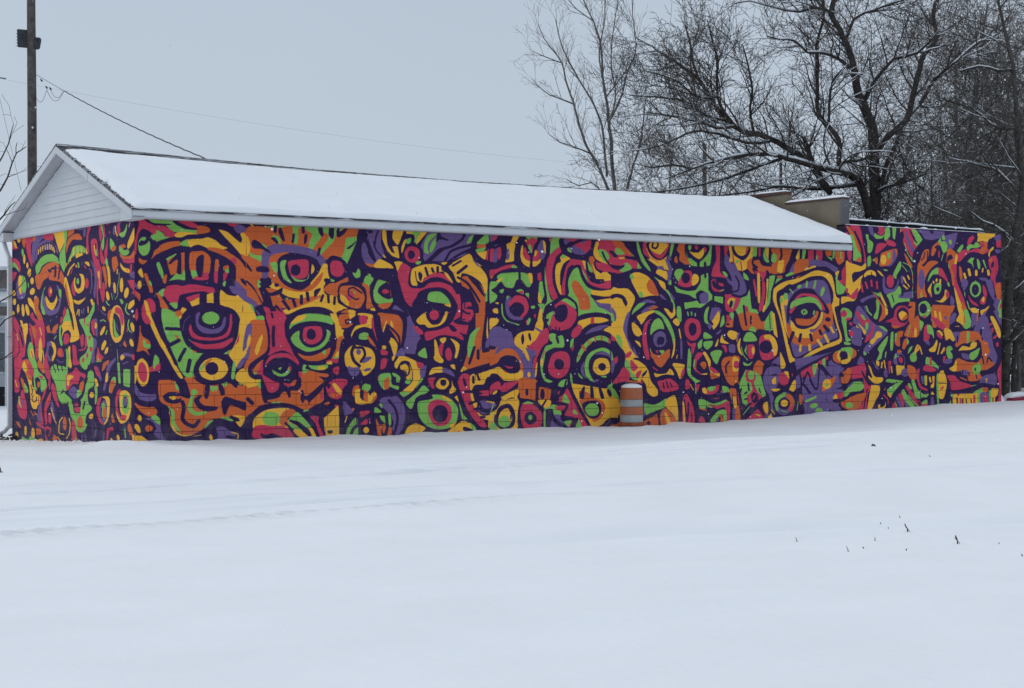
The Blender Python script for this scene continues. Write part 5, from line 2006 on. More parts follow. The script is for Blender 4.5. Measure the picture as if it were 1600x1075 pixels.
P 2147,375 2166,391 2204,405 2227,403 2254,393 2262,373 2266,352 2235,341 2196,340 2162,334
kG 2175,383 2189,393 2202,393 2196,384 2200,363 2194,376 2181,381
G 2212,392 2223,382 2223,367 2217,366 2212,379
G 2233,387 2239,388 2248,367 2243,370
y6 2164,352 2169,342
y7 2181,363 2185,350
y7 2209,360 2209,351
y4 2234,367 2232,359
y7 2254,362 2256,353
O 2145,370 2154,365 2158,339 2154,329 2147,344
R 2256,393 2282,402 2292,384 2292,363 2282,345 2286,332 2303,332 2303,290 2294,290 2282,306 2274,332 2262,347 2266,362 2258,373
O 2258,391 2270,394 2266,383 2260,383
P 2276,376 2272,371 2267,370 2265,374 2266,380 2270,385 2274,386 2276,382
O 2282,326 2301,332 2303,296 2290,290 2284,306
P 2154,319 2177,335 2208,343 2243,341 2266,326 2270,300 2262,277 2235,258 2212,258 2181,270 2162,293
V 2160,321 2177,335 2177,324 2162,309
V 2219,343 2246,344 2246,336 2227,338
V 2256,336 2266,342 2274,321 2278,306 2266,316
G 2227,310 2218,298 2202,294 2188,303 2185,318 2194,331 2210,334 2224,326
P 2219,311 2213,302 2203,299 2194,305 2192,316 2198,325 2209,327 2217,321
G 2164,301 2166,309 2169,293
R 2179,301 2189,289 2215,276 2215,272 2196,276 2183,288
R 2233,325 2243,320 2250,303 2243,289 2235,305
R 2225,289 2237,297 2246,292 2243,279 2231,276 2223,281
Y 2229,287 2235,297 2241,292 2237,282
Y 2185,265 2204,268 2217,261 2215,250 2196,255
Y 2225,261 2243,266 2258,274 2254,264 2239,248 2227,250
O 2235,256 2250,264 2260,272 2250,256 2239,249
g3 2175,283 2183,265
kV 2192,255 2215,248 2212,237 2227,248 2274,277 2282,295 2305,283 2305,219 2192,218
o3 2214,250 2212,230
P 2266,279 2282,264 2305,219 2250,218 2243,248
Y 2262,243 2270,248 2280,241 2295,219 2280,219
G 2292,272 2305,293 2305,280 2297,269 2301,254 2309,243 2294,246
R 2309,264 2306,256 2302,254 2299,260 2298,269 2300,278 2304,280 2308,274
r3 2254,227 2266,225
P 2024,331 2035,352 2061,370 2090,368 2113,348 2120,318 2109,282 2083,272 2057,276 2031,294 2024,311
G 2031,329 2035,344 2049,359 2068,365 2068,349 2049,347
kR 2069,365 2083,363 2101,340 2104,328 2087,340 2070,347
G 2101,328 2107,330 2111,320 2105,320
Y 2031,311 2046,327 2042,311 2046,291 2035,301
R 2038,314 2038,304 2046,291 2037,296
G 2053,317 2064,327 2079,325 2079,312 2072,301 2057,300
y5 2063,336 2062,332
y5 2076,335 2075,326
y4 2051,330 2053,327
P 2073,311 2070,307 2066,306 2062,309 2061,313 2064,316 2068,317 2072,315
Y 2057,284 2075,284 2090,297 2094,312 2107,303 2101,290 2083,279
R 2109,297 2106,291 2101,290 2097,293 2096,300 2098,306 2104,308 2108,304
V 2115,298 2128,285 2124,272 2116,262 2113,280
kO 2049,273 2113,272 2120,265 2109,254 2109,217 2049,217 2046,236
y5 2056,255 2061,240
y6 2074,250 2075,236
V 2096,246 2094,243 2090,243 2087,244 2086,247 2088,250 2092,250 2095,249
R 2042,242 2061,239 2098,224 2098,217 2075,221
V 2113,244 2124,254 2135,252 2128,232 2116,221 2111,234
P 2009,288 2031,289 2046,271 2042,246 2016,238 2009,238
G 2041,259 2032,247 2016,244 2002,252 1999,266 2008,279 2024,282 2038,274
P 2028,260 2022,252 2012,250 2003,255 2001,264 2007,272 2017,274 2026,269
R 2013,244 2026,246 2020,239
kO 2049,267 2113,268 2116,253 2101,222 2105,210 2094,184 2087,217 2049,240 2046,252
y6 2056,255 2061,240
y6 2074,250 2075,236
V 2096,244 2094,242 2090,241 2087,243 2086,246 2088,249 2092,249 2095,248
R 2042,243 2064,240 2094,225 2087,219 2068,225 2057,232
Y 2087,215 2098,220 2105,207 2120,205 2130,192 2124,183 2109,190 2098,186 2092,202
G 2041,237 2049,235 2061,225 2057,225
kO 2150,269 2173,269 2169,223 2158,218
kY 2139,269 2152,269 2162,254 2162,223 2152,228 2135,238 2147,253
G 2162,254 2166,264 2177,261 2189,236 2187,223 2173,214 2162,220 2169,238
V 2109,240 2120,248 2135,253 2128,235 2150,228 2113,225
P 2109,220 2128,232 2150,228 2166,215 2189,215 2208,226 2235,221 2219,210 2177,208 2143,213 2116,210
Y 2132,221 2145,222 2145,220 2132,220
kV 2192,254 2215,254 2212,228 2196,228
o4 2215,254 2212,228
kV 2219,244 2250,247 2266,205 2274,172 2290,146 2282,125 2254,115 2235,125 2235,192 2196,205
P 2223,213 2231,213 2229,198 2223,200
O 2147,202 2158,208 2212,205 2223,198 2223,187 2235,185 2235,192 2243,182 2254,182 2254,167 2262,159 2254,148 2266,135 2278,125 2250,112 2227,110 2219,105 2231,94 2212,84 2181,84 2173,105 2150,110 2135,108 2132,126 2139,141 2177,136 2212,130 2231,154 2219,187 2204,192 2177,179 2135,169 2132,179 2147,184
kO 2135,182 2150,207 2219,205 2231,185 2177,177 2150,179
V 2120,205 2147,207 2147,192 2135,179 2128,192
p4 2139,195 2139,182
p3 2158,185 2166,190
kG 2175,205 2183,205 2181,179 2175,179
P 2135,167 2158,174 2189,182 2212,190 2231,174 2227,159 2212,138 2185,131 2150,141 2135,154
Y 2145,159 2158,172 2181,170 2189,177 2208,181 2208,169 2185,167 2166,161
G 2189,178 2200,186 2210,181 2196,174
G 2187,154 2200,159 2219,168 2219,156 2204,146 2192,143
V 2150,154 2166,154 2189,151 2189,143 2158,144
kG 2168,150 2173,150 2173,144 2168,145
p2 2192,154 2198,146
p4 2219,138 2231,146 2237,128
p4 2250,130 2254,143 2268,133
Y 2109,116 2124,123 2135,139 2135,111 2120,109
V 2152,110 2169,113 2181,105 2181,99 2158,100
G 2194,115 2204,125 2223,129 2227,115 2219,102 2200,101
P 2202,115 2208,118 2208,109 2203,110
O 2185,95 2219,99 2227,94 2212,84 2181,84
p3 2208,100 2212,89
p3 2158,110 2158,103
p3 2181,105 2183,97
o3 2150,93 2173,86
P 2227,105 2274,115 2282,99 2235,92
V 2231,94 2274,102 2286,94 2282,73 2223,76
Y 2245,89 2250,90 2250,81 2246,81
R 2101,98 2128,98 2147,85 2189,74 2189,68 2120,61 2113,80
G 2190,72 2212,74 2204,66
P 2105,60 2158,64 2212,74 2231,79 2294,70 2294,62 2219,63 2189,56 2158,52 2113,52
O 2231,67 2254,65 2250,55 2235,55
G 2200,56 2231,66 2231,50 2204,51
kY 2124,52 2219,52 2223,23 2124,24
G 2113,52 2124,52 2122,44 2115,47
G 2162,51 2169,51 2168,46
R 2135,53 2147,52 2143,47
p4 2137,42 2139,26
r5 2150,39 2150,26
p4 2158,39 2158,26
p3 2171,38 2173,26
r6 2202,46 2202,25
p3 2189,38 2192,25
G 2212,45 2223,48 2223,25 2217,25
V 2223,50 2235,55 2258,50 2262,24 2227,25
R 2235,45 2250,47 2250,24 2239,24
kG 2256,58 2266,60 2266,24 2260,26
kY 2266,64 2294,63 2290,47 2282,42 2280,25 2266,25
p3 2272,39 2273,25
R 2290,31 2294,44 2297,67 2288,104 2301,125 2311,135 2311,36 2297,28
v4 2307,91 2307,67
r4 2260,226 2266,229
r7 2270,215 2270,209
r6 2276,192 2286,198
r7 2289,178 2289,173
Y 2262,244 2270,248 2282,239 2301,211 2301,193 2292,195 2278,218
kV 2274,260 2290,263 2305,242 2301,224
G 2294,247 2305,271 2309,245
G 1999,267 2041,267 2037,250 2020,241 2005,249
P 2028,261 2022,253 2012,251 2003,256 2001,266 2007,274 2017,276 2026,270
R 2013,246 2026,247 2020,241
R 2016,192 2018,217 2031,225 2035,209 2038,192 2027,182 2016,184
G 2029,222 2040,223 2051,210 2053,189 2046,199 2031,204
V 2020,184 2035,184 2035,174 2027,177
P 2061,215 2068,220 2083,212 2087,189 2072,184
Y 2063,208 2074,211 2085,202 2083,196 2070,205
R 2062,205 2072,202 2083,195 2083,189 2068,194
Y 2035,163 2051,172 2062,186 2064,179 2057,159 2042,157
y3 2075,178 2067,152
y4 2090,164 2081,154
G 2100,169 2113,172 2122,164 2113,159 2120,151 2120,141 2105,141 2098,154
R 2085,134 2088,146 2096,146 2090,131
V 2088,131 2098,140 2118,139 2116,130 2098,127
r2 2098,167 2090,157
G 2024,127 2026,144 2038,142 2064,126 2070,116 2053,121
kR 2039,145 2045,144 2046,126 2038,126
R 2015,117 2020,124 2038,124 2057,116 2061,111 2038,108 2016,112
G 2062,96 2070,101 2070,25 2064,40
Y 2068,98 2079,111 2094,101 2100,85 2098,68 2088,43 2072,43 2070,71
R 2077,66 2087,73 2088,68 2079,63
kV 2042,46 2051,46 2051,24 2042,26
p2 2070,80 2098,79
kG 2109,32 2115,37 2115,24 2111,24
P 487,139 469,114 438,109 412,126 406,155 423,179 454,185 481,168
Y 415,155 426,170 438,174 456,173 474,165 481,152 480,133 468,120 456,115 447,128 426,129 417,136
V 423,134 432,131 448,131 444,117 432,114 423,123
p6 436,173 430,160 435,144 447,134
p5 439,169 454,168 459,155 450,142
V 450,159 448,156 444,155 441,158 440,162 442,165 446,166 450,163
V 453,142 462,151 474,151 468,144 456,139
V 472,129 470,126 464,124 459,123 457,125 459,128 465,130 470,130
P 423,181 429,207 447,236 474,240 489,231 501,192 492,170 474,168 432,176
Y 429,194 439,210 459,215 465,228 444,231 447,235 475,232 475,215 471,203 456,206 438,197 432,184
R 447,229 462,230 463,216 450,213 447,220
R 475,227 486,221 492,200 498,178 486,181 478,199 473,213
p5 431,184 439,199 456,206 471,202 477,186 489,173
G 447,194 456,198 466,196 465,185 447,185
O 462,194 474,184 483,170 471,177
P 480,239 547,237 550,192 538,160 519,138 489,173
O 487,235 504,235 531,232 542,218 541,192 537,170 531,181 516,202 504,213 499,194 493,213
Y 497,197 504,218 508,221 501,202
Y 515,221 519,218 522,208 516,210
p4 508,213 522,202 534,189 536,165
Y 505,184 513,181 516,188 524,184 531,172 525,149 519,144 516,165
p5 489,229 495,200 511,176 519,154
Y 506,168 504,166 500,165 497,167 496,170 498,173 502,173 505,171
R 494,165 508,162 508,155 495,155
R 496,147 508,147 504,131 493,127
V 541,169 548,154 531,152 525,154
Y 697,101 699,113 708,116 711,101 720,96 708,93 703,85 705,73 708,64 712,50 709,47 700,67 698,83
p5 705,110 706,99
p4 714,116 719,104
p5 687,81 711,80
p4 697,56 712,62
p4 709,46 723,47
Y 774,70 799,71 813,85 814,73 799,68 784,64 774,65
Y 759,39 779,59 799,65 814,60 812,38 812,4 807,4 807,42 799,54 784,56 767,49 759,33
O 2046,270 2090,265 2128,273 2120,256 2102,240 2105,219 2115,211 2093,221 2072,235 2045,243
y6 2057,256 2060,245
y6 2074,254 2078,235
V 2100,241 2098,238 2094,237 2090,239 2090,242 2092,245 2096,246 2100,244
R 2043,241 2066,239 2096,219 2098,208 2078,214 2060,223
Y 2090,215 2115,211 2127,186 2102,194
V 2155,341 2177,335 2164,324 2155,318
V 2243,343 2272,326 2278,288 2259,305
O 2158,209 2215,207 2222,194 2227,177 2253,173 2259,152 2240,160 2215,173 2189,190 2164,181 2149,173 2146,194
P 2139,169 2164,179 2189,175 2215,188 2229,169 2215,143 2189,131 2152,139 2133,152
Y 2143,160 2158,172 2183,169 2192,179 2210,181 2208,169 2186,162 2158,161
G 2184,152 2208,162 2222,167 2215,148 2199,137 2186,139
V 2155,154 2180,150 2183,137 2158,142
G 2174,206 2183,206 2181,182 2174,182
"""
MURAL_GABLE = """\
kR 721,390 690,390 660,376 690,375 717,379
O 694,380 699,377 709,377 717,379 718,383 713,386 704,386 696,384
Y 674,384 672,378 677,377 685,380 693,386 695,392 690,394 681,390
Y 647,392 652,388 660,388 668,391 669,396 664,400 656,400 649,397
kO 640,395 613,399 609,394 621,374 634,383
kR 613,398 571,400 567,387 579,378 575,359 567,346 571,333 592,349 605,366 613,382
kV 567,385 542,398 490,400 482,393 514,385 542,371 553,355 555,337 571,348 571,369
kO 565,398 540,399 551,387 567,386
G 624,364 625,358 631,357 637,361 640,368 638,373 632,374 627,370
Y 614,350 617,343 623,342 628,347 629,354 626,361 620,362 615,357
Y 594,336 597,332 603,332 607,335 609,339 605,343 600,344 595,341
Y 577,320 583,315 593,314 599,318 599,325 592,330 583,331 577,327
Y 559,303 564,299 573,298 580,302 582,307 577,311 568,312 561,309
G 591,296 593,292 595,292 597,294 598,299 596,302 594,303 592,300
Y 555,280 565,277 578,277 585,281 582,286 572,290 560,290 553,286
R 711,357 682,356 656,348 645,334 651,325 664,334 682,345 710,349
G 710,347 686,347 664,336 657,327 682,337 710,338
kR 711,329 671,326 682,316 706,303
V 647,318 673,305 673,283 664,272 638,269 613,276 613,303 630,316
Y 633,300 636,290 645,288 656,295 661,307 658,317 649,319 638,313
G 607,296 613,284 627,282 642,290 648,304 642,316 627,318 613,310
Y 660,315 647,320 638,314 645,293 638,282 649,280 660,293
g2 638,307 630,297 637,287
Y 679,282 684,278 693,277 700,280 702,284 697,288 688,289 681,286
Y 677,263 681,259 690,258 697,261 699,267 694,271 685,272 678,269
Y 654,247 658,241 664,239 670,244 671,251 667,258 661,259 655,255
Y 686,239 690,236 698,235 704,238 705,242 701,245 694,246 688,243
Y 619,243 622,235 630,233 637,239 640,249 637,257 630,259 623,253
Y 588,244 588,237 596,234 606,239 614,248 614,256 607,258 596,253
Y 598,271 579,269 561,259 555,254 548,241 540,233 551,238 567,249 584,254 594,260
Y 556,270 545,274 534,264 538,238 551,254
R 498,398 447,400 437,381 467,383 494,387
kY 439,400 378,401 371,375 390,361 401,355 416,372
kG 378,402 354,403 360,376 367,359 363,329 375,315 390,326 401,336 399,353 382,363 371,375
kO 349,403 316,402 316,389 349,383 356,376
V 305,402 252,403 253,380 266,380 266,391 290,392
o2 308,403 300,394
V 551,353 534,375 498,384 467,383 435,375 412,362 409,351 420,357 451,363 490,365 530,360 545,345
p3 530,362 524,371 498,376 467,377 439,373 424,362
y2 530,358 529,367
y2 517,361 518,371
y2 502,363 504,373
y2 486,365 489,375
y2 473,365 474,375
y2 457,364 460,375
y2 443,361 449,372
y2 431,356 437,367
G 548,334 530,345 490,354 443,354 412,345 401,332 428,338 467,339 506,333 521,323 538,316 547,324
O 540,290 551,314 522,318 502,330 467,337 428,338 403,330 409,325 435,329 467,322 459,316 474,308 498,303 521,287
R 467,313 455,322 432,323 412,325 390,319 373,305 378,290 397,300 435,301 463,304
O 463,313 451,322 412,324 390,319 373,302 378,291 401,298 435,301 463,305
p4 426,329 425,317 428,309
p3 393,326 403,316 406,304
p4 467,323 455,320
G 488,263 502,249 513,246 516,256 508,274 495,287 483,290 481,280
V 498,284 482,278 490,263 467,244 435,244 409,253 401,273 420,291 409,290 390,276 393,256 412,238 459,232 490,240 506,258
G 510,248 502,253 486,235 506,237
G 405,283 390,281 393,266 405,273
P 415,273 433,261 463,259 489,268 495,282 477,293 447,295 421,286
R 444,277 450,271 460,269 468,274 470,282 464,289 454,290 446,285
Y 447,280 450,277 454,276 458,278 459,282 457,285 452,286 448,284
Y 484,272 470,265 455,258 435,259 420,269 418,272 414,261 435,245 451,243 474,250 484,260
O 360,352 363,367 345,381 316,386 287,385 271,374 294,374 323,376 345,367 354,359
G 352,327 349,339 334,350 323,361 294,364 266,361 252,354 255,347 280,350 308,347 338,338 356,324
y2 360,324 358,332
y2 338,336 334,344
y3 321,346 317,361
y2 297,350 295,360
y2 274,349 277,359
y3 246,346 246,356
Y 308,346 294,349 273,348 266,345 287,340 305,340
P 352,309 360,327 316,337 273,343 238,339 203,320 196,289 210,261 252,240 294,249 330,274
V 227,333 203,320 193,299 200,261 210,271 203,294 210,316
y3 352,309 341,320 316,329
r2 334,312 327,321
r2 305,322 308,327
g3 290,322 293,330
v1 273,326 271,332
Y 259,330 238,330 229,322 238,322 250,326
r2 250,318 260,324
y2 305,326 301,323
r2 224,314 218,304
R 323,298 332,286 323,271 308,268 316,283 317,298
Y 305,307 287,309 266,307 257,296 262,279 287,272 308,276 317,288 316,301 305,303 310,291 298,282 280,284 278,297 283,304
P 276,292 283,283 296,281 307,287 310,298 302,307 289,309 278,302
G 288,294 291,290 297,290 302,292 303,297 300,300 294,301 289,298
R 235,287 240,281 248,280 255,284 257,292 252,298 244,300 237,295
v2 222,305 218,285 227,271
v2 203,271 196,285
Y 319,261 294,258 266,261 252,264 262,258 287,251 312,254
y2 294,241 301,232
y2 288,241 288,230
v2 262,243 266,233
y2 239,245 238,235
v2 276,240 274,234
Y 227,258 215,259 205,247 217,248
R 246,403 224,404 224,393 238,377 234,346 248,354 248,378 243,389
R 217,403 196,405 190,396 203,395 218,398
R 179,400 169,397 163,373 173,364 181,381
G 177,399 166,398 155,377 153,358 161,347 169,359 159,373 169,390
r2 157,396 149,372
R 169,364 166,347 149,330 153,344 143,358 136,371 135,353 139,334 153,321 169,326 176,341
R 224,367 210,372 193,369 186,353 179,327 166,312 166,281 159,255 164,254 173,270 179,279 186,270 181,239 188,237 193,270 191,294 196,311 210,328 220,347
p3 200,360 196,344 186,334
y2 205,359 202,348 195,340
g2 196,351 191,339
g2 181,310 177,293 176,279
Y 188,310 176,308 179,296 186,301
O 164,317 149,318 139,297 143,274 149,288 156,302
R 163,288 149,283 153,255 163,255
Y 146,325 130,318 123,306 120,287 126,278 133,287 136,306
G 149,325 139,333 131,316 143,320
r2 149,405 139,393
o2 131,404 130,394
R 122,378 124,377 126,376 128,378 129,380 127,381 125,382 123,380
V 107,386 97,390 100,372 89,367 107,375
y2 96,388 94,378 86,370
R 89,387 78,397 72,384 73,370 84,374
V 78,394 62,396 54,390 59,381 75,384
G 75,374 53,377 39,389 40,378 50,368 62,366 73,369
P 47,384 53,379 63,379 72,383 74,388 68,393 57,393 49,389
v2 25,389 31,382
y1 24,390 29,383
G 122,368 100,356 110,345 123,350
O 117,350 94,353 94,346 110,343
Y 35,355 18,370 3,380 3,360 28,345 37,346
kO 78,352 53,354 43,348 65,345 78,341
G 75,351 53,343 34,343 28,338 40,333 59,334 75,341
O 75,338 53,332 22,332 3,342 3,328 34,326 65,329
R 62,328 34,325 3,328 3,319 28,318 53,321
Y 72,321 53,312 28,308 28,301 53,305 68,312
r1 41,308 34,305
V 15,302 3,303 3,297
r3 18,315 22,297
kO 113,332 91,334 81,318 91,311 104,305 113,317
y2 86,310 87,302
V 28,298 3,301 3,290
kR 37,288 3,288 3,263 22,266 22,277
P 9,269 13,266 20,266 26,268 28,271 24,274 17,274 11,272
g1 77,303 78,290 86,279 84,265 97,256
g1 117,268 110,256
v1 107,268 100,259
Y 93,275 94,268 98,267 104,271 107,279 105,286 101,287 96,283
Y 57,278 60,270 67,268 73,274 74,284 70,292 63,294 58,288
Y 32,263 40,258 48,257 53,262 51,269 43,275 35,276 30,271
Y 126,262 127,256 133,255 140,258 144,265 142,271 137,272 130,268
Y 34,239 28,248 9,253 3,252 3,245 25,237
Y 147,241 146,238 149,236 156,237 162,240 164,243 160,245 153,244
g2 143,254 136,249 126,246
v2 169,237 159,232 146,229
G 75,256 62,255 56,249 65,247
g2 39,247 46,237 37,230 28,228
R 85,231 93,227 107,226 120,230 123,235 114,239 100,240 87,237
O 104,224 111,217 123,215 133,220 136,229 129,236 117,238 106,233
Y 52,205 68,183 96,178 119,193 125,219 109,241 81,245 57,230
P 61,206 72,187 92,183 109,196 113,218 102,237 82,240 65,228
P 61,206 72,187 92,183 109,196 113,218 102,237 82,240 65,228
Y 100,240 122,222 120,194 97,182 68,184 54,200 62,194 84,188 104,190 110,208 107,226
G 105,222 98,215 94,201 78,191 72,194 84,187 100,190 105,205
V 97,219 86,214 78,198 87,201 94,212
Y 109,231 97,231 78,224 68,210 68,194 56,203 53,219 62,235 78,244 97,243 113,233
P 104,226 94,226 81,217 73,198 78,195 86,208 97,217
R 98,240 84,242 65,236 54,221 59,208 68,214 78,228 96,232
g2 173,218 159,220 146,217
Y 155,197 166,192 174,192 174,196 166,203 155,208 148,208 148,204
g2 139,200 144,193
g2 29,218 34,209 28,200 15,196
Y 2,205 2,199 8,197 16,200 22,207 22,212 16,214 8,211
kY 12,225 3,227 3,221
Y 169,168 159,178 144,182 143,175 156,167
kO 59,175 50,182 39,172 46,170
Y 7,177 7,172 13,171 21,173 26,178 26,183 20,185 12,182
R 34,200 35,197 38,197 40,198 40,201 39,203 36,204 34,202
G 382,218 367,235 352,245 338,225 330,217 352,219
R 382,235 367,248 360,237 373,228
Y 371,305 360,304 345,287 323,259 319,244 305,222 298,210 287,186 338,179 334,195 352,203 375,198 390,186 382,203 390,213 360,221 334,217 323,205 324,227 338,242 352,265 363,280 375,288
kO 371,287 363,295 338,249 345,245
R 393,228 378,228 390,216 397,218
P 352,245 338,237 323,205 316,205 329,235
R 371,195 349,195 341,183 360,175 378,178
G 401,211 390,211 393,196 382,175 393,173 403,186
kO 482,210 463,214 455,201 451,198 435,211 409,216 409,208 424,199 439,197 474,199
kP 459,212 443,212 447,200 457,204
v2 416,199 435,196
g1 451,224 457,221
G 287,222 266,224 252,225 231,233 203,254 202,240 220,226 231,209 227,185 217,167 238,167 248,187 262,202 280,214
R 260,224 252,225 257,212 262,217
R 236,211 237,209 240,208 242,210 242,213 241,215 238,216 236,214
R 225,187 227,184 232,184 236,185 237,188 234,190 229,191 225,189
kR 283,190 266,195 262,171 276,168
r3 252,187 253,173
kP 203,256 183,246 183,227 203,221
V 207,221 190,220 188,191 196,192
R 222,216 211,222 203,218 205,194 193,191 210,193 220,204
Y 190,210 193,206 198,205 202,208 203,212 200,216 195,217 191,214
V 210,187 193,182 196,168 210,167
O 559,264 538,272 526,264 530,248 506,230 498,212 514,219 534,227 551,243
R 584,233 567,241 551,228 514,222 494,206 490,173 506,167 526,196 547,217 567,225
kR 699,227 673,225 647,205 643,197 626,186 638,166 695,166 699,200
p2 690,213 664,202 656,184 651,166
y2 675,197 662,178
p2 613,226 579,210 555,186 538,167
Y 649,226 634,218 626,213 609,215 600,197 613,194 609,176 621,186 634,208
r3 579,215 563,197 542,167
r3 588,207 571,186 567,166
y2 530,204 518,189 510,170
G 600,173 584,181 567,176 563,166 600,166
r2 538,196 526,170
v3 467,167 474,176
Y 455,181 432,178 420,167 439,167 451,176
g2 432,186 420,192
P 695,186 588,186 588,152 690,151
R 699,230 673,227 651,210 638,200 613,178 617,152 638,146 630,128 660,122 682,149 699,149
P 660,208 647,202 626,181 630,168 647,189
p2 690,208 660,186 656,160 682,146
y2 671,197 662,184
R 690,143 664,149 647,128 651,112 664,101 686,116
kY 651,226 634,224 621,205 605,197 613,174 621,186 634,208
R 666,164 674,151 687,148 698,156 701,172 693,184 680,187 669,179
Y 630,216 600,218 600,199 613,194 626,205
r2 588,218 571,191 567,173
R 571,210 538,215 514,199 530,173 534,144 551,152 547,176 559,191
O 575,212 551,209 542,189 559,189
R 542,222 506,225 490,209 490,170 510,191 530,209
Y 526,181 514,186 506,170 508,142 521,142 530,152
y2 521,209 510,194
y2 502,163 494,140
G 600,165 584,180 567,173 559,160 551,147 538,134 530,121 490,109 478,94 490,83 514,81 518,101 534,109 551,105 548,92 538,82 555,84 561,108 559,123 579,134 596,149
Y 584,160 571,168 559,160 567,146 579,149
r2 574,161 567,149
O 534,142 518,143 498,132 498,116 518,124 534,131
R 526,112 502,111 506,106 522,108
O 519,93 523,89 531,88 537,90 538,95 534,99 527,100 521,98
g2 498,140 492,119
G 559,87 538,86 542,81 551,82
R 638,141 600,145 575,136 559,116 571,108 596,115 621,128
O 630,138 600,144 571,128 567,118 600,123
Y 634,133 621,141 605,128 600,115 571,108 571,92 551,82 542,61 538,46 555,44 575,55 584,76 592,94 613,115 630,123
R 600,133 579,134 567,118 584,120
O 613,120 571,108 575,100 600,107
Y 581,65 567,74 538,74 518,70 522,57 551,44 567,45 579,55
p2 563,71 571,63 559,58 542,61 542,68
o2 526,72 530,56
p2 574,71 567,81 579,92
O 647,104 630,104 617,88 605,78 621,75
G 621,96 596,83 600,75 617,80
R 686,114 669,109 651,90 656,77 686,76
y2 683,100 669,86
R 647,69 664,55 673,41 656,26 621,19 605,28 605,49 613,62 630,80 643,77
g3 656,66 656,53 643,45
v3 634,59 621,48
y2 656,63 649,48
p3 669,66 677,47 660,26
R 482,160 474,145 455,115 459,84 470,94 490,73 510,57 506,34 498,14 530,18 538,30 526,51 502,73 498,80 467,99 486,114 498,134
V 534,43 510,60 518,41 514,18 530,18
R 455,79 455,61 478,43 474,20 486,14 494,42 482,63
R 443,99 424,90 416,72 401,51 416,55 439,72 451,89
V 451,64 439,59 424,27 420,19 435,26 451,43
y2 451,49 439,34 420,19
R 467,38 451,36 451,18 467,20
o2 478,58 455,79
R 607,29 612,24 619,22 626,25 627,31 623,36 615,38 609,35
o2 579,39 563,29
o2 588,21 579,10
o2 559,37 542,33
O 677,14 651,10 645,0 669,7
R 542,20 522,15 490,9 498,5 538,12
kO 545,5 514,4 510,-5 542,-9
Y 605,-5 608,-11 615,-13 620,-9 621,-1 618,5 611,7 606,3
Y 553,-9 558,-18 567,-20 574,-15 576,-5 571,3 562,5 555,0
Y 660,-13 661,-17 667,-19 675,-17 680,-14 680,-10 673,-8 665,-9
G 637,-16 613,-19 592,-20 584,-13 559,-15 551,-22 630,-26
Y 499,-18 508,-21 522,-22 534,-21 537,-19 529,-17 514,-15 502,-16
y1 559,32 538,33
V 474,179 451,182 447,173 467,170 467,153 451,143 463,141 478,153 478,168
Y 455,182 432,176 420,163 428,150 443,141 447,148 435,160 443,173
v2 470,170 470,155 451,144
R 409,167 386,167 375,153 393,150 412,154
O 409,160 397,165 390,153 409,155
v2 416,145 397,140 371,142
G 455,127 432,136 397,133 367,132 352,128 360,106 360,86 390,75 412,75 424,95 451,115
G 412,75 382,81 352,76 323,65 308,48 323,38 345,54 360,61 390,60
G 352,71 316,63 294,44 252,50 231,46 238,31 252,16 273,8 298,10 316,23 338,40 345,54
G 283,149 252,159 238,173 231,197 210,185 203,171 217,154 231,137 252,127 273,132 283,139
G 238,127 210,123 207,99 238,89 234,65 217,56 245,41 280,44 294,63 266,76 252,98
G 203,99 188,92 193,69 203,65
p2 439,134 424,120
p2 420,138 405,123
p2 409,137 412,128
p2 390,138 384,123
p2 373,143 367,131
G 363,167 349,161 345,138 338,134 360,131 361,153
Y 352,168 338,171 338,153 329,134 338,129 349,136 345,153
R 327,173 305,171 301,153 294,144 280,139 294,136 323,136 323,153
kR 280,190 262,194 260,175 276,175
r3 252,190 248,175 259,166 287,164
p1 262,190 262,173 294,168
R 214,165 218,162 224,161 229,163 230,167 227,170 221,171 215,168
R 237,153 240,150 244,149 248,151 249,155 247,159 242,159 238,157
R 258,145 260,142 265,141 268,143 269,147 267,150 262,151 259,149
R 225,187 227,184 232,184 236,185 237,188 234,191 229,191 225,189
O 269,143 271,141 273,140 276,142 276,145 275,147 272,148 270,146
P 238,137 220,130 238,123 245,113 273,117 294,134 266,127 245,127
R 360,116 330,121 308,131 294,127 280,122 252,118 259,110 280,115 294,100 323,99 352,86 363,91
Y 356,114 330,116 319,112 341,106 345,96 356,96
P 352,84 323,97 294,97 266,108 238,113 252,98 259,84 294,68 323,67 345,74
O 287,93 280,103 262,107 262,96 273,83 283,85
V 349,84 323,94 301,90 298,75 316,71 338,77
G 298,88 283,88 273,83 287,76 301,73
p2 390,80 367,84 352,76
p2 378,87 393,78
P 330,67 280,69 280,56 294,44 316,45 323,58
R 316,53 283,56 283,47 305,45
R 316,60 301,64 290,60 305,57
O 265,25 272,17 285,15 296,19 299,28 291,36 279,39 268,34
p3 257,67 266,53
p2 352,64 352,52
Y 205,80 211,76 221,75 230,77 232,81 226,85 215,86 207,84
P 238,89 203,90 203,80 203,64 224,61 238,67
Y 207,80 212,76 221,75 229,77 231,81 226,85 216,86 209,84
P 245,43 217,52 203,52 203,30 252,26
Y 212,39 219,36 228,36 234,38 233,42 225,45 216,46 211,43
Y 205,111 193,111 183,100 190,96 200,102
V 382,51 390,40 360,42 345,47
P 412,50 345,52 338,13 352,-10 405,10
y2 382,33 401,23 403,2 375,0
y2 345,32 338,20 345,2 360,-7
O 359,19 364,10 372,8 379,13 381,24 376,32 368,35 361,29
v1 401,43 390,44
R 330,23 319,31 308,21 301,0 283,-11 330,-14 330,3
g2 310,-1 298,-11
o2 323,-1 308,-13
R 490,6 474,12 451,8 455,-2 470,-8 474,7 486,-1 470,-16 451,-20 482,-19
P 474,4 459,6 463,-3 474,-6
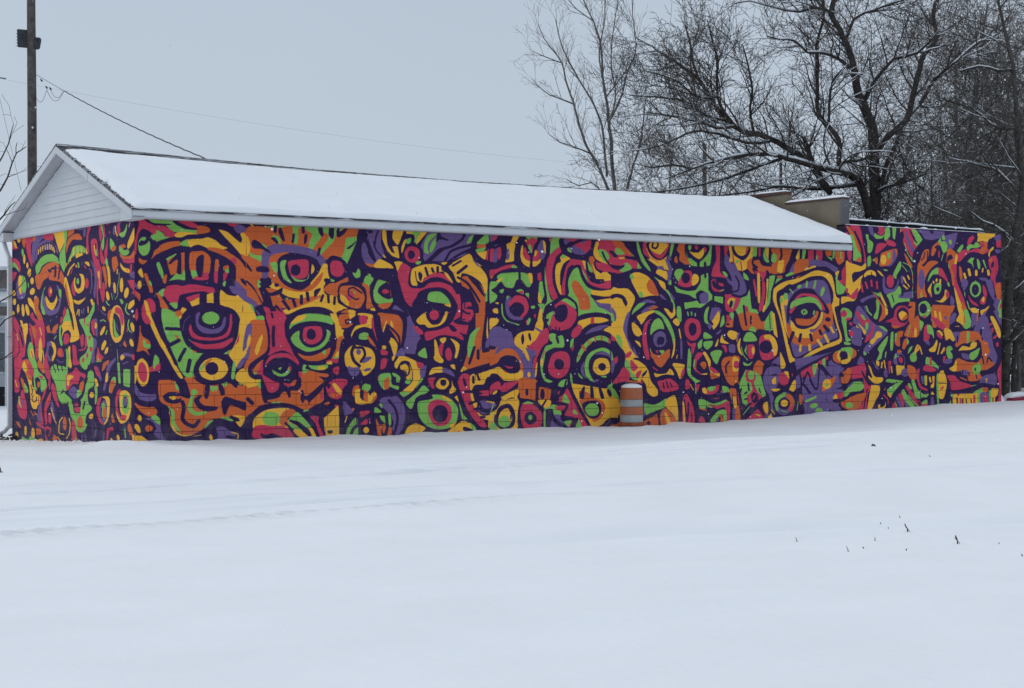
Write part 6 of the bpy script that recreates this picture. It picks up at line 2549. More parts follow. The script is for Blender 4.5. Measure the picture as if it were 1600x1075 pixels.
O 443,-12 432,-4 416,-8 420,-20 435,-21
y2 412,-7 393,-15
r2 443,-4 428,-4
v2 428,27 420,22
R 222,214 210,222 203,213 203,197 193,192 207,193 220,202
V 203,222 190,220 190,192 196,194
Y 190,209 193,205 198,204 202,207 203,211 200,215 195,215 191,213
V 210,186 193,181 193,173 203,163 203,144 220,140 220,154 210,168
R 190,161 186,171 176,159 156,151 176,145 196,147
O 188,159 176,149 159,149 179,143 195,146
g2 196,143 169,144
kO 159,140 130,147 149,131 166,124
Y 149,170 158,165 166,164 168,169 163,176 154,181 146,182 144,177
Y 135,161 143,158 150,157 151,161 147,166 140,170 133,170 132,167
V 203,133 186,133 166,112 173,108 196,123
R 207,133 193,133 173,116 193,118
V 143,129 130,140 97,151 94,146 120,133 136,110 149,91 159,93 146,114
Y 146,117 136,124 133,110 146,105
y3 117,3 113,-1
g1 87,166 83,145
g4 81,141 75,106
v1 86,164 83,155
V 72,155 46,160 15,157 9,152 46,154 68,146
Y 72,151 62,157 50,152 65,146
R 18,156 3,157 3,148 12,148
v2 59,140 34,144
kG 56,130 23,130 25,99 56,102
G 110,115 94,115 97,101 126,87 126,101
O 126,101 113,110 97,106 113,87 123,88
g1 107,115 97,111
R 84,92 68,93 84,74 81,53 53,41 72,42 91,53 97,74
Y 72,90 46,93 22,85 18,62 34,41 65,33 84,40 94,55 78,44 53,41 72,56 75,79
P 81,74 68,93 78,70 72,49 43,44 56,39 75,44
Y 72,88 43,93 22,83 20,62 37,48 62,52 75,70
G 26,66 34,54 49,51 62,59 65,73 56,85 41,88 29,80
P 56,79 50,82 37,80 37,66 50,61 56,66
V 53,79 38,80 39,68 46,65 53,67
r2 91,78 87,56 65,40
R 62,49 40,48 53,38 68,44
R 186,74 166,78 173,69 179,48 156,29 176,31 193,47 193,62
Y 166,78 136,80 124,73 126,50 136,35 156,27 143,44 139,63 149,75
V 173,62 159,72 143,70 139,56 143,37 159,30 173,39 179,50
G 146,49 151,39 160,36 167,43 169,55 164,66 155,68 147,61
O 143,48 147,41 154,39 160,44 161,52 157,58 150,60 144,56
p2 166,58 169,46 159,37
kO 117,45 110,50 98,34 113,33
kR 139,21 110,26 104,19 126,17 136,0 143,0
v2 196,16 203,4
v2 153,13 156,-1
v2 252,4 248,-9
Y 108,1 109,-2 113,-3 118,-2 121,1 120,4 116,5 112,4
Y 74,7 76,3 81,2 87,4 90,8 89,11 83,13 78,11
g2 50,24 46,9
O 34,32 22,34 6,13 22,15 34,23
o1 37,84 43,73
v2 273,3 271,-9
v2 298,-5 294,-10
v1 203,30 196,22
o2 130,145 136,138
kY 15,15 3,16 3,4 12,6
"""
PAINT = {'P': (41, 31, 66), 'V': (91, 76, 122), 'G': (108, 160, 80), 'O': (172, 88, 50), 'Y': (199, 155, 56), 'R': (166, 54, 80)}

def smooth_line(p, closed, n=4, ten=.42):
    """Catmull-Rom through the points of one brush mark"""
    p = np.array(p, float)
    if len(p) < 3:
        return p
    if closed:
        q = np.vstack([p[-1:], p, p[:2]])
    else:
        q = np.vstack([2 * p[:1] - p[1:2], p, 2 * p[-1:] - p[-2:-1]])
    out = []
    t = (np.arange(n) / n)[:, None]
    for i in range(1, len(q) - 2):
        a, b = q[i], q[i + 1]
        ma, mb = (q[i + 1] - q[i - 1]) * ten, (q[i + 2] - q[i]) * ten
        out.append((2*t**3 - 3*t**2 + 1) * a + (t**3 - 2*t**2 + t) * ma + (-2*t**3 + 3*t**2) * b + (t**3 - t**2) * mb)
    if not closed:
        out.append(p[-1:])
    return np.vstack(out)

def raster(text, width, z0, z1, res, aspect):
    """lay the brush marks (wall centimetres) down in order as flat paint on a pixel grid"""
    W, H = int(width / res), int((z1 - z0) / res)
    idx = np.zeros((H, W), np.uint8)
    keys = 'PVGOYR'
    for ln in text.split('\n'):
        tk = ln.split()
        if not tk:
            continue
        op = tk[0]
        pts = np.array([[float(v) / 100 for v in p.split(',')] for p in tk[1:]])
        pts[:, 0] /= res
        pts[:, 1] = (pts[:, 1] - z0) / res
        if op[0].islower() and op[0] != 'k':            # a stroke of the brush
            k = keys.index(op[0].upper())
            hw = float(op[1:]) / 100 / res / 2
            c = smooth_line(pts, False)
            ax = aspect(c[:, 0].mean() * res)
            x0, x1 = int(max(0, c[:, 0].min() - hw / ax - 2)), int(min(W, c[:, 0].max() + hw / ax + 3))
            y0, y1 = int(max(0, c[:, 1].min() - hw - 2)), int(min(H, c[:, 1].max() + hw + 3))
            if x1 <= x0 or y1 <= y0:
                continue
            X, Y = np.meshgrid(np.arange(x0, x1) * ax, np.arange(y0, y1))
            d = np.full(X.shape, 1e9)
            c = c * [ax, 1]
            for (ax0, ay0), (ax1, ay1) in zip(c[:-1], c[1:]):
                vx, vy = ax1 - ax0, ay1 - ay0
                t = np.clip(((X - ax0) * vx + (Y - ay0) * vy) / (vx*vx + vy*vy + 1e-9), 0, 1)
                d = np.minimum(d, (X - ax0 - t*vx)**2 + (Y - ay0 - t*vy)**2)
            idx[y0:y1, x0:x1][d < hw * hw] = k
            continue
        if op[0] == 'k':
            k, c = keys.index(op[1]), smooth_line(pts, True, 3, .12)
        else:
            k, c = keys.index(op[0]), smooth_line(pts, True)
        x0, y0 = int(max(0, c[:, 0].min() - 1)), int(max(0, c[:, 1].min() - 1))
        x1, y1 = int(min(W, c[:, 0].max() + 2)), int(min(H, c[:, 1].max() + 2))
        if x1 <= x0 or y1 <= y0:
            continue
        tog = np.zeros((y1 - y0, x1 - x0 + 1), np.int32)
        d = np.roll(c, -1, axis=0)
        for (xa, ya), (xb, yb) in zip(c, d):
            if ya > yb:
                xa, ya, xb, yb = xb, yb, xa, ya
            r = np.arange(max(y0, math.ceil(ya)), min(y1, math.ceil(yb)))
            if len(r):
                xs = np.clip(np.ceil(xa + (r - ya) * (xb - xa) / (yb - ya)).astype(int), x0, x1) - x0
                np.add.at(tog, (r - y0, xs), 1)
        ins = (np.cumsum(tog, axis=1)[:, :-1] % 2) == 1
        idx[y0:y1, x0:x1][ins] = k
    pal = np.array([PAINT[k] for k in keys], np.float32) / 255
    a = pal[idx]
    b = a.copy()                                         # a slightly soft paint edge
    b[1:-1, 1:-1] = (a[1:-1, 1:-1] * 4 + a[:-2, 1:-1] + a[2:, 1:-1] + a[1:-1, :-2] + a[1:-1, 2:]) / 8
    return b

# ---------------------------------------------------------------- the place: corner of the painted building
CORNER = Vector((-6.616, 28.6, 0.0))
ANG = math.radians(34.1)
D1 = Vector((math.cos(ANG), math.sin(ANG), 0))     # along the long mural wall
D2 = Vector((-math.sin(ANG), math.cos(ANG), 0))    # along the gable wall, away from the viewer
L1, L2, WG = 17.44, 23.06, 7.04                    # end of low wall, end of tall wall, gable width
TOP1, TOP2 = 4.04, 4.585

def local(X, Y):
    dx, dy = X - CORNER.x, Y - CORNER.y
    return dx * D1.x + dy * D1.y, -(dx * D2.x + dy * D2.y)      # a: along the wall, b: distance in front of it

def smoothstep(a, b, x):
    t = min(1.0, max(0.0, (x - a) / (b - a)))
    return t * t * (3 - 2 * t)

BASE = [(-40, -0.35), (-3, -0.05), (0, 0.0), (12, 0.0), (14, 0.045), (17, 0.17), (20, 0.235), (23.4, 0.31), (30, 0.42), (60, 0.6)]
def base_h(a):
    for (a0, h0), (a1, h1) in zip(BASE, BASE[1:]):
        if a <= a1:
            return h0 + (h1 - h0) * max(0, (a - a0)) / (a1 - a0)
    return BASE[-1][1]

TRACKS = [((-4.74, 15.1), (-0.7, 18.0), .05, 0.123), ((-5.4, 17.3), (-1.54, 19.6), .09, 0.123), ((-5.2, 16.2), (-1.9, 18.2), .12, 0.087),
          ((-5.0, 19.9), (3.0, 24.9), .06, 0.080), ((-5.0, 21.2), (3.0, 26.3), .12, 0.087), ((1.0, 24.3), (8.0, 28.6), .06, 0.087),
          ((0.0, 23.3), (9.0, 28.3), .07, 0.072), ((-1.0, 25.0), (9.0, 30.6), .08, 0.080), ((3.6, 15.6), (7.5, 16.6), .25, 0.116),
          ((-1.0, 22.4), (9.0, 27.4), .05, 0.058), ((2.0, 20.5), (9.0, 23.0), .08, 0.051)]

def ground_h(X, Y):
    a, b = local(X, Y)
    h = base_h(a) * (1 - smoothstep(4, 26, b))
    if b < 0:
        h += max(-0.26, 0.037 * b) * (1 - smoothstep(0, 6, a))
    if b > 0:
        crest = 6.7 + 0.25 * noise.noise((a * .25, 3.3, 0))
        h += 0.17 * smoothstep(crest - .9, crest, b) * smoothstep(2, 9, a) * (1 - smoothstep(10, 18, b))
        h += 0.06 * math.exp(-(b / 0.35) ** 2) * (0.4 + noise.noise((a * 1.1, 0, 5)) + .5 * noise.noise((a * 4, 0, 5)))          # snow drifted to the wall
    # hump round the barrel and the corner
    h += 0.035 * math.exp(-(((a - 10.9) / .5) ** 2 + ((b - .55) / .3) ** 2))
    h += 0.05 * math.exp(-(((a + .35) / .3) ** 2 + ((b - .2) / .3) ** 2))
    h += 0.035 * noise.noise((X * .22, Y * .22, 0)) + 0.012 * noise.noise((X * .9, Y * .6, 2))
    # wind crust lines running along the lot
    h += 0.022 * noise.noise((a * .30, b * 2.2, 7)) + .018 * noise.noise((a * .22, b * 5.0, 9)) * (1 - smoothstep(9, 16, b)) * smoothstep(2, 4, b)
    for (x0, y0), (x1, y1), w, dep in TRACKS:
        vx, vy = x1 - x0, y1 - y0
        ln = math.hypot(vx, vy)
        t = ((X - x0) * vx + (Y - y0) * vy) / ln
        d = abs((X - x0) * vy - (Y - y0) * vx) / ln
        if d < w * 3 and -6 < t < ln + 5:
            d += 0.04 * noise.noise((t * .8, dep * 900, 0))
            f = smoothstep(-6, -1, t) * (1 - smoothstep(ln, ln + 5, t)) * (0.75 + 0.5 * noise.noise((t * .9, dep * 700, 1)))
            h -= dep * f * math.exp(-(d / w) ** 2)
            h += dep * .4 * f * math.exp(-((d - 2 * w) / w) ** 2)
    return h

def ticks(lo, hi, step, far, grow=1.35):
    v = list(np.arange(lo, hi + 1e-6, step))
    s, x = step, hi
    while x < far:
        s *= grow; x += s; v.append(x)
    s, x = step, lo
    pre = []
    while x > -far:
        s *= grow; x -= s; pre.append(x)
    return pre[::-1] + v

xs = ticks(-13.0, 16.0, 0.12, 1500)
ys = [y for y in ticks(5.0, 34.0, 0.055, 1500, 1.6) if y > -400]
verts = [(x, y, ground_h(x, y)) for y in ys for x in xs]
nx = len(xs)
faces = [(j*nx+i, j*nx+i+1, (j+1)*nx+i+1, (j+1)*nx+i) for j in range(len(ys)-1) for i in range(nx-1)]
me = bpy.data.meshes.new('snow_ground')
me.from_pydata(verts, [], faces)
smooth(me)
ground = link('snow_ground', me, M['snow'])
ground['kind'] = 'structure'

# ---------------------------------------------------------------- painted block walls
def mural_material(name, text, width, z0, z1, res, aspect, owner, axes):
    a = raster(text, width, z0, z1, res, aspect)
    H, W = a.shape[:2]
    img = bpy.data.images.new(name, W, H)
    buf = np.ones((H, W, 4), np.float32)
    buf[..., :3] = a
    img.pixels.foreach_set(buf.ravel())
    img.update()
    img.pack()
    m = bpy.data.materials.new(name)
    m.use_nodes = True
    N, L = m.node_tree.nodes, m.node_tree.links
    b = N['Principled BSDF']
    b.inputs['Roughness'].default_value = 0.75
    b.inputs['Specular IOR Level'].default_value = 0.12
    tc = N.new('ShaderNodeTexCoord'); tc.object = owner
    sep = N.new('ShaderNodeSeparateXYZ')
    L.new(tc.outputs['Object'], sep.inputs[0])
    com = N.new('ShaderNodeCombineXYZ')
    for k, (ax, lo, size) in enumerate(((axes, 0.0, W * res), ('Z', z0, H * res))):
        mr = N.new('ShaderNodeMapRange'); mr.clamp = False
        mr.inputs['From Min'].default_value = lo
        mr.inputs['From Max'].default_value = lo + size
        L.new(sep.outputs[ax], mr.inputs['Value'])
        L.new(mr.outputs[0], com.inputs[k])
    tex = N.new('ShaderNodeTexImage'); tex.image = img; tex.extension = 'EXTEND'
    L.new(com.outputs[0], tex.inputs['Vector'])
    # chalky variation of hand-rolled paint over rough block
    n = N.new('ShaderNodeTexNoise'); n.inputs['Scale'].default_value = 2.5; n.inputs['Detail'].default_value = 8
    L.new(tc.outputs['Object'], n.inputs['Vector'])
    mr = N.new('ShaderNodeMapRange'); mr.inputs['To Min'].default_value = 0.86; mr.inputs['To Max'].default_value = 1.14
    L.new(n.outputs[0], mr.inputs['Value'])
    g = N.new('ShaderNodeVectorMath'); g.operation = 'SCALE'
    L.new(tex.outputs['Color'], g.inputs[0]); L.new(mr.outputs[0], g.inputs['Scale'])
    # pale salt and splash marks creeping up from the ground, weathered patches
    ng = N.new('ShaderNodeTexNoise'); ng.inputs['Scale'].default_value = 3.0; ng.inputs['Detail'].default_value = 9; ng.inputs['Roughness'].default_value = .7
    L.new(tc.outputs['Object'], ng.inputs['Vector'])
    zr = N.new('ShaderNodeMapRange'); zr.inputs['From Min'].default_value = 0.9; zr.inputs['From Max'].default_value = -0.1
    zr.inputs['To Min'].default_value = 0.0; zr.inputs['To Max'].default_value = .20
    L.new(sep.outputs['Z'], zr.inputs['Value'])
    ad = N.new('ShaderNodeMath'); ad.operation = 'ADD'; L.new(ng.outputs[0], ad.inputs[0]); L.new(zr.outputs[0], ad.inputs[1])
    gr = N.new('ShaderNodeMapRange'); gr.inputs['From Min'].default_value = .58; gr.inputs['From Max'].default_value = .88
    gr.inputs['To Max'].default_value = .30
    L.new(ad.outputs[0], gr.inputs['Value'])
    gm = N.new('ShaderNodeMix'); gm.data_type = 'RGBA'; gm.inputs[7].default_value = (.16, .15, .17, 1)
    L.new(gr.outputs[0], gm.inputs['Factor']); L.new(g.outputs[0], gm.inputs[6])
    g2 = N.new('ShaderNodeVectorMath'); g2.operation = 'MULTIPLY'
    g2.inputs[1].default_value = PAINT_GAIN
    L.new(gm.outputs[2], g2.inputs[0])
    L.new(g2.outputs[0], b.inputs['Base Color'])
    n2 = N.new('ShaderNodeTexNoise'); n2.inputs['Scale'].default_value = 90; n2.inputs['Detail'].default_value = 4
    L.new(tc.outputs['Object'], n2.inputs['Vector'])
    bp = N.new('ShaderNodeBump'); bp.inputs['Strength'].default_value = 0.35; bp.inputs['Distance'].default_value = 0.006
    L.new(n2.outputs[0], bp.inputs['Height']); L.new(bp.outputs[0], b.inputs['Normal'])
    return m

PAINT_GAIN = (1.68, 1.53, 1.42)
low = empty('painted_building', CORNER, ANG)
tag(low, 'long low mural-painted building with snowy gable roof and white siding', 'building')
tall = empty('tall_building', CORNER, ANG)
tag(tall, 'taller flat-roofed building at right with stepped beige side wall and mural faces', 'building')
MS = mural_material('mural_side_paint', MURAL_SIDE, 23.6, -.3, 4.7, .006, lambda u: .93 - .0097 * u, low, 'X')
MG = mural_material('mural_gable_paint', MURAL_GABLE, 7.1, -.5, 4.2, .006, lambda u: .34, low, 'Y')

COURSE, BL = 0.2135, 0.41
def block_mesh(gap, axis):
    """one painted block face, 1 m long to be scaled, slightly chamfered"""
    mb = MB()
    l, h, d, c = BL - gap, COURSE - gap, 0.035, 0.0025
    F = [(c, -0.0, c), (l-c, 0, c), (l-c, 0, h-c), (c, 0, h-c)]
    B = [(0, c, 0), (l, c, 0), (l, c, h), (0, c, h)]
    Z = [(0, d, 0), (l, d, 0), (l, d, h), (0, d, h)]
    vs = F + B + Z
    if axis == 'Y':
        vs = [(y, x, z) for x, y, z in vs]
    fs = [(0, 1, 2, 3)] + [(4+i, 4+(i+1) % 4, (i+1) % 4, i) for i in range(4)] + [(8+i, 8+(i+1) % 4, 4+(i+1) % 4, 4+i) for i in range(4)]
    if axis == 'Y': fs = [f[::-1] for f in fs]
    mb.add(vs, fs)
    return mb

def wall_blocks(a0, a1, top, axis, off):
    """(start, length, z, height) of every block of a wall in running bond"""
    out = []
    k = -3
    while True:
        z = 0.197 + COURSE * k
        if z > top - 0.02: break
        h = min(COURSE, top - z)
        s = off + (BL / 2 if k % 2 == 0 else 0)
        s -= math.ceil((s - a0) / BL) * BL
        while s < a1 - 0.01:
            b0, b1 = max(s, a0), min(s + BL, a1)
            if b1 - b0 > 0.03:
                out.append((b0, b1 - b0, z, h, k))
            s += BL
        k += 1
    return out

def lay(parent, wall_parts, limit):
    """the largest-looking blocks as parts of their own, the rest joined, wall by wall"""
    allb = []
    for w, (name, mt, axis, bl) in enumerate(wall_parts):
        for b in bl:
            p = CORNER + (D1 * b[0] if axis == 'X' else D2 * b[0])
            f = 0.83 if axis == 'X' else 0.34
            allb.append((-(f * b[1] * b[3]) / (p.y ** 2) if b[2] > -0.1 else 0, w, b))
    allb.sort()
    chosen = allb[:limit]
    rest = allb[limit:]
    cache = {}
    for _, w, (s, l, z, h, k) in chosen:
        name, mt, axis, _b = wall_parts[w]
        gap = 0.0075 if k < 5 else 0.0022
        if (axis, gap) not in cache:
            cache[(axis, gap)] = block_mesh(gap, axis).mesh('block')
            cache[(axis, gap)].materials.append(mt)
        o = link('block', cache[(axis, gap)], None, parent)
        o.location = (s, 0, z) if axis == 'X' else (0, s, z)
        sc = (l - gap) / (BL - gap); sz = (h - gap) / (COURSE - gap)
        o.scale = (sc, 1, sz) if axis == 'X' else (1, sc, sz)
    for w, (name, mt, axis, _b) in enumerate(wall_parts):
        mb = MB()
        for _, ww, (s, l, z, h, k) in rest:
            if ww != w: continue
            gap = 0.0075 if k < 5 else 0.0022
            bm_ = block_mesh(gap, axis)
            sc = (l - gap) / (BL - gap); sz = (h - gap) / (COURSE - gap)
            if axis == 'X': vs = [(x*sc + s, y, zz*sz + z) for x, y, zz in bm_.v]
            else: vs = [(x, y*sc + s, zz*sz + z) for x, y, zz in bm_.v]
            mb.add(vs, bm_.f)
        if mb.v:
            o = mb.build(name, mt, parent)
            o['kind'] = 'stuff'

side_blocks = wall_blocks(0.0, L1, TOP1, 'X', 2.523)
gable_blocks = wall_blocks(0.012, WG, TOP1, 'Y', 0.2)
lay(low, [('side_blockwork', MS, 'X', side_blocks), ('gable_blockwork', MG, 'Y', gable_blocks)], 300)
lay(tall, [('front_blockwork', MS, 'X', wall_blocks(L1 + 0.004, L2, TOP2, 'X', 2.523))], 300)

core = MB()
core.box((0.012, 0.014, -.6), (L1 - .01, 0.25, TOP1 - .01))
core.box((0.014, 0.25, -.6), (0.25, WG - .004, TOP1 - .012))
core.box((0.25, WG - .25, -.6), (L1 - .01, WG - .006, TOP1 - .01))
core.build('block_core', M['block_core'], low)

# ---- roof of the low building
RS = 1.48 / 3.95                       # slope
def sag(x):
    pts = [(-1, 0), (0, 0), (2.2, .07), (5, .15), (9, .19), (13, .17), (17.5, .13)]
    for (a0, h0), (a1, h1) in zip(pts, pts[1:]):
        if x <= a1: return h0 + (h1 - h0) * max(0, x - a0) / (a1 - a0)
    return .13
def roof_z(x, y):
    """top of the shingles"""
    t = (y + .45) / 3.95 if y <= 3.5 else (7.45 - y) / 3.90
    return 4.115 + 1.485 * t - sag(x) * max(0, t) ** 1.3
RX0, RX1 = -0.22, 17.24

def sheet(fn, us, vs, name, material, parent, thick=0.0, sm=True):
    nv = len(vs)
    top = [tuple(fn(u, v)) for u in us for v in vs]
    f = [(i*nv+j, (i+1)*nv+j, (i+1)*nv+j+1, i*nv+j+1) for i in range(len(us)-1) for j in range(nv-1)]
    vv = list(top)
    if thick:
        n = len(top)
        vv += [(x, y, z - thick) for x, y, z in top]
        f2 = [tuple(n + i for i in q[::-1]) for q in f]
        edge = []
        nu = len(us)
        for i in range(nu-1):
            edge.append((i*nv, n+i*nv, n+(i+1)*nv, (i+1)*nv)[::-1])
            edge.append((i*nv+nv-1, (i+1)*nv+nv-1, n+(i+1)*nv+nv-1, n+i*nv+nv-1)[::-1])
        for j in range(nv-1):
            edge.append((j, j+1, n+j+1, n+j)[::-1])
            b0 = (nu-1)*nv
            edge.append((b0+j, n+b0+j, n+b0+j+1, b0+j+1)[::-1])
        f = f + f2 + edge
    m_ = bpy.data.meshes.new(name)
    m_.from_pydata(vv, [], f)
    if sm: smooth(m_)
    return link(name, m_, material, parent)

roof = sheet(lambda x, y: (x, y, roof_z(x, y)), list(np.linspace(RX0 - .02, RX1, 60)), list(np.linspace(-.475, 3.5, 14)) + list(np.linspace(3.501, 7.475, 12)),
             'roof', M['shingle'], low, .03, sm=False)
# raised ridge caps along the top
rc = MB()
x = RX0 - .02
while x < RX1:
    x1 = min(x + .29, RX1)
    z = roof_z(x, 3.5) + .006 + rng.uniform(0, .004)
    rc.add([(x, 3.33, z-.058), (x, 3.5, z+.012), (x, 3.67, z-.058), (x1, 3.33, z-.072), (x1, 3.5, z-.002), (x1, 3.67, z-.072),
            (x, 3.33, z-.10), (x, 3.67, z-.10), (x1, 3.33, z-.11), (x1, 3.67, z-.11)],
           [(0, 3, 4, 1), (1, 4, 5, 2), (0, 1, 2, 7, 6), (3, 8, 9, 5, 4), (0, 6, 8, 3), (2, 5, 9, 7)])
    x += .25
o = rc.build('ridge_cap', M['shingle'], roof); o['kind'] = 'stuff'

def snow_sheet(y_e, y_r, side):
    us = list(np.linspace(RX0, RX0 + .45, 18)) + list(np.arange(RX0 + .5, RX1 + .001, .07)) + [RX1]
    nv = 60
    verts, n = [], 0
    fs = []
    for x in us:
        # ragged limit near the ridge and bare strip along the near rake
        bare = .27 - .19 * smoothstep(2, 11, x)
        bare += .05 * noise.noise((x * 1.7, 0, 9)) + .03 * noise.noise((x * 7, 1, 4))
        bare = max(.03, bare)
        rake = 0.0
        for j in range(nv):
            t = j / (nv - 1)
            lo = y_e + side * .008 * abs(noise.noise((x * 1.3, 0, 12)))
            hi = y_r - bare if side > 0 else y_r + bare
            y = lo + (hi - lo) * t
            d_e = abs(y - lo); d_r = abs(hi - y)
            d_x = x - RX0 - .012 - .09 * max(0, noise.noise((1.5, y * 2.2, 6))) * abs(noise.noise((x*4, y * 16, 6))) * 3 - .05 * abs(noise.noise((0, y * 9, 6)))
            d_x2 = RX1 - x
            th = .078 + .035 * noise.noise((x * .45, y * .6, 1)) + .006 * noise.noise((x * 5, y * 5, 3))
            f = min(1, d_e / .05) ** .5 * min(1, d_r / .35) ** .6
            f *= max(0, min(1, d_x / .22)) ** .6
            th_end = .08 * math.exp(-(d_x2 / .7) ** 2)
            th = (th + th_end) * f - .004 * (1 - f)
            th += .012 * noise.noise((x * 1.9, y * 2.3, 8)) * f
            verts.append((x, y, roof_z(x, y) + th + (-.03 if d_x <= 0 else 0)))
    nu = len(us)
    n = len(verts)
    fs = [(i*nv+j, (i+1)*nv+j, (i+1)*nv+j+1, i*nv+j+1) for i in range(nu-1) for j in range(nv-1)]
    if side < 0: fs = [f[::-1] for f in fs]
    m_ = bpy.data.meshes.new('roof_snow')
    # close it underneath
    verts += [(x, y, roof_z(x, y) - .02) for x, y, z in verts]
    edge = [(i*nv, n+i*nv, n+(i+1)*nv, (i+1)*nv) for i in range(nu-1)]
    b0 = (nu-1)*nv
    edge += [(b0+j, b0+j+1, n+b0+j+1, n+b0+j) for j in range(nv-1)]
    m_.from_pydata(verts, [], fs + edge)
    smooth(m_)
    return link('snow_cover', m_, M['roof_snow'], roof)
snow_sheet(-.455, 3.5, 1)['kind'] = 'stuff'
snow_sheet(7.45, 3.5, -1)['kind'] = 'stuff'

# ---- white trim
mb = MB(); mb.box((RX0, -.45, 3.945), (RX1, -.425, 4.085)); mb.build('fascia', M['trim'], low)
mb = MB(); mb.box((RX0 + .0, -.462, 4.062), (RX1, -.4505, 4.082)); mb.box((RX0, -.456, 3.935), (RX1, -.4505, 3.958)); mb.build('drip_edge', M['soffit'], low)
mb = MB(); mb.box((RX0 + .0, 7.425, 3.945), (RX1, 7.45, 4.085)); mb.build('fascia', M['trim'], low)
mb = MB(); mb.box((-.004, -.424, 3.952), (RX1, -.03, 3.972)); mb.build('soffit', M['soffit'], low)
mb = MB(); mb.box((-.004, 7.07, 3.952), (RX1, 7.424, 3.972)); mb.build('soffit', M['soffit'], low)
# boxed returns under the rakes at the corners
mb = MB(); mb.box((RX0 + .001, -.424, 3.93), (-.006, .11, 4.10)); mb.box((RX0 - .012, -.43, 3.915), (-.008, .13, 3.945)); mb.build('eave_return', M['trim'], low)
mb = MB(); mb.box((RX0 + .001, 6.93, 3.93), (-.006, 7.424, 4.10)); mb.build('eave_return', M['trim'], low)
def rz(y): return roof_z(RX0, y) - .033
for ya, yb in ((-.45, 3.5), (7.45, 3.5)):
    mb = MB()
    mb.hexa([(RX0 - .03, ya, rz(ya) - .135), (RX0 - .004, ya, rz(ya) - .135), (RX0 - .004, yb, rz(yb) - .135), (RX0 - .03, yb, rz(yb) - .135),
             (RX0 - .03, ya, rz(ya) - .001), (RX0 - .004, ya, rz(ya) - .001), (RX0 - .004, yb, rz(yb) - .001), (RX0 - .03, yb, rz(yb) - .001)])
    r_ = mb.build('rake_board', M['trim'], low)
    mb = MB()   # joint cover strip part way up
    ym = ya + (yb - ya) * (.55 if ya < 0 else .3); s = 1 if ya < 0 else -1
    mb.hexa([(RX0 - .038, ym, rz(ym) - .14), (RX0 - .031, ym, rz(ym) - .14), (RX0 - .031, ym + .10*s, rz(ym + .10*s) - .14), (RX0 - .038, ym + .10*s, rz(ym + .10*s) - .14),
             (RX0 - .038, ym, rz(ym)), (RX0 - .031, ym, rz(ym)), (RX0 - .031, ym + .10*s, rz(ym + .10*s)), (RX0 - .038, ym + .10*s, rz(ym + .10*s))])
    mb.build('joint_cover', M['trim'], r_)
    mb = MB()
    mb.hexa([(RX0 - .004, ya, rz(ya) - .125), (-.002, ya, rz(ya) - .125), (-.002, yb, rz(yb) - .125), (RX0 - .004, yb, rz(yb) - .125),
             (RX0 - .004, ya, rz(ya) - .105), (-.002, ya, rz(ya) - .105), (-.002, yb, rz(yb) - .105), (RX0 - .004, yb, rz(yb) - .105)])
    mb.build('rake_soffit', M['soffit'], low)
    mb = MB()   # J channel where siding meets soffit
    mb.hexa([(-.035, ya, rz(ya) - .155), (-.012, ya, rz(ya) - .155), (-.012, yb, rz(yb) - .155), (-.035, yb, rz(yb) - .155),
             (-.035, ya, rz(ya) - .127), (-.012, ya, rz(ya) - .127), (-.012, yb, rz(yb) - .127), (-.035, yb, rz(yb) - .127)])
    mb.build('channel_trim', M['soffit'], low)
# lap siding boards in the gable
ZB, BH = 3.985, .138
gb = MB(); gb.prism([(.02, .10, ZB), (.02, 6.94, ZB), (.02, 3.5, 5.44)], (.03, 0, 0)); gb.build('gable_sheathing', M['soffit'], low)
k = 0
while True:
    z0 = ZB + BH * k; z1 = z0 + BH + .012
    y0 = -.45 + (z0 + .17 - 4.082) / RS; y1 = -.45 + (z1 + .17 - 4.082) / RS
    if y1 > 3.42: break
    y0, y1 = max(y0, -.0), max(y1, 0.0)
    mb = MB()
    xo, xi = -.026, -.010
    mb.hexa([(xo, y0, z0), (xi+.03, y0, z0), (xi+.03, 7.0-y0, z0), (xo, 7.0-y0, z0),
             (xi, y1, z1), (xi+.03, y1, z1), (xi+.03, 7.0-y1, z1), (xi, 7.0-y1, z1)])
    mb.build('siding_board', M['vinyl'], low)
    k += 1
mb = MB(); mb.prism([(-.014, y0, z0 + .0), (-.014, 7.0 - y0, z0), (-.014, 3.5, 5.40)], (.03, 0, 0)); mb.build('siding_board', M['vinyl'], low)
mb = MB(); mb.box((-.038, -.0, ZB - .03), (-.002, WG, ZB + .004)); mb.build('starter_strip', M['soffit'], low)
# downspout at the far corner of the gable wall
mb = MB()
x0, y0 = -.09, WG - .03
mb.box((x0, y0, -.02), (x0 + .085, y0 + .09, 3.60))
sp = mb.build('downspout', M['trim'], low)
mb = MB(); mb.tube([(x0+.04, y0+.05, .04), (x0 - .05, y0+.08, -.08), (x0 - .20, y0 + .10, -.16)], .042, 6); mb.build('elbow', M['soffit'], sp)
mb = MB(); mb.tube([(x0+.04, y0+.05, 3.58), (x0+.02, y0+.2, 3.75), (x0+.02, y0+.36, 3.93)], .045, 6); mb.build('elbow', M['trim'], sp)
mb = MB(); mb.box((x0 - .006, y0 - .006, 1.9), (x0 + .091, y0 + .096, 1.93)); mb.build('strap', M['soffit'], sp)
# a service mast bracket on the ridge where the cable lands
mb = MB(); mb.tube([(3.0, 3.66, 5.3), (3.0, 3.66, 5.53)], .018, 6); mb.build('cable_bracket', M['dark_metal'], low)

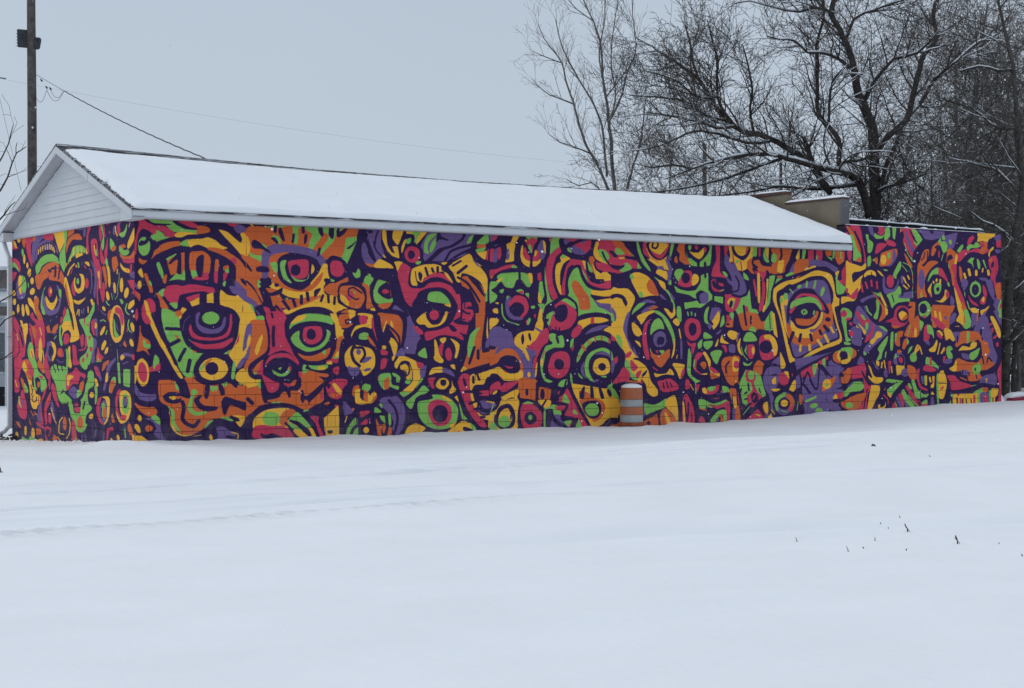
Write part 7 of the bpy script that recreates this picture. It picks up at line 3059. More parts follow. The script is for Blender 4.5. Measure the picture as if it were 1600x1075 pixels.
# ---------------------------------------------------------------- tall building
T0 = L1
mb = MB()
mb.box((T0 + .02, .014, -.6), (L2 - .01, .25, TOP2 - .03))
mb.build('block_core', M['block_core'], tall)
mb = MB(); mb.box((L2 - .05, .26, -.6), (L2 - .004, 9.0, 4.55)); mb.box((T0 + .2, 8.8, -.6), (L2 - .05, 9.0, 4.55)); mb.build('rear_wall', M['beige'], tall)
mb = MB(); mb.box((T0 + .205, .26, 4.30), (L2 - .052, 8.8, 4.40)); mb.build('roof', M['tar'], tall)
# stepped beige parapet wall facing the low roof
mb = MB(); mb.box((T0 + .0, .26, -.6), (T0 + .20, 1.98, 5.19)); mb.box((T0 + .001, .06, TOP2 + .003), (T0 + .20, .26, 5.19)); pw = mb.build('side_wall', M['beige'], tall)
mb = MB(); mb.box((T0 + .0, 1.984, -.6), (T0 + .20, 8.8, 5.44)); mb.build('side_wall', M['beige'], tall)
mb = MB(); mb.box((T0 - .015, .045, TOP2 + .006), (T0 + .215, .058, 5.192)); mb.box((T0 - .012, .0585, 4.62), (T0 - .001, .13, 5.19)); mb.build('corner_pier', M['beige_dark'], tall)
mb = MB(); mb.box((T0 - .02, .03, 5.194), (T0 + .22, 1.98, 5.235)); cp = mb.build('coping', M['coping'], tall)
mb = MB(); mb.box((T0 - .02, 1.985, 5.444), (T0 + .22, 8.8, 5.52)); cp2 = mb.build('coping', M['coping'], tall)
def snow_bar(p0, p1, w, h, name, parent, seed=0, step=.08):
    """a rounded, uneven line of snow lying along a ledge"""
    p0, p1 = Vector(p0), Vector(p1)
    d = p1 - p0; ln = d.length; d.normalize()
    q = Vector((-d.y, d.x, 0)).normalized()
    n = max(3, int(ln / step))
    mb = MB(); K = 7
    for i in range(n + 1):
        t = i / n
        hh = h * (.8 + .45 * noise.noise((t * ln * 1.6, seed, 0))) * (min(1, min(t, 1 - t) * ln / (.5 * w) + .15) ** .5)
        for k in range(K):
            a = math.pi * k / (K - 1)
            c = p0 + d * (t * ln) + q * (math.cos(a) * w / 2 * (1 + .12 * noise.noise((t*ln*2, seed, 3)))) + Vector((0, 0, math.sin(a) ** .7 * hh))
            mb.v.append(tuple(c))
    for i in range(n):
        for k in range(K):
            a, b = i*K + k, i*K + (k+1) % K
            mb.f.append((a, b, b + K, a + K)[::-1])
    mb.f.append(tuple(range(K))); mb.f.append(tuple(n*K + k for k in range(K))[::-1])
    return mb.build(name, M['branch_snow'] if parent is None else M['roof_snow'], parent, True)
snow_bar((T0 + .10, .03, 5.235), (T0 + .10, 1.97, 5.235), .25, .075, 'snow_cap', cp, 3)
snow_bar((T0 + .10, 2.0, 5.52), (T0 + .10, 3.1, 5.52), .20, .06, 'snow_cap', cp2, 9)
snow_bar((T0 + .10, 4.5, 5.52), (T0 + .10, 8.6, 5.52), .20, .05, 'snow_cap', cp2, 11)
# thin snow on the mural wall head, dark roof edge behind it with its own snow
snow_bar((T0 + .05, .06, TOP2 - .002), (L2 - .6, .06, TOP2 - .002), .09, .022, 'snow_cap', tall, 5)
mb = MB(); mb.hexa([(T0+.206,.50,4.40),(L2-.3,.50,4.40),(L2-.3,.60,4.40),(T0+.206,.60,4.40),(T0+.206,.50,4.765),(L2-.3,.50,4.70),(L2-.3,.60,4.70),(T0+.206,.60,4.765)]); up = mb.build('roof_edge', M['tar'], tall)
snow_bar((T0 + .21, .55, 4.765), (L2 - .1, .55, 4.69), .14, .055, 'snow_cap', up, 8)
for i in range(9):
    u = T0 + .5 + i * .52 + rng.uniform(-.15, .15)
    snow_bar((u, .44, 4.585 + rng.uniform(0, .06)), (u + rng.uniform(.12, .3), .44, 4.60), .10, rng.uniform(.04, .07), 'snow_clump', up, i)

# ---------------------------------------------------------------- traffic drum against the wall
dp = CORNER + D1 * 10.74 - D2 * .42
drum = empty('traffic_barrel', (dp.x, dp.y, .045))
tag(drum, 'orange and white banded traffic barrel capped with snow against the mural wall', 'traffic barrel')
R0 = .238
def band(z0, z1, r0, r1, name, material, lip=.006):
    mb = MB(); mb.lathe([(r0 - .01, z0), (r0, z0 + .004), (r0 + 0, z0 + .012), (r1, z1 - .012), (r1 - .004, z1 - .002), (r1 - .012, z1)], 36)
    return mb.build(name, material, drum, True)
mb = MB(); mb.lathe([(.29, 0), (.30, .012), (.30, .05), (.285, .065), (.255, .075)], 8); mb.build('base', M['rubber'], drum)
band(.075, .235, .244, .243, 'white_band', M['reflective'])
band(.236, .40, .246, .242, 'orange_band', M['orange'])
band(.402, .555, .240, .239, 'white_band', M['reflective'])
band(.557, .80, .242, .228, 'orange_band', M['orange'])
mb = MB(); mb.tube([(-.07, 0, .80), (-.06, 0, .85), (.06, 0, .85), (.07, 0, .80)], .012, 6); mb.build('handle', M['orange'], drum)
mb = MB()
mb.lathe([(.21, .796), (.225, .808), (.215, .835), (.17, .862), (.10, .88), (.03, .888)], 28); mb.build('snow_cap', M['roof_snow'], drum, True)

# ---------------------------------------------------------------- red painted block at the far end of the mural
a_, b_ = 23.30, .05
p = CORNER + D1 * a_ - D2 * b_
rb = empty('concrete_block', (p.x, p.y, .33), ANG)
tag(rb, 'low red painted concrete kerb stub under snow just past the right end of the mural', 'concrete block')
mb = MB(); mb.hexa([(0, -.12, -.12), (.68, -.10, -.12), (.70, .12, -.12), (0, .12, -.12), (.02, -.11, .05), (.64, -.10, .10), (.66, .11, .10), (.02, .11, .05)])
bo = mb.build('block_body', M['red_paint'], rb)
mb = MB(); mb.lathe([(.11, -.01), (.115, .03), (.09, .075), (.04, .10)], 9, (.72, 0)); mb.build('block_end', M['red_paint'], rb)
snow_bar((.05, .10, .06), (.68, .10, .10), .30, .17, 'snow_cap', bo, 2)
# drift of snow heaped in the corner behind it
mb = MB(); n_ = 22
for i in range(9):
    for k in range(n_):
        f = i / 8; a = 2*math.pi*k/n_
        r = 1.0 * f * (1 + .15 * noise.noise((math.cos(a)*2, math.sin(a)*2, 4)))
        mb.v.append((r*math.cos(a)*.7, r*math.sin(a), .62 * math.exp(-(f*2.0)**2) - .14*f))
for i in range(8):
    for k in range(n_):
        a, b = i*n_+k, i*n_+(k+1) % n_
        mb.f.append((a, a+n_, b+n_, b))
dr = mb.build('snow_drift', M['snow'], None, True)
pp = CORNER + D1 * 23.25 + D2 * .55
dr.location = (pp.x, pp.y, .22)
dr['kind'] = 'stuff'

# ---------------------------------------------------------------- utility pole, floodlights, cables
PY = 48.0
pole = empty('utility_pole', (at(50, 540, PY).x, PY, -.3))
tag(pole, 'tall weathered wooden utility pole rising behind the snowy gable at left', 'utility pole')
mb = MB(); mb.tube([(0, 0, 0), (0.01, 0, 6), (0, 0, 9), (-.03, 0, 12.6)], [.155, .138, .132, .120], 14, True)
po = mb.build('shaft', M['pole'], pole, True)
mb = MB()
mb.tube([(.10, -.09, 8.08 + .3), (.17, -.16, 8.05 + .3)], .02, 6); mb.lathe([(.02, 8.31), (.035, 8.33), (.035, 8.37), (.02, 8.40)], 10, (.08, -.13))
mb.build('insulator', M['dark_metal'], pole)
mb = MB(); mb.lathe([(.018, 8.40), (.03, 8.42), (.03, 8.45), (.015, 8.47)], 10, (.06, -.14)); mb.build('insulator', M['ceramic'], pole)
for zz in (3.2, 6.1, 8.9, 9.6, 10.7):
    mb = MB(); mb.tube([(.02, -.10, zz), (.02, -.155, zz)], .014, 6); mb.build('bolt', M['dark_metal'], pole)

fl = empty('floodlight', at(43, 62, PY - .1))
tag(fl, 'pair of dark box floodlights seen from behind, bolted high on the utility pole', 'floodlight')
def flood(cx, cy, cz, w, h, d, tilt, name):
    bm_ = bmesh.new()
    bmesh.ops.create_cube(bm_, size=1.0)
    for v in bm_.verts:
        s_ = .72 if v.co.y > 0 else 1.0
        v.co = Vector((v.co.x * w * s_, v.co.y * d, v.co.z * h * (s_ if v.co.z < 0 else 1)))
    bmesh.ops.bevel(bm_, geom=bm_.edges[:], offset=.018, segments=2, affect='EDGES')
    bm_.transform(Matrix.Translation((cx, cy, cz)) @ Matrix.Rotation(tilt[0], 4, 'Z') @ Matrix.Rotation(tilt[1], 4, 'X'))
    m_ = bpy.data.meshes.new(name); bm_.to_mesh(m_); bm_.free()
    return link(name, m_, M['dark_metal'], fl)
flood(-.16, .12, .02, .40, .56, .24, (math.radians(28), math.radians(-8)), 'lamp_housing')
flood(.20, .16, -.10, .22, .36, .24, (math.radians(-50), math.radians(-10)), 'lamp_housing')
mb = MB()
for i in range(5): mb.box((-.33, -.02 + i * .0, -.20 + i*.09), (-.02, -.035, -.185 + i*.09))
mb.build('cooling_fin', M['dark_metal'], fl)
mb = MB(); mb.tube([(.12, .05, .02), (.30, .05, .06), (.36, .05, .05), (.33, .06, -.02), (.2, .1, -.12)], .022, 6); mb.build('bracket', M['dark_metal'], fl)

def wire(name, p0, p1, drop, r, material, label, cat, seg=24, twist=0):
    pts = []
    for i in range(seg + 1):
        t = i / seg
        p = p0.lerp(p1, t); p.z -= drop * 4 * t * (1 - t)
        if twist: p = p + Vector((0, 0, .006 * math.sin(i * 1.9)))
        pts.append(p)
    mb = MB(); mb.tube(pts, r, 5, True)
    o = mb.build(name, material, None, True)
    return tag(o, label, cat)
rp = CORNER + D1 * 3.0 + D2 * 3.66 + Vector((0, 0, 5.52))
pole_pt = at(57, 117, PY - .15)
tw = at(100, 142, 45.0)
wire('service_cable', tw, rp, .07, .014, M['cable'], 'thick twisted service cable sloping from the pole splices down to the snowy ridge', 'cable', 60, 1)
wire('support_wire', pole_pt, tw, .0, .007, M['cable'], 'thin dark support wire from the pole insulator to the cable splices', 'cable', 6)
for k, (a, b, d) in enumerate((((73, 140), (100, 142), .30), ((79, 140), (98, 143), .20), ((57, 153), (73, 140), .22))):
    wire('jumper_wire', at(*a, 45.6), at(*b, 45.0) if k < 2 else at(*b, 45.6), d, .006, M['cable'],
         ('longer looped jumper wire hanging under the cable splices', 'shorter looped jumper wire just right of the other under the splices', 'thin drooping wire from the pole side to the first splice connector')[k], 'cable', 12)
for k, (px_, py_) in enumerate(((65, 126), (73, 137), (79, 139))):
    mb = MB(); c = at(px_, py_, 45.6)
    mb.tube([c + Vector((-.03, 0, .05)), c, c + Vector((.03, 0, -.02))], [.012, .03, .014], 6)
    tag(mb.build('splice_connector', M['dark_metal']), ('small dark splice connector nearest the pole', 'middle dark splice connector above the long jumper loop', 'small dark splice connector furthest from the pole')[k], 'connector', 'splice connectors by the pole')
wire('power_line', at(-30, 117, 95), at(1100, 268, 130), .9, .008, M['cable_sky_tone'], 'faint distant power line crossing the grey sky above the roof', 'power line', 40)
wire('guy_wire', at(-6, 130, 52), at(33, 298, 50), .0, .010, M['cable_sky_tone'], 'faint guy wire slanting down at the far left edge', 'guy wire', 6)
wire('power_line', at(-20, 118, 60), at(9, 123, 58), .0, .022, M['cable'], 'short dark length of power line entering at the left edge', 'power line', 4)
for k, (px_, top, w, Y_) in enumerate(((1101, 225, .24, 78.0), (1220, 255, .16, 74.0))):
    mb = MB(); b_ = at(px_, 540, Y_); b_.z = 0; t_ = at(px_, top, Y_)
    mb.tube([b_, t_], [w * .55, w * .42], 10)
    tag(mb.build('utility_pole', M['pole'], None, True), ('grey utility pole far behind the oak branches', 'slim far utility pole just above the stepped beige wall')[k], 'utility pole')

# ---------------------------------------------------------------- trees
def dusted(m, amount=.5):
    """snow lying on the upper side of bark"""
    N, L = m.node_tree.nodes, m.node_tree.links
    b = N['Principled BSDF']
    src = b.inputs['Base Color'].links[0].from_socket if b.inputs['Base Color'].links else None
    g = N.new('ShaderNodeNewGeometry'); s = N.new('ShaderNodeSeparateXYZ')
    L.new(g.outputs['Normal'], s.inputs[0])
    n = N.new('ShaderNodeTexNoise'); n.inputs['Scale'].default_value = 1.3; n.inputs['Detail'].default_value = 3
    tc = N.new('ShaderNodeTexCoord'); L.new(tc.outputs['Object'], n.inputs['Vector'])
    a = N.new('ShaderNodeMath'); a.operation = 'MULTIPLY'
    L.new(s.outputs['Z'], a.inputs[0]); L.new(n.outputs[0], a.inputs[1])
    mr = N.new('ShaderNodeMapRange'); mr.inputs['From Min'].default_value = .62 - .4 * amount; mr.inputs['From Max'].default_value = .70 - .4 * amount
    L.new(a.outputs[0], mr.inputs['Value'])
    mx = N.new('ShaderNodeMix'); mx.data_type = 'RGBA'
    L.new(mr.outputs[0], mx.inputs['Factor'])
    if src: L.new(src, mx.inputs[6])
    mx.inputs[7].default_value = (.72, .75, .80, 1)
    L.new(mx.outputs[2], b.inputs['Base Color'])
M['bark_right'] = mat('right_bark', (0.075, 0.068, 0.062), 0.95, 0.1, 0.3, 9, 0.6, 30); dusted(M['bark_right'], .45)
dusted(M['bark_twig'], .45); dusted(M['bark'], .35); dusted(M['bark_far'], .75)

def rnd_dir(r):
    while True:
        v = Vector((r.uniform(-1, 1), r.uniform(-1, 1), r.uniform(-1, 1)))
        if .1 < v.length < 1: return v.normalized()

def resample(pts, step):
    pts = [Vector(p) for p in pts]
    out = []
    n = len(pts)
    for i in range(n - 1):
        p0, p1, p2, p3 = pts[max(i-1, 0)], pts[i], pts[i+1], pts[min(i+2, n-1)]
        k = max(1, int((p2 - p1).length / step))
        for j in range(k):
            t = j / k
            out.append(.5 * ((2*p1) + (p2 - p0)*t + (2*p0 - 5*p1 + 4*p2 - p3)*t*t + (3*p1 - p0 - 3*p2 + p3)*t**3))
    out.append(pts[-1])
    return out

def grow(r, p, d, length, rad, up, wob, step):
    pts, rr = [p.copy()], [rad]
    n = max(2, int(length / step))
    d = d.normalized()
    for i in range(n):
        d = (d + rnd_dir(r) * wob + Vector((0, 0, up))).normalized()
        p = p + d * (length / n)
        pts.append(p.copy()); rr.append(rad * (1 - .8 * (i + 1) / n))
    return pts, rr

def snow_on(mb, pts, rr, r, keep=.8, minr=.012, fat=1.0):
    """ridge of snow on the flatter stretches of a branch"""
    run, rad = [], []
    def flush():
        if len(run) > 1:
            q = list(rad); q[0] *= .4; q[-1] *= .4
            mb.tube(run, q, 5, False)
        run.clear(); rad.clear()
    for i in range(len(pts)):
        d = (pts[min(i+1, len(pts)-1)] - pts[max(i-1, 0)])
        if d.length < 1e-6: continue
        flat = abs(d.z) / d.length
        if flat < .74 and rr[i] > minr and noise.noise(pts[i] * .9) + .45 > (1 - keep):
            w = (.55 * rr[i] + .010) * fat * (1 - .5 * flat)
            run.append(pts[i] + Vector((0, -.25 * rr[i], rr[i] * .72 + w * .35))); rad.append(w)
        else: flush()
    flush()

def ramify(r, tw, sn, pts, rr, level, P):
    """side shoots of a limb: level 1 shoots carry level 2 twigs, those level 3"""
    L = 0
    nxt = r.uniform(0, P['gap'][level])
    for i in range(1, len(pts)):
        seg = (pts[i] - pts[i-1])
        L += seg.length
        frac = i / len(pts)
        while L > nxt and frac > P['bare'][level]:
            nxt += P['gap'][level] * r.uniform(.5, 1.5)
            t = seg.normalized()
            side = rnd_dir(r); side = (side - t * side.dot(t)).normalized()
            d = t * P['fwd'][level] + side + Vector((0, 0, P['lift'][level]))
            ln = P['len'][level] * r.uniform(.45, 1.25) * (1.15 - .5 * frac)
            ra = min(rr[i] * .62, P['rad'][level] * r.uniform(.7, 1.2))
            if ra < .0022: ra = .0022
            q, qr = grow(r, pts[i], d, ln, ra, P['up'][level], P['wob'][level], P['step'][level])
            qr[-1] = max(qr[-1], .0018)
            tw.tube(q, [max(x, P['minr']) for x in qr], 5 if ra > .03 else (4 if ra > .014 else 3), False)
            if sn is not None and level <= P['snowlv']:
                snow_on(sn, q, qr, r, P['snow'], .005, P['fat'])
            if level + 1 < len(P['gap']):
                ramify(r, tw, sn, q, qr, level + 1, P)
        if L > nxt and frac <= P['bare'][level]: nxt = L

def make_tree(name, label, limbs, P, seed, bark, twig, groups=None, base=None, with_snow=True):
    """limbs: lists of (point, radius); every limb a part, its side shoots one crown"""
    r = random.Random(seed)
    first = limbs[0][0][0]
    root = empty(name, base or (first.x, first.y, first.z))
    off = -root.location
    tag(root, label, 'tree', groups)
    tw, sn = MB(), (MB() if with_snow else None)
    for k, limb in enumerate(limbs):
        P0 = [p for p, _ in limb]; R0_ = [q for _, q in limb]
        st = .22 if len(limb) > 2 else .3
        pts = resample(P0, st)
        # radii by arc position
        acc = [0.0]
        for a, b in zip(P0[:-1], P0[1:]): acc.append(acc[-1] + (b - a).length)
        tot = 0; rr = []
        for i, p in enumerate(pts):
            if i: tot += (p - pts[i-1]).length
            rr.append(float(np.interp(min(tot, acc[-1]), acc, R0_)))
        pts = [p + rnd_dir(r) * min(.022, .35 * q) for p, q in zip(pts, rr)]
        mb = MB()
        mb.tube([p + off for p in pts], rr, 9 if R0_[0] > .09 else 6, True)
        mb.build('trunk' if k == 0 else 'limb', bark, root, True)
        tmp_t, tmp_s = MB(), MB()
        ramify(r, tw, sn, pts, rr, 0, P)
        # the limb's own tip breaks up into shoots
        if sn is not None: snow_on(sn, pts, rr, r, min(1, P['snow'] + .1), .012, P['fat'])
    tw.v = [(x + off.x, y + off.y, z + off.z) for x, y, z in tw.v]
    c = tw.build('crown', twig, root); c['kind'] = 'stuff'
    if sn is not None and sn.v:
        sn.v = [(x + off.x, y + off.y, z + off.z) for x, y, z in sn.v]
        s_ = sn.build('branch_snow', M['branch_snow'], root, True); s_['kind'] = 'stuff'
    return root

def limb(Y, pts, dy=0.0, rad=None):
    """limb drawn through photograph points at depth Y, drifting dy metres in depth; radii in px of the photograph"""
    out = []
    n = len(pts)
    for i, (x, y, r) in enumerate(pts):
        yy = Y + dy * i / max(1, n - 1)
        out.append((at(x, y, yy), r / FPX * yy))
    return out

# -- the big oak behind the tall building
OY = 46.0
P_oak = dict(gap=[.235, .18, .15], bare=[.10, .10, .15], fwd=[.8, .85, .9], lift=[.22, .16, .1], len=[1.9, .85, .36],
             rad=[.030, .0125, .006], up=[.05, .03, .02], wob=[.20, .24, .28], step=[.22, .17, .13], snowlv=1, snow=.68, fat=1.1, minr=.0055)
oak = [
 limb(OY, [(1366, 640, 12), (1367, 345, 9.5), (1366, 269, 8.8), (1362, 200, 8), (1343, 149, 7), (1334, 108, 5.6), (1326, 79, 5), (1312, 45, 4.4), (1298, 22, 4), (1305, -10, 3.4), (1312, -60, 2.4), (1330, -120, 1.2)], 0),
 limb(OY, [(1366, 250, 4.5), (1385, 214, 5.2), (1409, 196, 5), (1424, 165, 4.6), (1430, 132, 4.2), (1440, 95, 4), (1450, 78, 3.8), (1463, 58, 3.4), (1459, 19, 3), (1470, -20, 2.6), (1490, -80, 1.4)], 2.5),
 limb(OY + .6, [(1410, 194, 3.2), (1436, 165, 3), (1462, 123, 2.8), (1503, 88, 2.4), (1528, 66, 2), (1548, 60, 1.6), (1580, 30, 1)], 2),
 limb(OY - .1, [(1352, 156, 3), (1366, 128, 2.8), (1396, 92, 2.5), (1415, 88, 2.3), (1434, 82, 2.2), (1452, 66, 2), (1460, 56, 1.8)], -1.2),
 limb(OY - .5, [(1358, 340, 6.5), (1350, 300, 6.5), (1342, 283, 6.2), (1328, 273, 5.5), (1311, 268, 5), (1290, 264, 4.6), (1263, 256, 4.2), (1230, 247, 3.8), (1200, 240, 3.4), (1160, 243, 2.6), (1116, 253, 2.0), (1078, 265, 1.4), (1040, 280, .9)], -2.5),
 limb(OY + .4, [(1296, 302, 4.5), (1284, 285, 4.6), (1263, 250, 4.6), (1240, 238, 4.6), (1200, 215, 4.4), (1170, 207, 4.2), (1148, 198, 4), (1132, 186, 3.6), (1112, 155, 3.1), (1091, 123, 2.6), (1062, 101, 2.1), (1040, 88, 1.6), (1018, 72, 1.2), (995, 60, .8)], 1.5),
 limb(OY + .8, [(1134, 188, 2.2), (1103, 180, 2), (1069, 158, 1.8), (1028, 152, 1.4), (990, 149, .9)], -1),
 limb(OY + .2, [(1202, 222, 2.6), (1165, 222, 2.4), (1120, 209, 2.2), (1085, 205, 1.9), (1060, 215, 1.6), (1030, 228, 1.2), (990, 236, .8)], -2),
 limb(OY - .4, [(1312, 268, 4), (1311, 245, 4), (1311, 218, 3.8), (1296, 200, 3.4), (1279, 180, 3.2), (1277, 150, 3), (1276, 110, 2.8), (1276, 73, 2.4), (1284, 40, 2), (1288, 15, 1.8), (1283, -30, 1.2)], 1.2),
 limb(OY - .3, [(1295, 190, 2.2), (1296, 160, 2.1), (1301, 126, 1.9), (1310, 115, 1.7), (1321, 104, 1.5)], -.8),
 limb(OY - .1, [(1328, 106, 2.6), (1310, 92, 2.4), (1285, 82, 2.2), (1262, 82, 1.9), (1241, 63, 1.7), (1220, 62, 1.4), (1198, 57, 1.1)], -1.5),
 limb(OY, [(1322, 60, 2.2), (1328, 45, 2.4), (1334, 30, 2.2), (1350, 21, 2), (1366, 16, 1.8), (1392, 6, 1.5), (1421, -2, 1)], -1),
 limb(OY, [(1300, 22, 2.6), (1288, 15, 2.4), (1273, 12, 2.2), (1250, 18, 2), (1228, 16, 1.6), (1200, 9, 1.3), (1172, 2, 1), (1148, 6, .7)], 1.5),
 limb(OY - .2, [(1370, 300, 2.6), (1385, 293, 2.4), (1405, 288, 2.0), (1425, 280, 1.6), (1448, 271, 1.1)], -1.5),
 limb(OY - .4, [(1311, 258, 3), (1322, 252, 2.4), (1345, 250, 2), (1360, 243, 2)], -.3),
 limb(OY + .5, [(1298, 302, 4.6), (1290, 290, 4.4), (1278, 270, 4), (1262, 232, 3.6), (1255, 215, 3)], .6),
 limb(OY + 1, [(1340, 288, 3), (1310, 292, 2.6), (1270, 296, 2.2), (1220, 292, 1.8), (1170, 300, 1.4), (1130, 305, 1)], 1),
 limb(OY + 1.2, [(1240, 240, 2.4), (1180, 262, 2.2), (1130, 280, 1.9), (1080, 292, 1.5), (1030, 300, 1), (1000, 300, .8)], 2),
 limb(OY + .6, [(1150, 200, 2.6), (1125, 165, 2.4), (1120, 130, 2.1), (1121, 95, 1.7), (1112, 60, 1.2), (1105, 30, .8)], .8),
 limb(OY + .9, [(1112, 155, 2.2), (1085, 150, 2), (1062, 130, 1.6), (1035, 118, 1.2), (1010, 112, .8)], -1),
 limb(OY + 1.1, [(1180, 210, 2.2), (1172, 180, 2), (1175, 140, 1.8), (1168, 100, 1.4), (1160, 70, .9)], -1.5),
 limb(OY + .4, [(1091, 123, 2), (1082, 95, 1.8), (1078, 65, 1.4), (1070, 38, .9)], .8),
 limb(OY + .2, [(1148, 198, 2.6), (1120, 200, 2.2), (1090, 190, 1.8), (1050, 182, 1.4), (1010, 176, 1)], 1.5),
 limb(OY + .7, [(1080, 264, 1.8), (1050, 258, 1.6), (1020, 262, 1.2), (990, 255, .8)], 1.0),
 limb(OY + .2, [(1409, 196, 3), (1403, 215, 3), (1394, 240, 3.2), (1384, 262, 3.4), (1372, 300, 3.6)], -.4),
]
make_tree('oak_tree', 'large bare dark oak with snow along its spreading limbs behind the beige parapet', oak, P_oak, 11, M['bark'], M['bark_twig'])

# -- slender pale tree left of it
SY = 50.0
P_slim = dict(gap=[.27, .20, .18], bare=[.12, .1, .2], fwd=[1.6, 1.4, 1.2], lift=[.45, .25, .1], len=[.95, .5, .24],
              rad=[.014, .0075, .0045], up=[.07, .05, .03], wob=[.12, .16, .2], step=[.25, .18, .14], snowlv=-1, snow=.2, fat=.8, minr=.0035)
slim = [
 limb(SY, [(962, 640, 5.5), (961, 330, 4.2), (960, 297, 3.8), (956, 245, 3.4), (952, 190, 3.0), (947, 150, 2.6), (942, 120, 2.2), (939, 73, 1.8), (928, 36, 1.4), (912, 0, 1.1), (905, -40, .7)], .5),
 limb(SY, [(955, 330, 3), (950, 297, 2.8), (936, 262, 2.6), (917, 228, 2.4), (905, 195, 2.1), (895, 158, 1.9), (884, 125, 1.6), (878, 98, 1.4), (862, 76, 1.1), (850, 60, .9), (841, 38, .6)], -1),
 limb(SY, [(948, 275, 2.4), (945, 240, 2.2), (940, 195, 2), (925, 158, 1.8), (905, 125, 1.6), (890, 98, 1.4), (876, 66, 1.1), (868, 30, .8)], 1),
 limb(SY + .4, [(974, 330, 2.4), (980, 295, 2.3), (990, 258, 2.1), (1001, 222, 1.8), (1006, 180, 1.4), (1010, 140, 1)], 1),
 limb(SY, [(950, 192, 2.2), (963, 168, 2), (973, 145, 1.8), (980, 112, 1.6), (993, 80, 1.3), (991, 45, 1), (988, 10, .8), (992, -30, .5)], -1.2),
 limb(SY, [(947, 152, 1.6), (960, 135, 1.5), (978, 110, 1.2)], .4),
 limb(SY - .3, [(922, 240, 1.7), (910, 234, 1.5), (892, 228, 1.3), (875, 222, 1), (858, 210, .7)], -1),
 limb(SY, [(896, 162, 1.6), (878, 155, 1.4), (858, 148, 1.1), (845, 138, .8), (830, 122, .5)], .8),
 limb(SY, [(941, 120, 1.7), (936, 80, 1.4), (944, 40, 1.2), (946, 0, 1), (950, -40, .6)], .7),
 limb(SY + .5, [(952, 190, 1.8), (962, 150, 1.5), (955, 100, 1.3), (958, 50, 1), (966, 0, .7)], 1.5),
 limb(SY, [(878, 98, 1.2), (868, 95, 1.1), (850, 88, .9), (832, 80, .6)], -.6),
 limb(SY, [(926, 32, 1.2), (902, 15, 1), (885, -5, .8), (872, -30, .6)], .4),
 limb(SY - .2, [(940, 300, 1.4), (925, 285, 1.2), (905, 290, 1), (885, 280, .7)], -.8),
]
slim = [[(p, q * .82) for p, q in L] for L in slim]
make_tree('slender_tree', 'slim pale many-stemmed bare tree standing left of the dark oak', slim, P_slim, 5, M['bark_pale'], M['bark_pale'], with_snow=False)

# -- trees closing the right side
P_mass = dict(gap=[.24, .20, .15], bare=[.1, .1, .15], fwd=[.5, .7, .9], lift=[-.05, .02, .0], len=[2.3, .95, .38],
              rad=[.024, .011, .006], up=[.03, .02, .0], wob=[.15, .2, .25], step=[.28, .2, .16], snowlv=0, snow=.5, fat=.9, minr=.005)
leaner = [
 limb(44.0, [(1570, 680, 8.5), (1571, 560, 7.2), (1572, 500, 7), (1578, 440, 7), (1584, 390, 6.6), (1592, 340, 6), (1598, 300, 5.4), (1594, 250, 4.6), (1588, 200, 4.2), (1586, 150, 3.8), (1582, 100, 3.2), (1570, 50, 2.6), (1560, 0, 2), (1552, -60, 1.2)], 1),
 limb(43.6, [(1566, 548, 4.6), (1578, 530, 4.6), (1594, 512, 4.6), (1610, 496, 4.4), (1640, 470, 4), (1690, 440, 3)], -1.5),
 limb(44.2, [(1586, 380, 2.4), (1570, 365, 2.2), (1552, 352, 1.8), (1535, 345, 1.4), (1515, 330, 1)], -1.5),
 limb(44.2, [(1590, 300, 2.4), (1560, 268, 2.2), (1530, 258, 1.8), (1500, 248, 1.3)], 1.5),
 limb(44.4, [(1584, 108, 2.2), (1560, 110, 2.2), (1530, 104, 1.8), (1500, 112, 1.2)], 1.5),
 limb(44.4, [(1587, 200, 2.4), (1556, 198, 2.0), (1520, 170, 1.6), (1480, 158, 1.2)], 2.5),
 limb(44.4, [(1592, 240, 2.4), (1612, 190, 2.0), (1630, 130, 1.6)], 1.5),
 limb(44.4, [(1584, 405, 2), (1566, 398, 1.6), (1545, 392, 1.1)], -.8),
]
P_lean = dict(P_mass); P_lean.update(gap=[.30, .22, .17])
make_tree('leaning_tree', 'dark leaning tree trunk rising beside the right end of the mural', leaner, P_lean, 21, M['bark_right'], M['bark_right'])
young = [
 limb(47, [(1584, 640, 5), (1584, 600, 4.4), (1585, 560, 4), (1590, 480, 3.6), (1600, 400, 3), (1612, 320, 2), (1618, 260, 1)], .5),
 limb(47, [(1584, 590, 1.6), (1575, 565, 1.4), (1566, 540, 1)], 1),
 limb(47, [(1590, 480, 1.6), (1575, 450, 1.4), (1556, 420, 1)], 1),
]
make_tree('young_tree', 'straight young trunk standing in snow behind the red kerb stub', young, P_mass, 23, M['bark_right'], M['bark_right'])

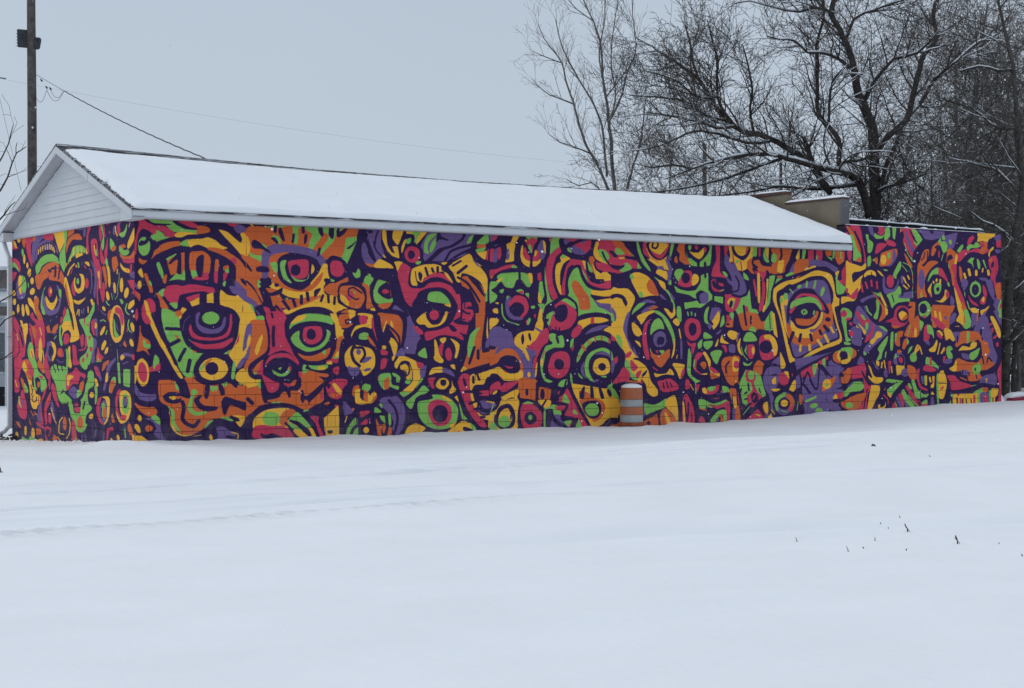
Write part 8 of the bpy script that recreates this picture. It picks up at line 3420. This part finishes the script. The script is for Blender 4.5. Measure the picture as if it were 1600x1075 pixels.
def wild(px, Y, h, seed, lean=0.0, P=P_mass, r0=.16, nl=9, spread=.9):
    r = random.Random(seed)
    b = at(px, 540, Y); b.z = .1
    pts, rr = grow(r, b, Vector((lean, r.uniform(-.1, .1), 1)), h, r0, .06, .06, .6)
    L = [list(zip(pts, rr))]
    for k in range(nl):
        f = .18 + .74 * (k + r.random()) / nl
        i = int(f * (len(pts) - 1))
        a = r.uniform(0, 2 * math.pi)
        d = Vector((math.cos(a) * spread, math.sin(a) * .7, r.uniform(.15, .9)))
        q, qr = grow(r, pts[i], d, h * r.uniform(.28, .42) * (1.15 - .5 * f), rr[i] * .55, .06, .12, .5)
        L.append(list(zip(q, qr)))
    return L
P_w = dict(P_mass); P_w.update(gap=[.33, .23, .19], len=[2.3, .95, .42], minr=.0065, snowlv=1, snow=.45)
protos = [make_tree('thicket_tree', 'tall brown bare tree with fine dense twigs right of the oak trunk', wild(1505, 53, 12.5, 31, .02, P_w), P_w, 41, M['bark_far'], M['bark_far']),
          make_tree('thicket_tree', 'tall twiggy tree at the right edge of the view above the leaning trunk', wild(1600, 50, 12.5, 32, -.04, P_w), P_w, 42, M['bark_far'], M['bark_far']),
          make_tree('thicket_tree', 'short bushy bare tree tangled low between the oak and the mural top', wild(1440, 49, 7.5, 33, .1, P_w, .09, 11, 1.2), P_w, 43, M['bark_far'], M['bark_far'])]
def copy_tree(o, parent=None):
    c = o.copy(); COL.objects.link(c); c.parent = parent
    for ch in list(o.children):
        copy_tree(ch, c)
    return c
more = [(0, 1552, 57, 2.0, 1.0, 'twiggy tree in the second row seen just left of the leaning trunk'),
        (1, 1478, 60, 1.1, 1.05, 'far bare tree seen in the gap between the oak and its right neighbour'),
        (0, 1650, 54, 4.1, 1.0, 'bare tree mostly beyond the right edge, its twigs reaching into view'),
        (1, 1536, 51, 3.4, .80, 'middle-height twiggy tree above the right half of the mural top'),
        (2, 1490, 47, 1.9, .95, 'low tangled tree just above the dark roof edge'),
        (2, 1535, 48.5, 4.0, .95, 'low tangled tree above the top right corner of the mural'),
        (2, 1398, 52, 2.6, .85, 'low bushy tree showing right behind the oak trunk'),
        (2, 1075, 52, 2.2, 1.0, 'broad bushy bare tree low behind the ridge between the slender tree and the oak'),
        (2, 1160, 53, 4.6, .95, 'bushy bare tree just left of the stepped parapet behind the oak limbs'),
        (2, 1110, 56, .6, .85, 'bushy bare tree low behind the ridge, under the oak branches'),
        (2, 1035, 58, 5.2, .80, 'bushy bare tree low behind the ridge beside the pale slender tree'),
        (2, 1200, 60, 3.0, .85, 'faint bare tree far behind the stepped parapet'),
        (1, 1700, 60, 5.0, 1.0, 'tall bare tree outside the right edge of the view'),
        (2, 1590, 47.5, .3, .9, 'tangled low tree beside the leaning trunk at the right edge'),
        (2, 1620, 55, 3.3, 1.1, 'bushy tree behind the leaning trunk, filling the right edge')]
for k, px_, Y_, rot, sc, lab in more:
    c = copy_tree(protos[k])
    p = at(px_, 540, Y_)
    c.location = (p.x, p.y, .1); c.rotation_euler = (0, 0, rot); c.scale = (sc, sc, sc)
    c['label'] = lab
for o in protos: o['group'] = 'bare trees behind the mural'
for o in COL.objects:
    if o.name.startswith('thicket_tree'): o['group'] = 'bare trees behind the mural'

# -- bare tree at the left edge, nearer than the building
LY = 26.5
P_left = dict(gap=[.38, .24], bare=[.15, .15], fwd=[1.0, 1.0], lift=[.15, .1], len=[.55, .22], rad=[.008, .0045], up=[.05, .03],
              wob=[.16, .2], step=[.14, .1], snowlv=-1, snow=0, fat=.7, minr=.003)
left = [
 limb(LY, [(-95, 720, 7), (-90, 600, 6), (-85, 480, 5.5), (-88, 380, 4.5), (-80, 300, 3.5), (-82, 200, 2.4), (-78, 90, 1.4)], 0),
 limb(LY, [(-86, 420, 3), (-50, 370, 2.6), (-20, 325, 2), (2, 296, 1.6), (12, 276, 1.4), (19, 254, 1.2), (26, 239, 1), (34, 234, .8), (41, 229, .6)], .5),
 limb(LY, [(25, 240, .8), (25, 230, .7), (27, 222, .5)], .1),
 limb(LY, [(-84, 360, 2.6), (-45, 310, 2.0), (-10, 268, 1.5), (4, 245, 1.2), (13, 225, 1), (18, 205, .8), (21, 194, .5)], -.3),
 limb(LY, [(-86, 440, 2.4), (-45, 395, 2), (-12, 355, 1.6), (5, 337, 1.3), (16, 322, 1), (24, 315, .7)], .3),
 limb(LY, [(-88, 520, 2.6), (-50, 500, 2), (-15, 480, 1.5), (2, 470, 1.1), (20, 460, .8), (38, 440, .6), (62, 405, .45)], -.2),
 limb(LY, [(-88, 560, 2.4), (-45, 550, 1.9), (-10, 520, 1.4), (8, 500, 1), (20, 493, .7), (34, 486, .5)], .2),
 limb(LY, [(-90, 590, 2.4), (-50, 580, 1.8), (-10, 566, 1.3), (6, 560, 1), (22, 548, .7)], .2),
 limb(LY, [(-86, 470, 3), (-130, 410, 2.4), (-170, 340, 1.8), (-200, 250, 1)], 1),
 limb(LY, [(-84, 330, 2.6), (-120, 260, 2.0), (-150, 180, 1.4), (-160, 90, .8)], -1),
 limb(LY, [(-88, 540, 2.6), (-140, 500, 2), (-190, 470, 1.2)], -.8),
 limb(LY, [(-80, 280, 2), (-60, 220, 1.6), (-50, 150, 1.2), (-46, 80, .7)], .6),
]
make_tree('small_tree', 'thin bare branches reaching in from the left edge past the gable eave', left, P_left, 51, M['bark'], M['bark'], with_snow=False)

# far wood closing the horizon at both sides
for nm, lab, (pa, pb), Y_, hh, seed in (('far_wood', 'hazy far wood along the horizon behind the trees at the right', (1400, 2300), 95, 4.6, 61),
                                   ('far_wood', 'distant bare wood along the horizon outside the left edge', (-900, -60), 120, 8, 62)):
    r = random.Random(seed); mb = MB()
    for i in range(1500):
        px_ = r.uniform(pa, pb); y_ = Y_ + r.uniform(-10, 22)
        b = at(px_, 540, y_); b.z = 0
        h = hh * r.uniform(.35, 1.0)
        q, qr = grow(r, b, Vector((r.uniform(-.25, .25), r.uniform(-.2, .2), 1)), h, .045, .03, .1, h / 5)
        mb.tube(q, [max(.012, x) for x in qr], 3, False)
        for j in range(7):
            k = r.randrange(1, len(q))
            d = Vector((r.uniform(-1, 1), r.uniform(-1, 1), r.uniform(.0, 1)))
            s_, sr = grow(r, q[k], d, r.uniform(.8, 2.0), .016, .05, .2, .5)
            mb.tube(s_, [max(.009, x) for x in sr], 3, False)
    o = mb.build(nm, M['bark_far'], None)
    tag(o, lab, 'wood', kind='stuff')

# ---------------------------------------------------------------- house and lot seen past the left corner
hp = at(-14, 540, 50.0)
house = empty('neighbour_house', (hp.x, hp.y, -.35))
tag(house, 'pale neighbouring house with brown porch beam and dark window glimpsed at the left edge', 'house')
HW, HD = 7.0, 6.0
x1 = 1.02
mb = MB(); mb.box((x1 - HW, 0, 0), (x1 - .4, HD, 4.4)); mb.build('wall', M['house'], house)
mb = MB(); mb.prism([(x1 - HW - .4, -.5, 4.35), (x1 + .05, -.5, 4.35), (x1 + .05, HD/2, 6.3), (x1 - HW - .4, HD/2, 6.3)], (0, 0, .14))
mb.prism([(x1 - HW - .4, HD + .5, 4.35), (x1 - HW - .4, HD/2, 6.3), (x1 + .05, HD/2, 6.3), (x1 + .05, HD + .5, 4.35)], (0, 0, .14)); mb.build('roof', M['roof_snow'], house)
mb = MB(); mb.box((x1 - 3.2, -1.3, 3.80), (x1, -1.1, 4.34)); mb.build('porch_beam', M['house_brown'], house)
mb = MB(); mb.prism([(x1 - 3.3, -1.5, 3.45), (x1 + .1, -1.5, 3.45), (x1 + .1, -.02, 3.74), (x1 - 3.3, -.02, 3.74)], (0, 0, -.08)); mb.build('porch_roof', M['roof_snow'], house)
mb = MB(); mb.box((x1 - 3.0, -1.35, 2.98), (x1, -1.20, 3.25)); mb.build('porch_beam', M['house_brown'], house)
for xx in (x1 - .12, x1 - 2.9):
    mb = MB(); mb.box((xx - .06, -1.33, 0), (xx + .06, -1.21, 2.97)); mb.build('porch_post', M['trim'], house)
mb = MB(); mb.box((x1 - 1.9, -.03, 1.2), (x1 - .45, -.004, 2.55)); w_ = mb.build('window', M['trim'], house)
mb = MB(); mb.box((x1 - 1.82, -.045, 1.28), (x1 - .53, -.031, 2.47)); mb.build('pane', M['glass'], w_)
mb = MB(); mb.box((x1 - 2.9, -1.30, .25), (x1 - .02, -1.26, .85)); mb.build('dark_opening_panel', M['house_dark'], house)  # near-black panel, painted to stand in for the dark opening under the porch

# ---------------------------------------------------------------- small things in the snow
weeds = [(1245, 842, 7, 0, 'short upright weed stub left of the others in the right foreground'),
 (1354, 824, 7, 1, 'thick dark stump of a weed at the left end of the back row'),
 (1376, 823, 3, 0, 'tiny weed tip just right of the thick stump'),
 (1388, 826, 3, 0, 'tiny weed tip second right of the thick stump'),
 (1406, 820, 4, 0, 'small weed tip just left of the tall bent stalk'),
 (1418, 831, 13, 1, 'tall bent dark weed stalk in the middle of the back row'),
 (1479, 813, 5, 0, 'small lone weed above the right-hand tall stalk'),
 (1367, 845, 6, 0, 'thin weed between the two rows under the thick stump'),
 (1325, 862, 9, 0, 'thin upright weed standing lowest at the left of the patch'),
 (1349, 857, 3, 1, 'flat dark weed scrap right of the lowest upright weed'),
 (1416, 860, 3, 1, 'flat dark weed scrap below the tall bent stalk'),
 (1496, 850, 14, 1, 'tall leaning dark weed stalk furthest right of the tall ones'),
 (1561, 850, 3, 0, 'tiny weed tip near the right edge'),
 (1597, 869, 4, 1, 'dark weed scrap at the very right edge'),
 (1365, 700, 3, 2, 'dark little clod poking from the snow halfway to the wall'),
 (1453, 714, 3, 0, 'tiny dark speck of weed right of the clod'),
 (1, 738, 10, 1, 'dark weed stub at the very left edge')]
def ground_at(px, py):
    """where the sight line through that point meets the snow"""
    Y = 1.7 * FPX / (py - HORIZON)
    for _ in range(12):
        p = at(px, py, Y)
        h = ground_h(p.x, p.y)
        Y = (EYE - h) * FPX / (py - HORIZON)
    p = at(px, py, Y); p.z = ground_h(p.x, p.y)
    return p
r = random.Random(3)
for px_, py_, hpx, kind, lab in weeds:
    p = ground_at(px_, py_)
    h = hpx / FPX * p.y
    mb = MB()
    lean = r.uniform(-.25, .1)
    w = max(.003, (.7 if kind == 0 else 1.1) / FPX * p.y)
    if kind == 2:
        mb.tube([(-h*1.3, 0, -.01), (-h*.4, .01, h*.7), (h*.4, 0, h*.55), (h*1.2, 0, -.01)], [w*.6, w*1.5, w*1.3, w*.4], 5)
    else:
        mb.tube([(0, 0, -.03), (0, 0, h*.35), (lean*h, 0, h*.7), (lean*h*1.3 - .1*h, 0, h)], [w, w*.9, w*.7, w*.35], 5)
        if kind == 1 and hpx > 5:
            mb.tube([(0, 0, h*.4), (-.22*h, 0, h*.62), (-.25*h, 0, h*.95)], [w*.9, w*1.1, w*.3], 4)
            mb.tube([(0, 0, h*.3), (.3*h, .02, h*.1), (.38*h, .02, -.01)], [w*.7, w*.5, w*.3], 4)
        elif hpx > 4:
            mb.tube([(0, 0, h*.15), (.3*h, 0, h*.05)], [w*.6, w*.3], 4)
    o = mb.build('weed_stalk', M['weed']); o.location = p
    tag(o, lab, 'weed', 'dead weeds poking out of the snow')

# frozen litter at the foot of the downspout
q = CORNER + D2 * (WG + .05) - D1 * .35
mb = MB()
for i in range(40):
    c = Vector((r.uniform(-.5, .7), r.uniform(-.5, .2), r.uniform(.0, .10)))
    d = rnd_dir(r) * r.uniform(.05, .16); d.z *= .4
    mb.tube([c - d, c, c + d], [.010, .028, .006], 4)
o = mb.build('leaf_litter', M['weed']); o.location = (q.x, q.y, -.24)
tag(o, 'dark frozen leaves and twigs heaped at the foot of the white downspout', 'litter', kind='stuff')
mb = MB()
for i in range(70):
    a = r.uniform(-4.2, -.2); b_ = r.uniform(.05, .5)
    u, v = r.uniform(.2, WG), r.uniform(.05, .5)
    p = CORNER + D2 * u - D1 * v
    s_ = r.uniform(.03, .10)
    z = ground_h(p.x, p.y)
    n_ = 6
    top = (p.x + r.uniform(-.01, .01), p.y, z + s_ * .55)
    ring = [(p.x + s_ * math.cos(2*math.pi*k/n_), p.y + s_ * math.sin(2*math.pi*k/n_), z - .01) for k in range(n_)]
    mb.add(ring + [top], [(k, (k+1) % n_, n_) for k in range(n_)])
o = mb.build('snow_clods', M['snow'], None, True); o['kind'] = 'stuff'

# ---------------------------------------------------------------- snow in the air
mb = MB(); r = random.Random(77)
OCT = [(1,0,0),(0,1,0),(-1,0,0),(0,-1,0),(0,0,1),(0,0,-1)]
OF = [(0,1,4),(1,2,4),(2,3,4),(3,0,4),(1,0,5),(2,1,5),(3,2,5),(0,3,5)]
for i in range(1500):
    Y_ = 3.5 + 24 * r.random() ** .7
    x = r.uniform(-.36, .36) * Y_; z = EYE + r.uniform(-.05, .26) * Y_
    if z < .05: continue
    s_ = r.uniform(.0020, .0042)
    mb.add([(x + a*s_, Y_ + b*s_, z + c*s_) for a, b, c in OCT], OF)
o = mb.build('falling_snow', M['branch_snow'])
tag(o, 'sparse small snowflakes drifting in front of the mural wall', 'snowfall', kind='stuff')
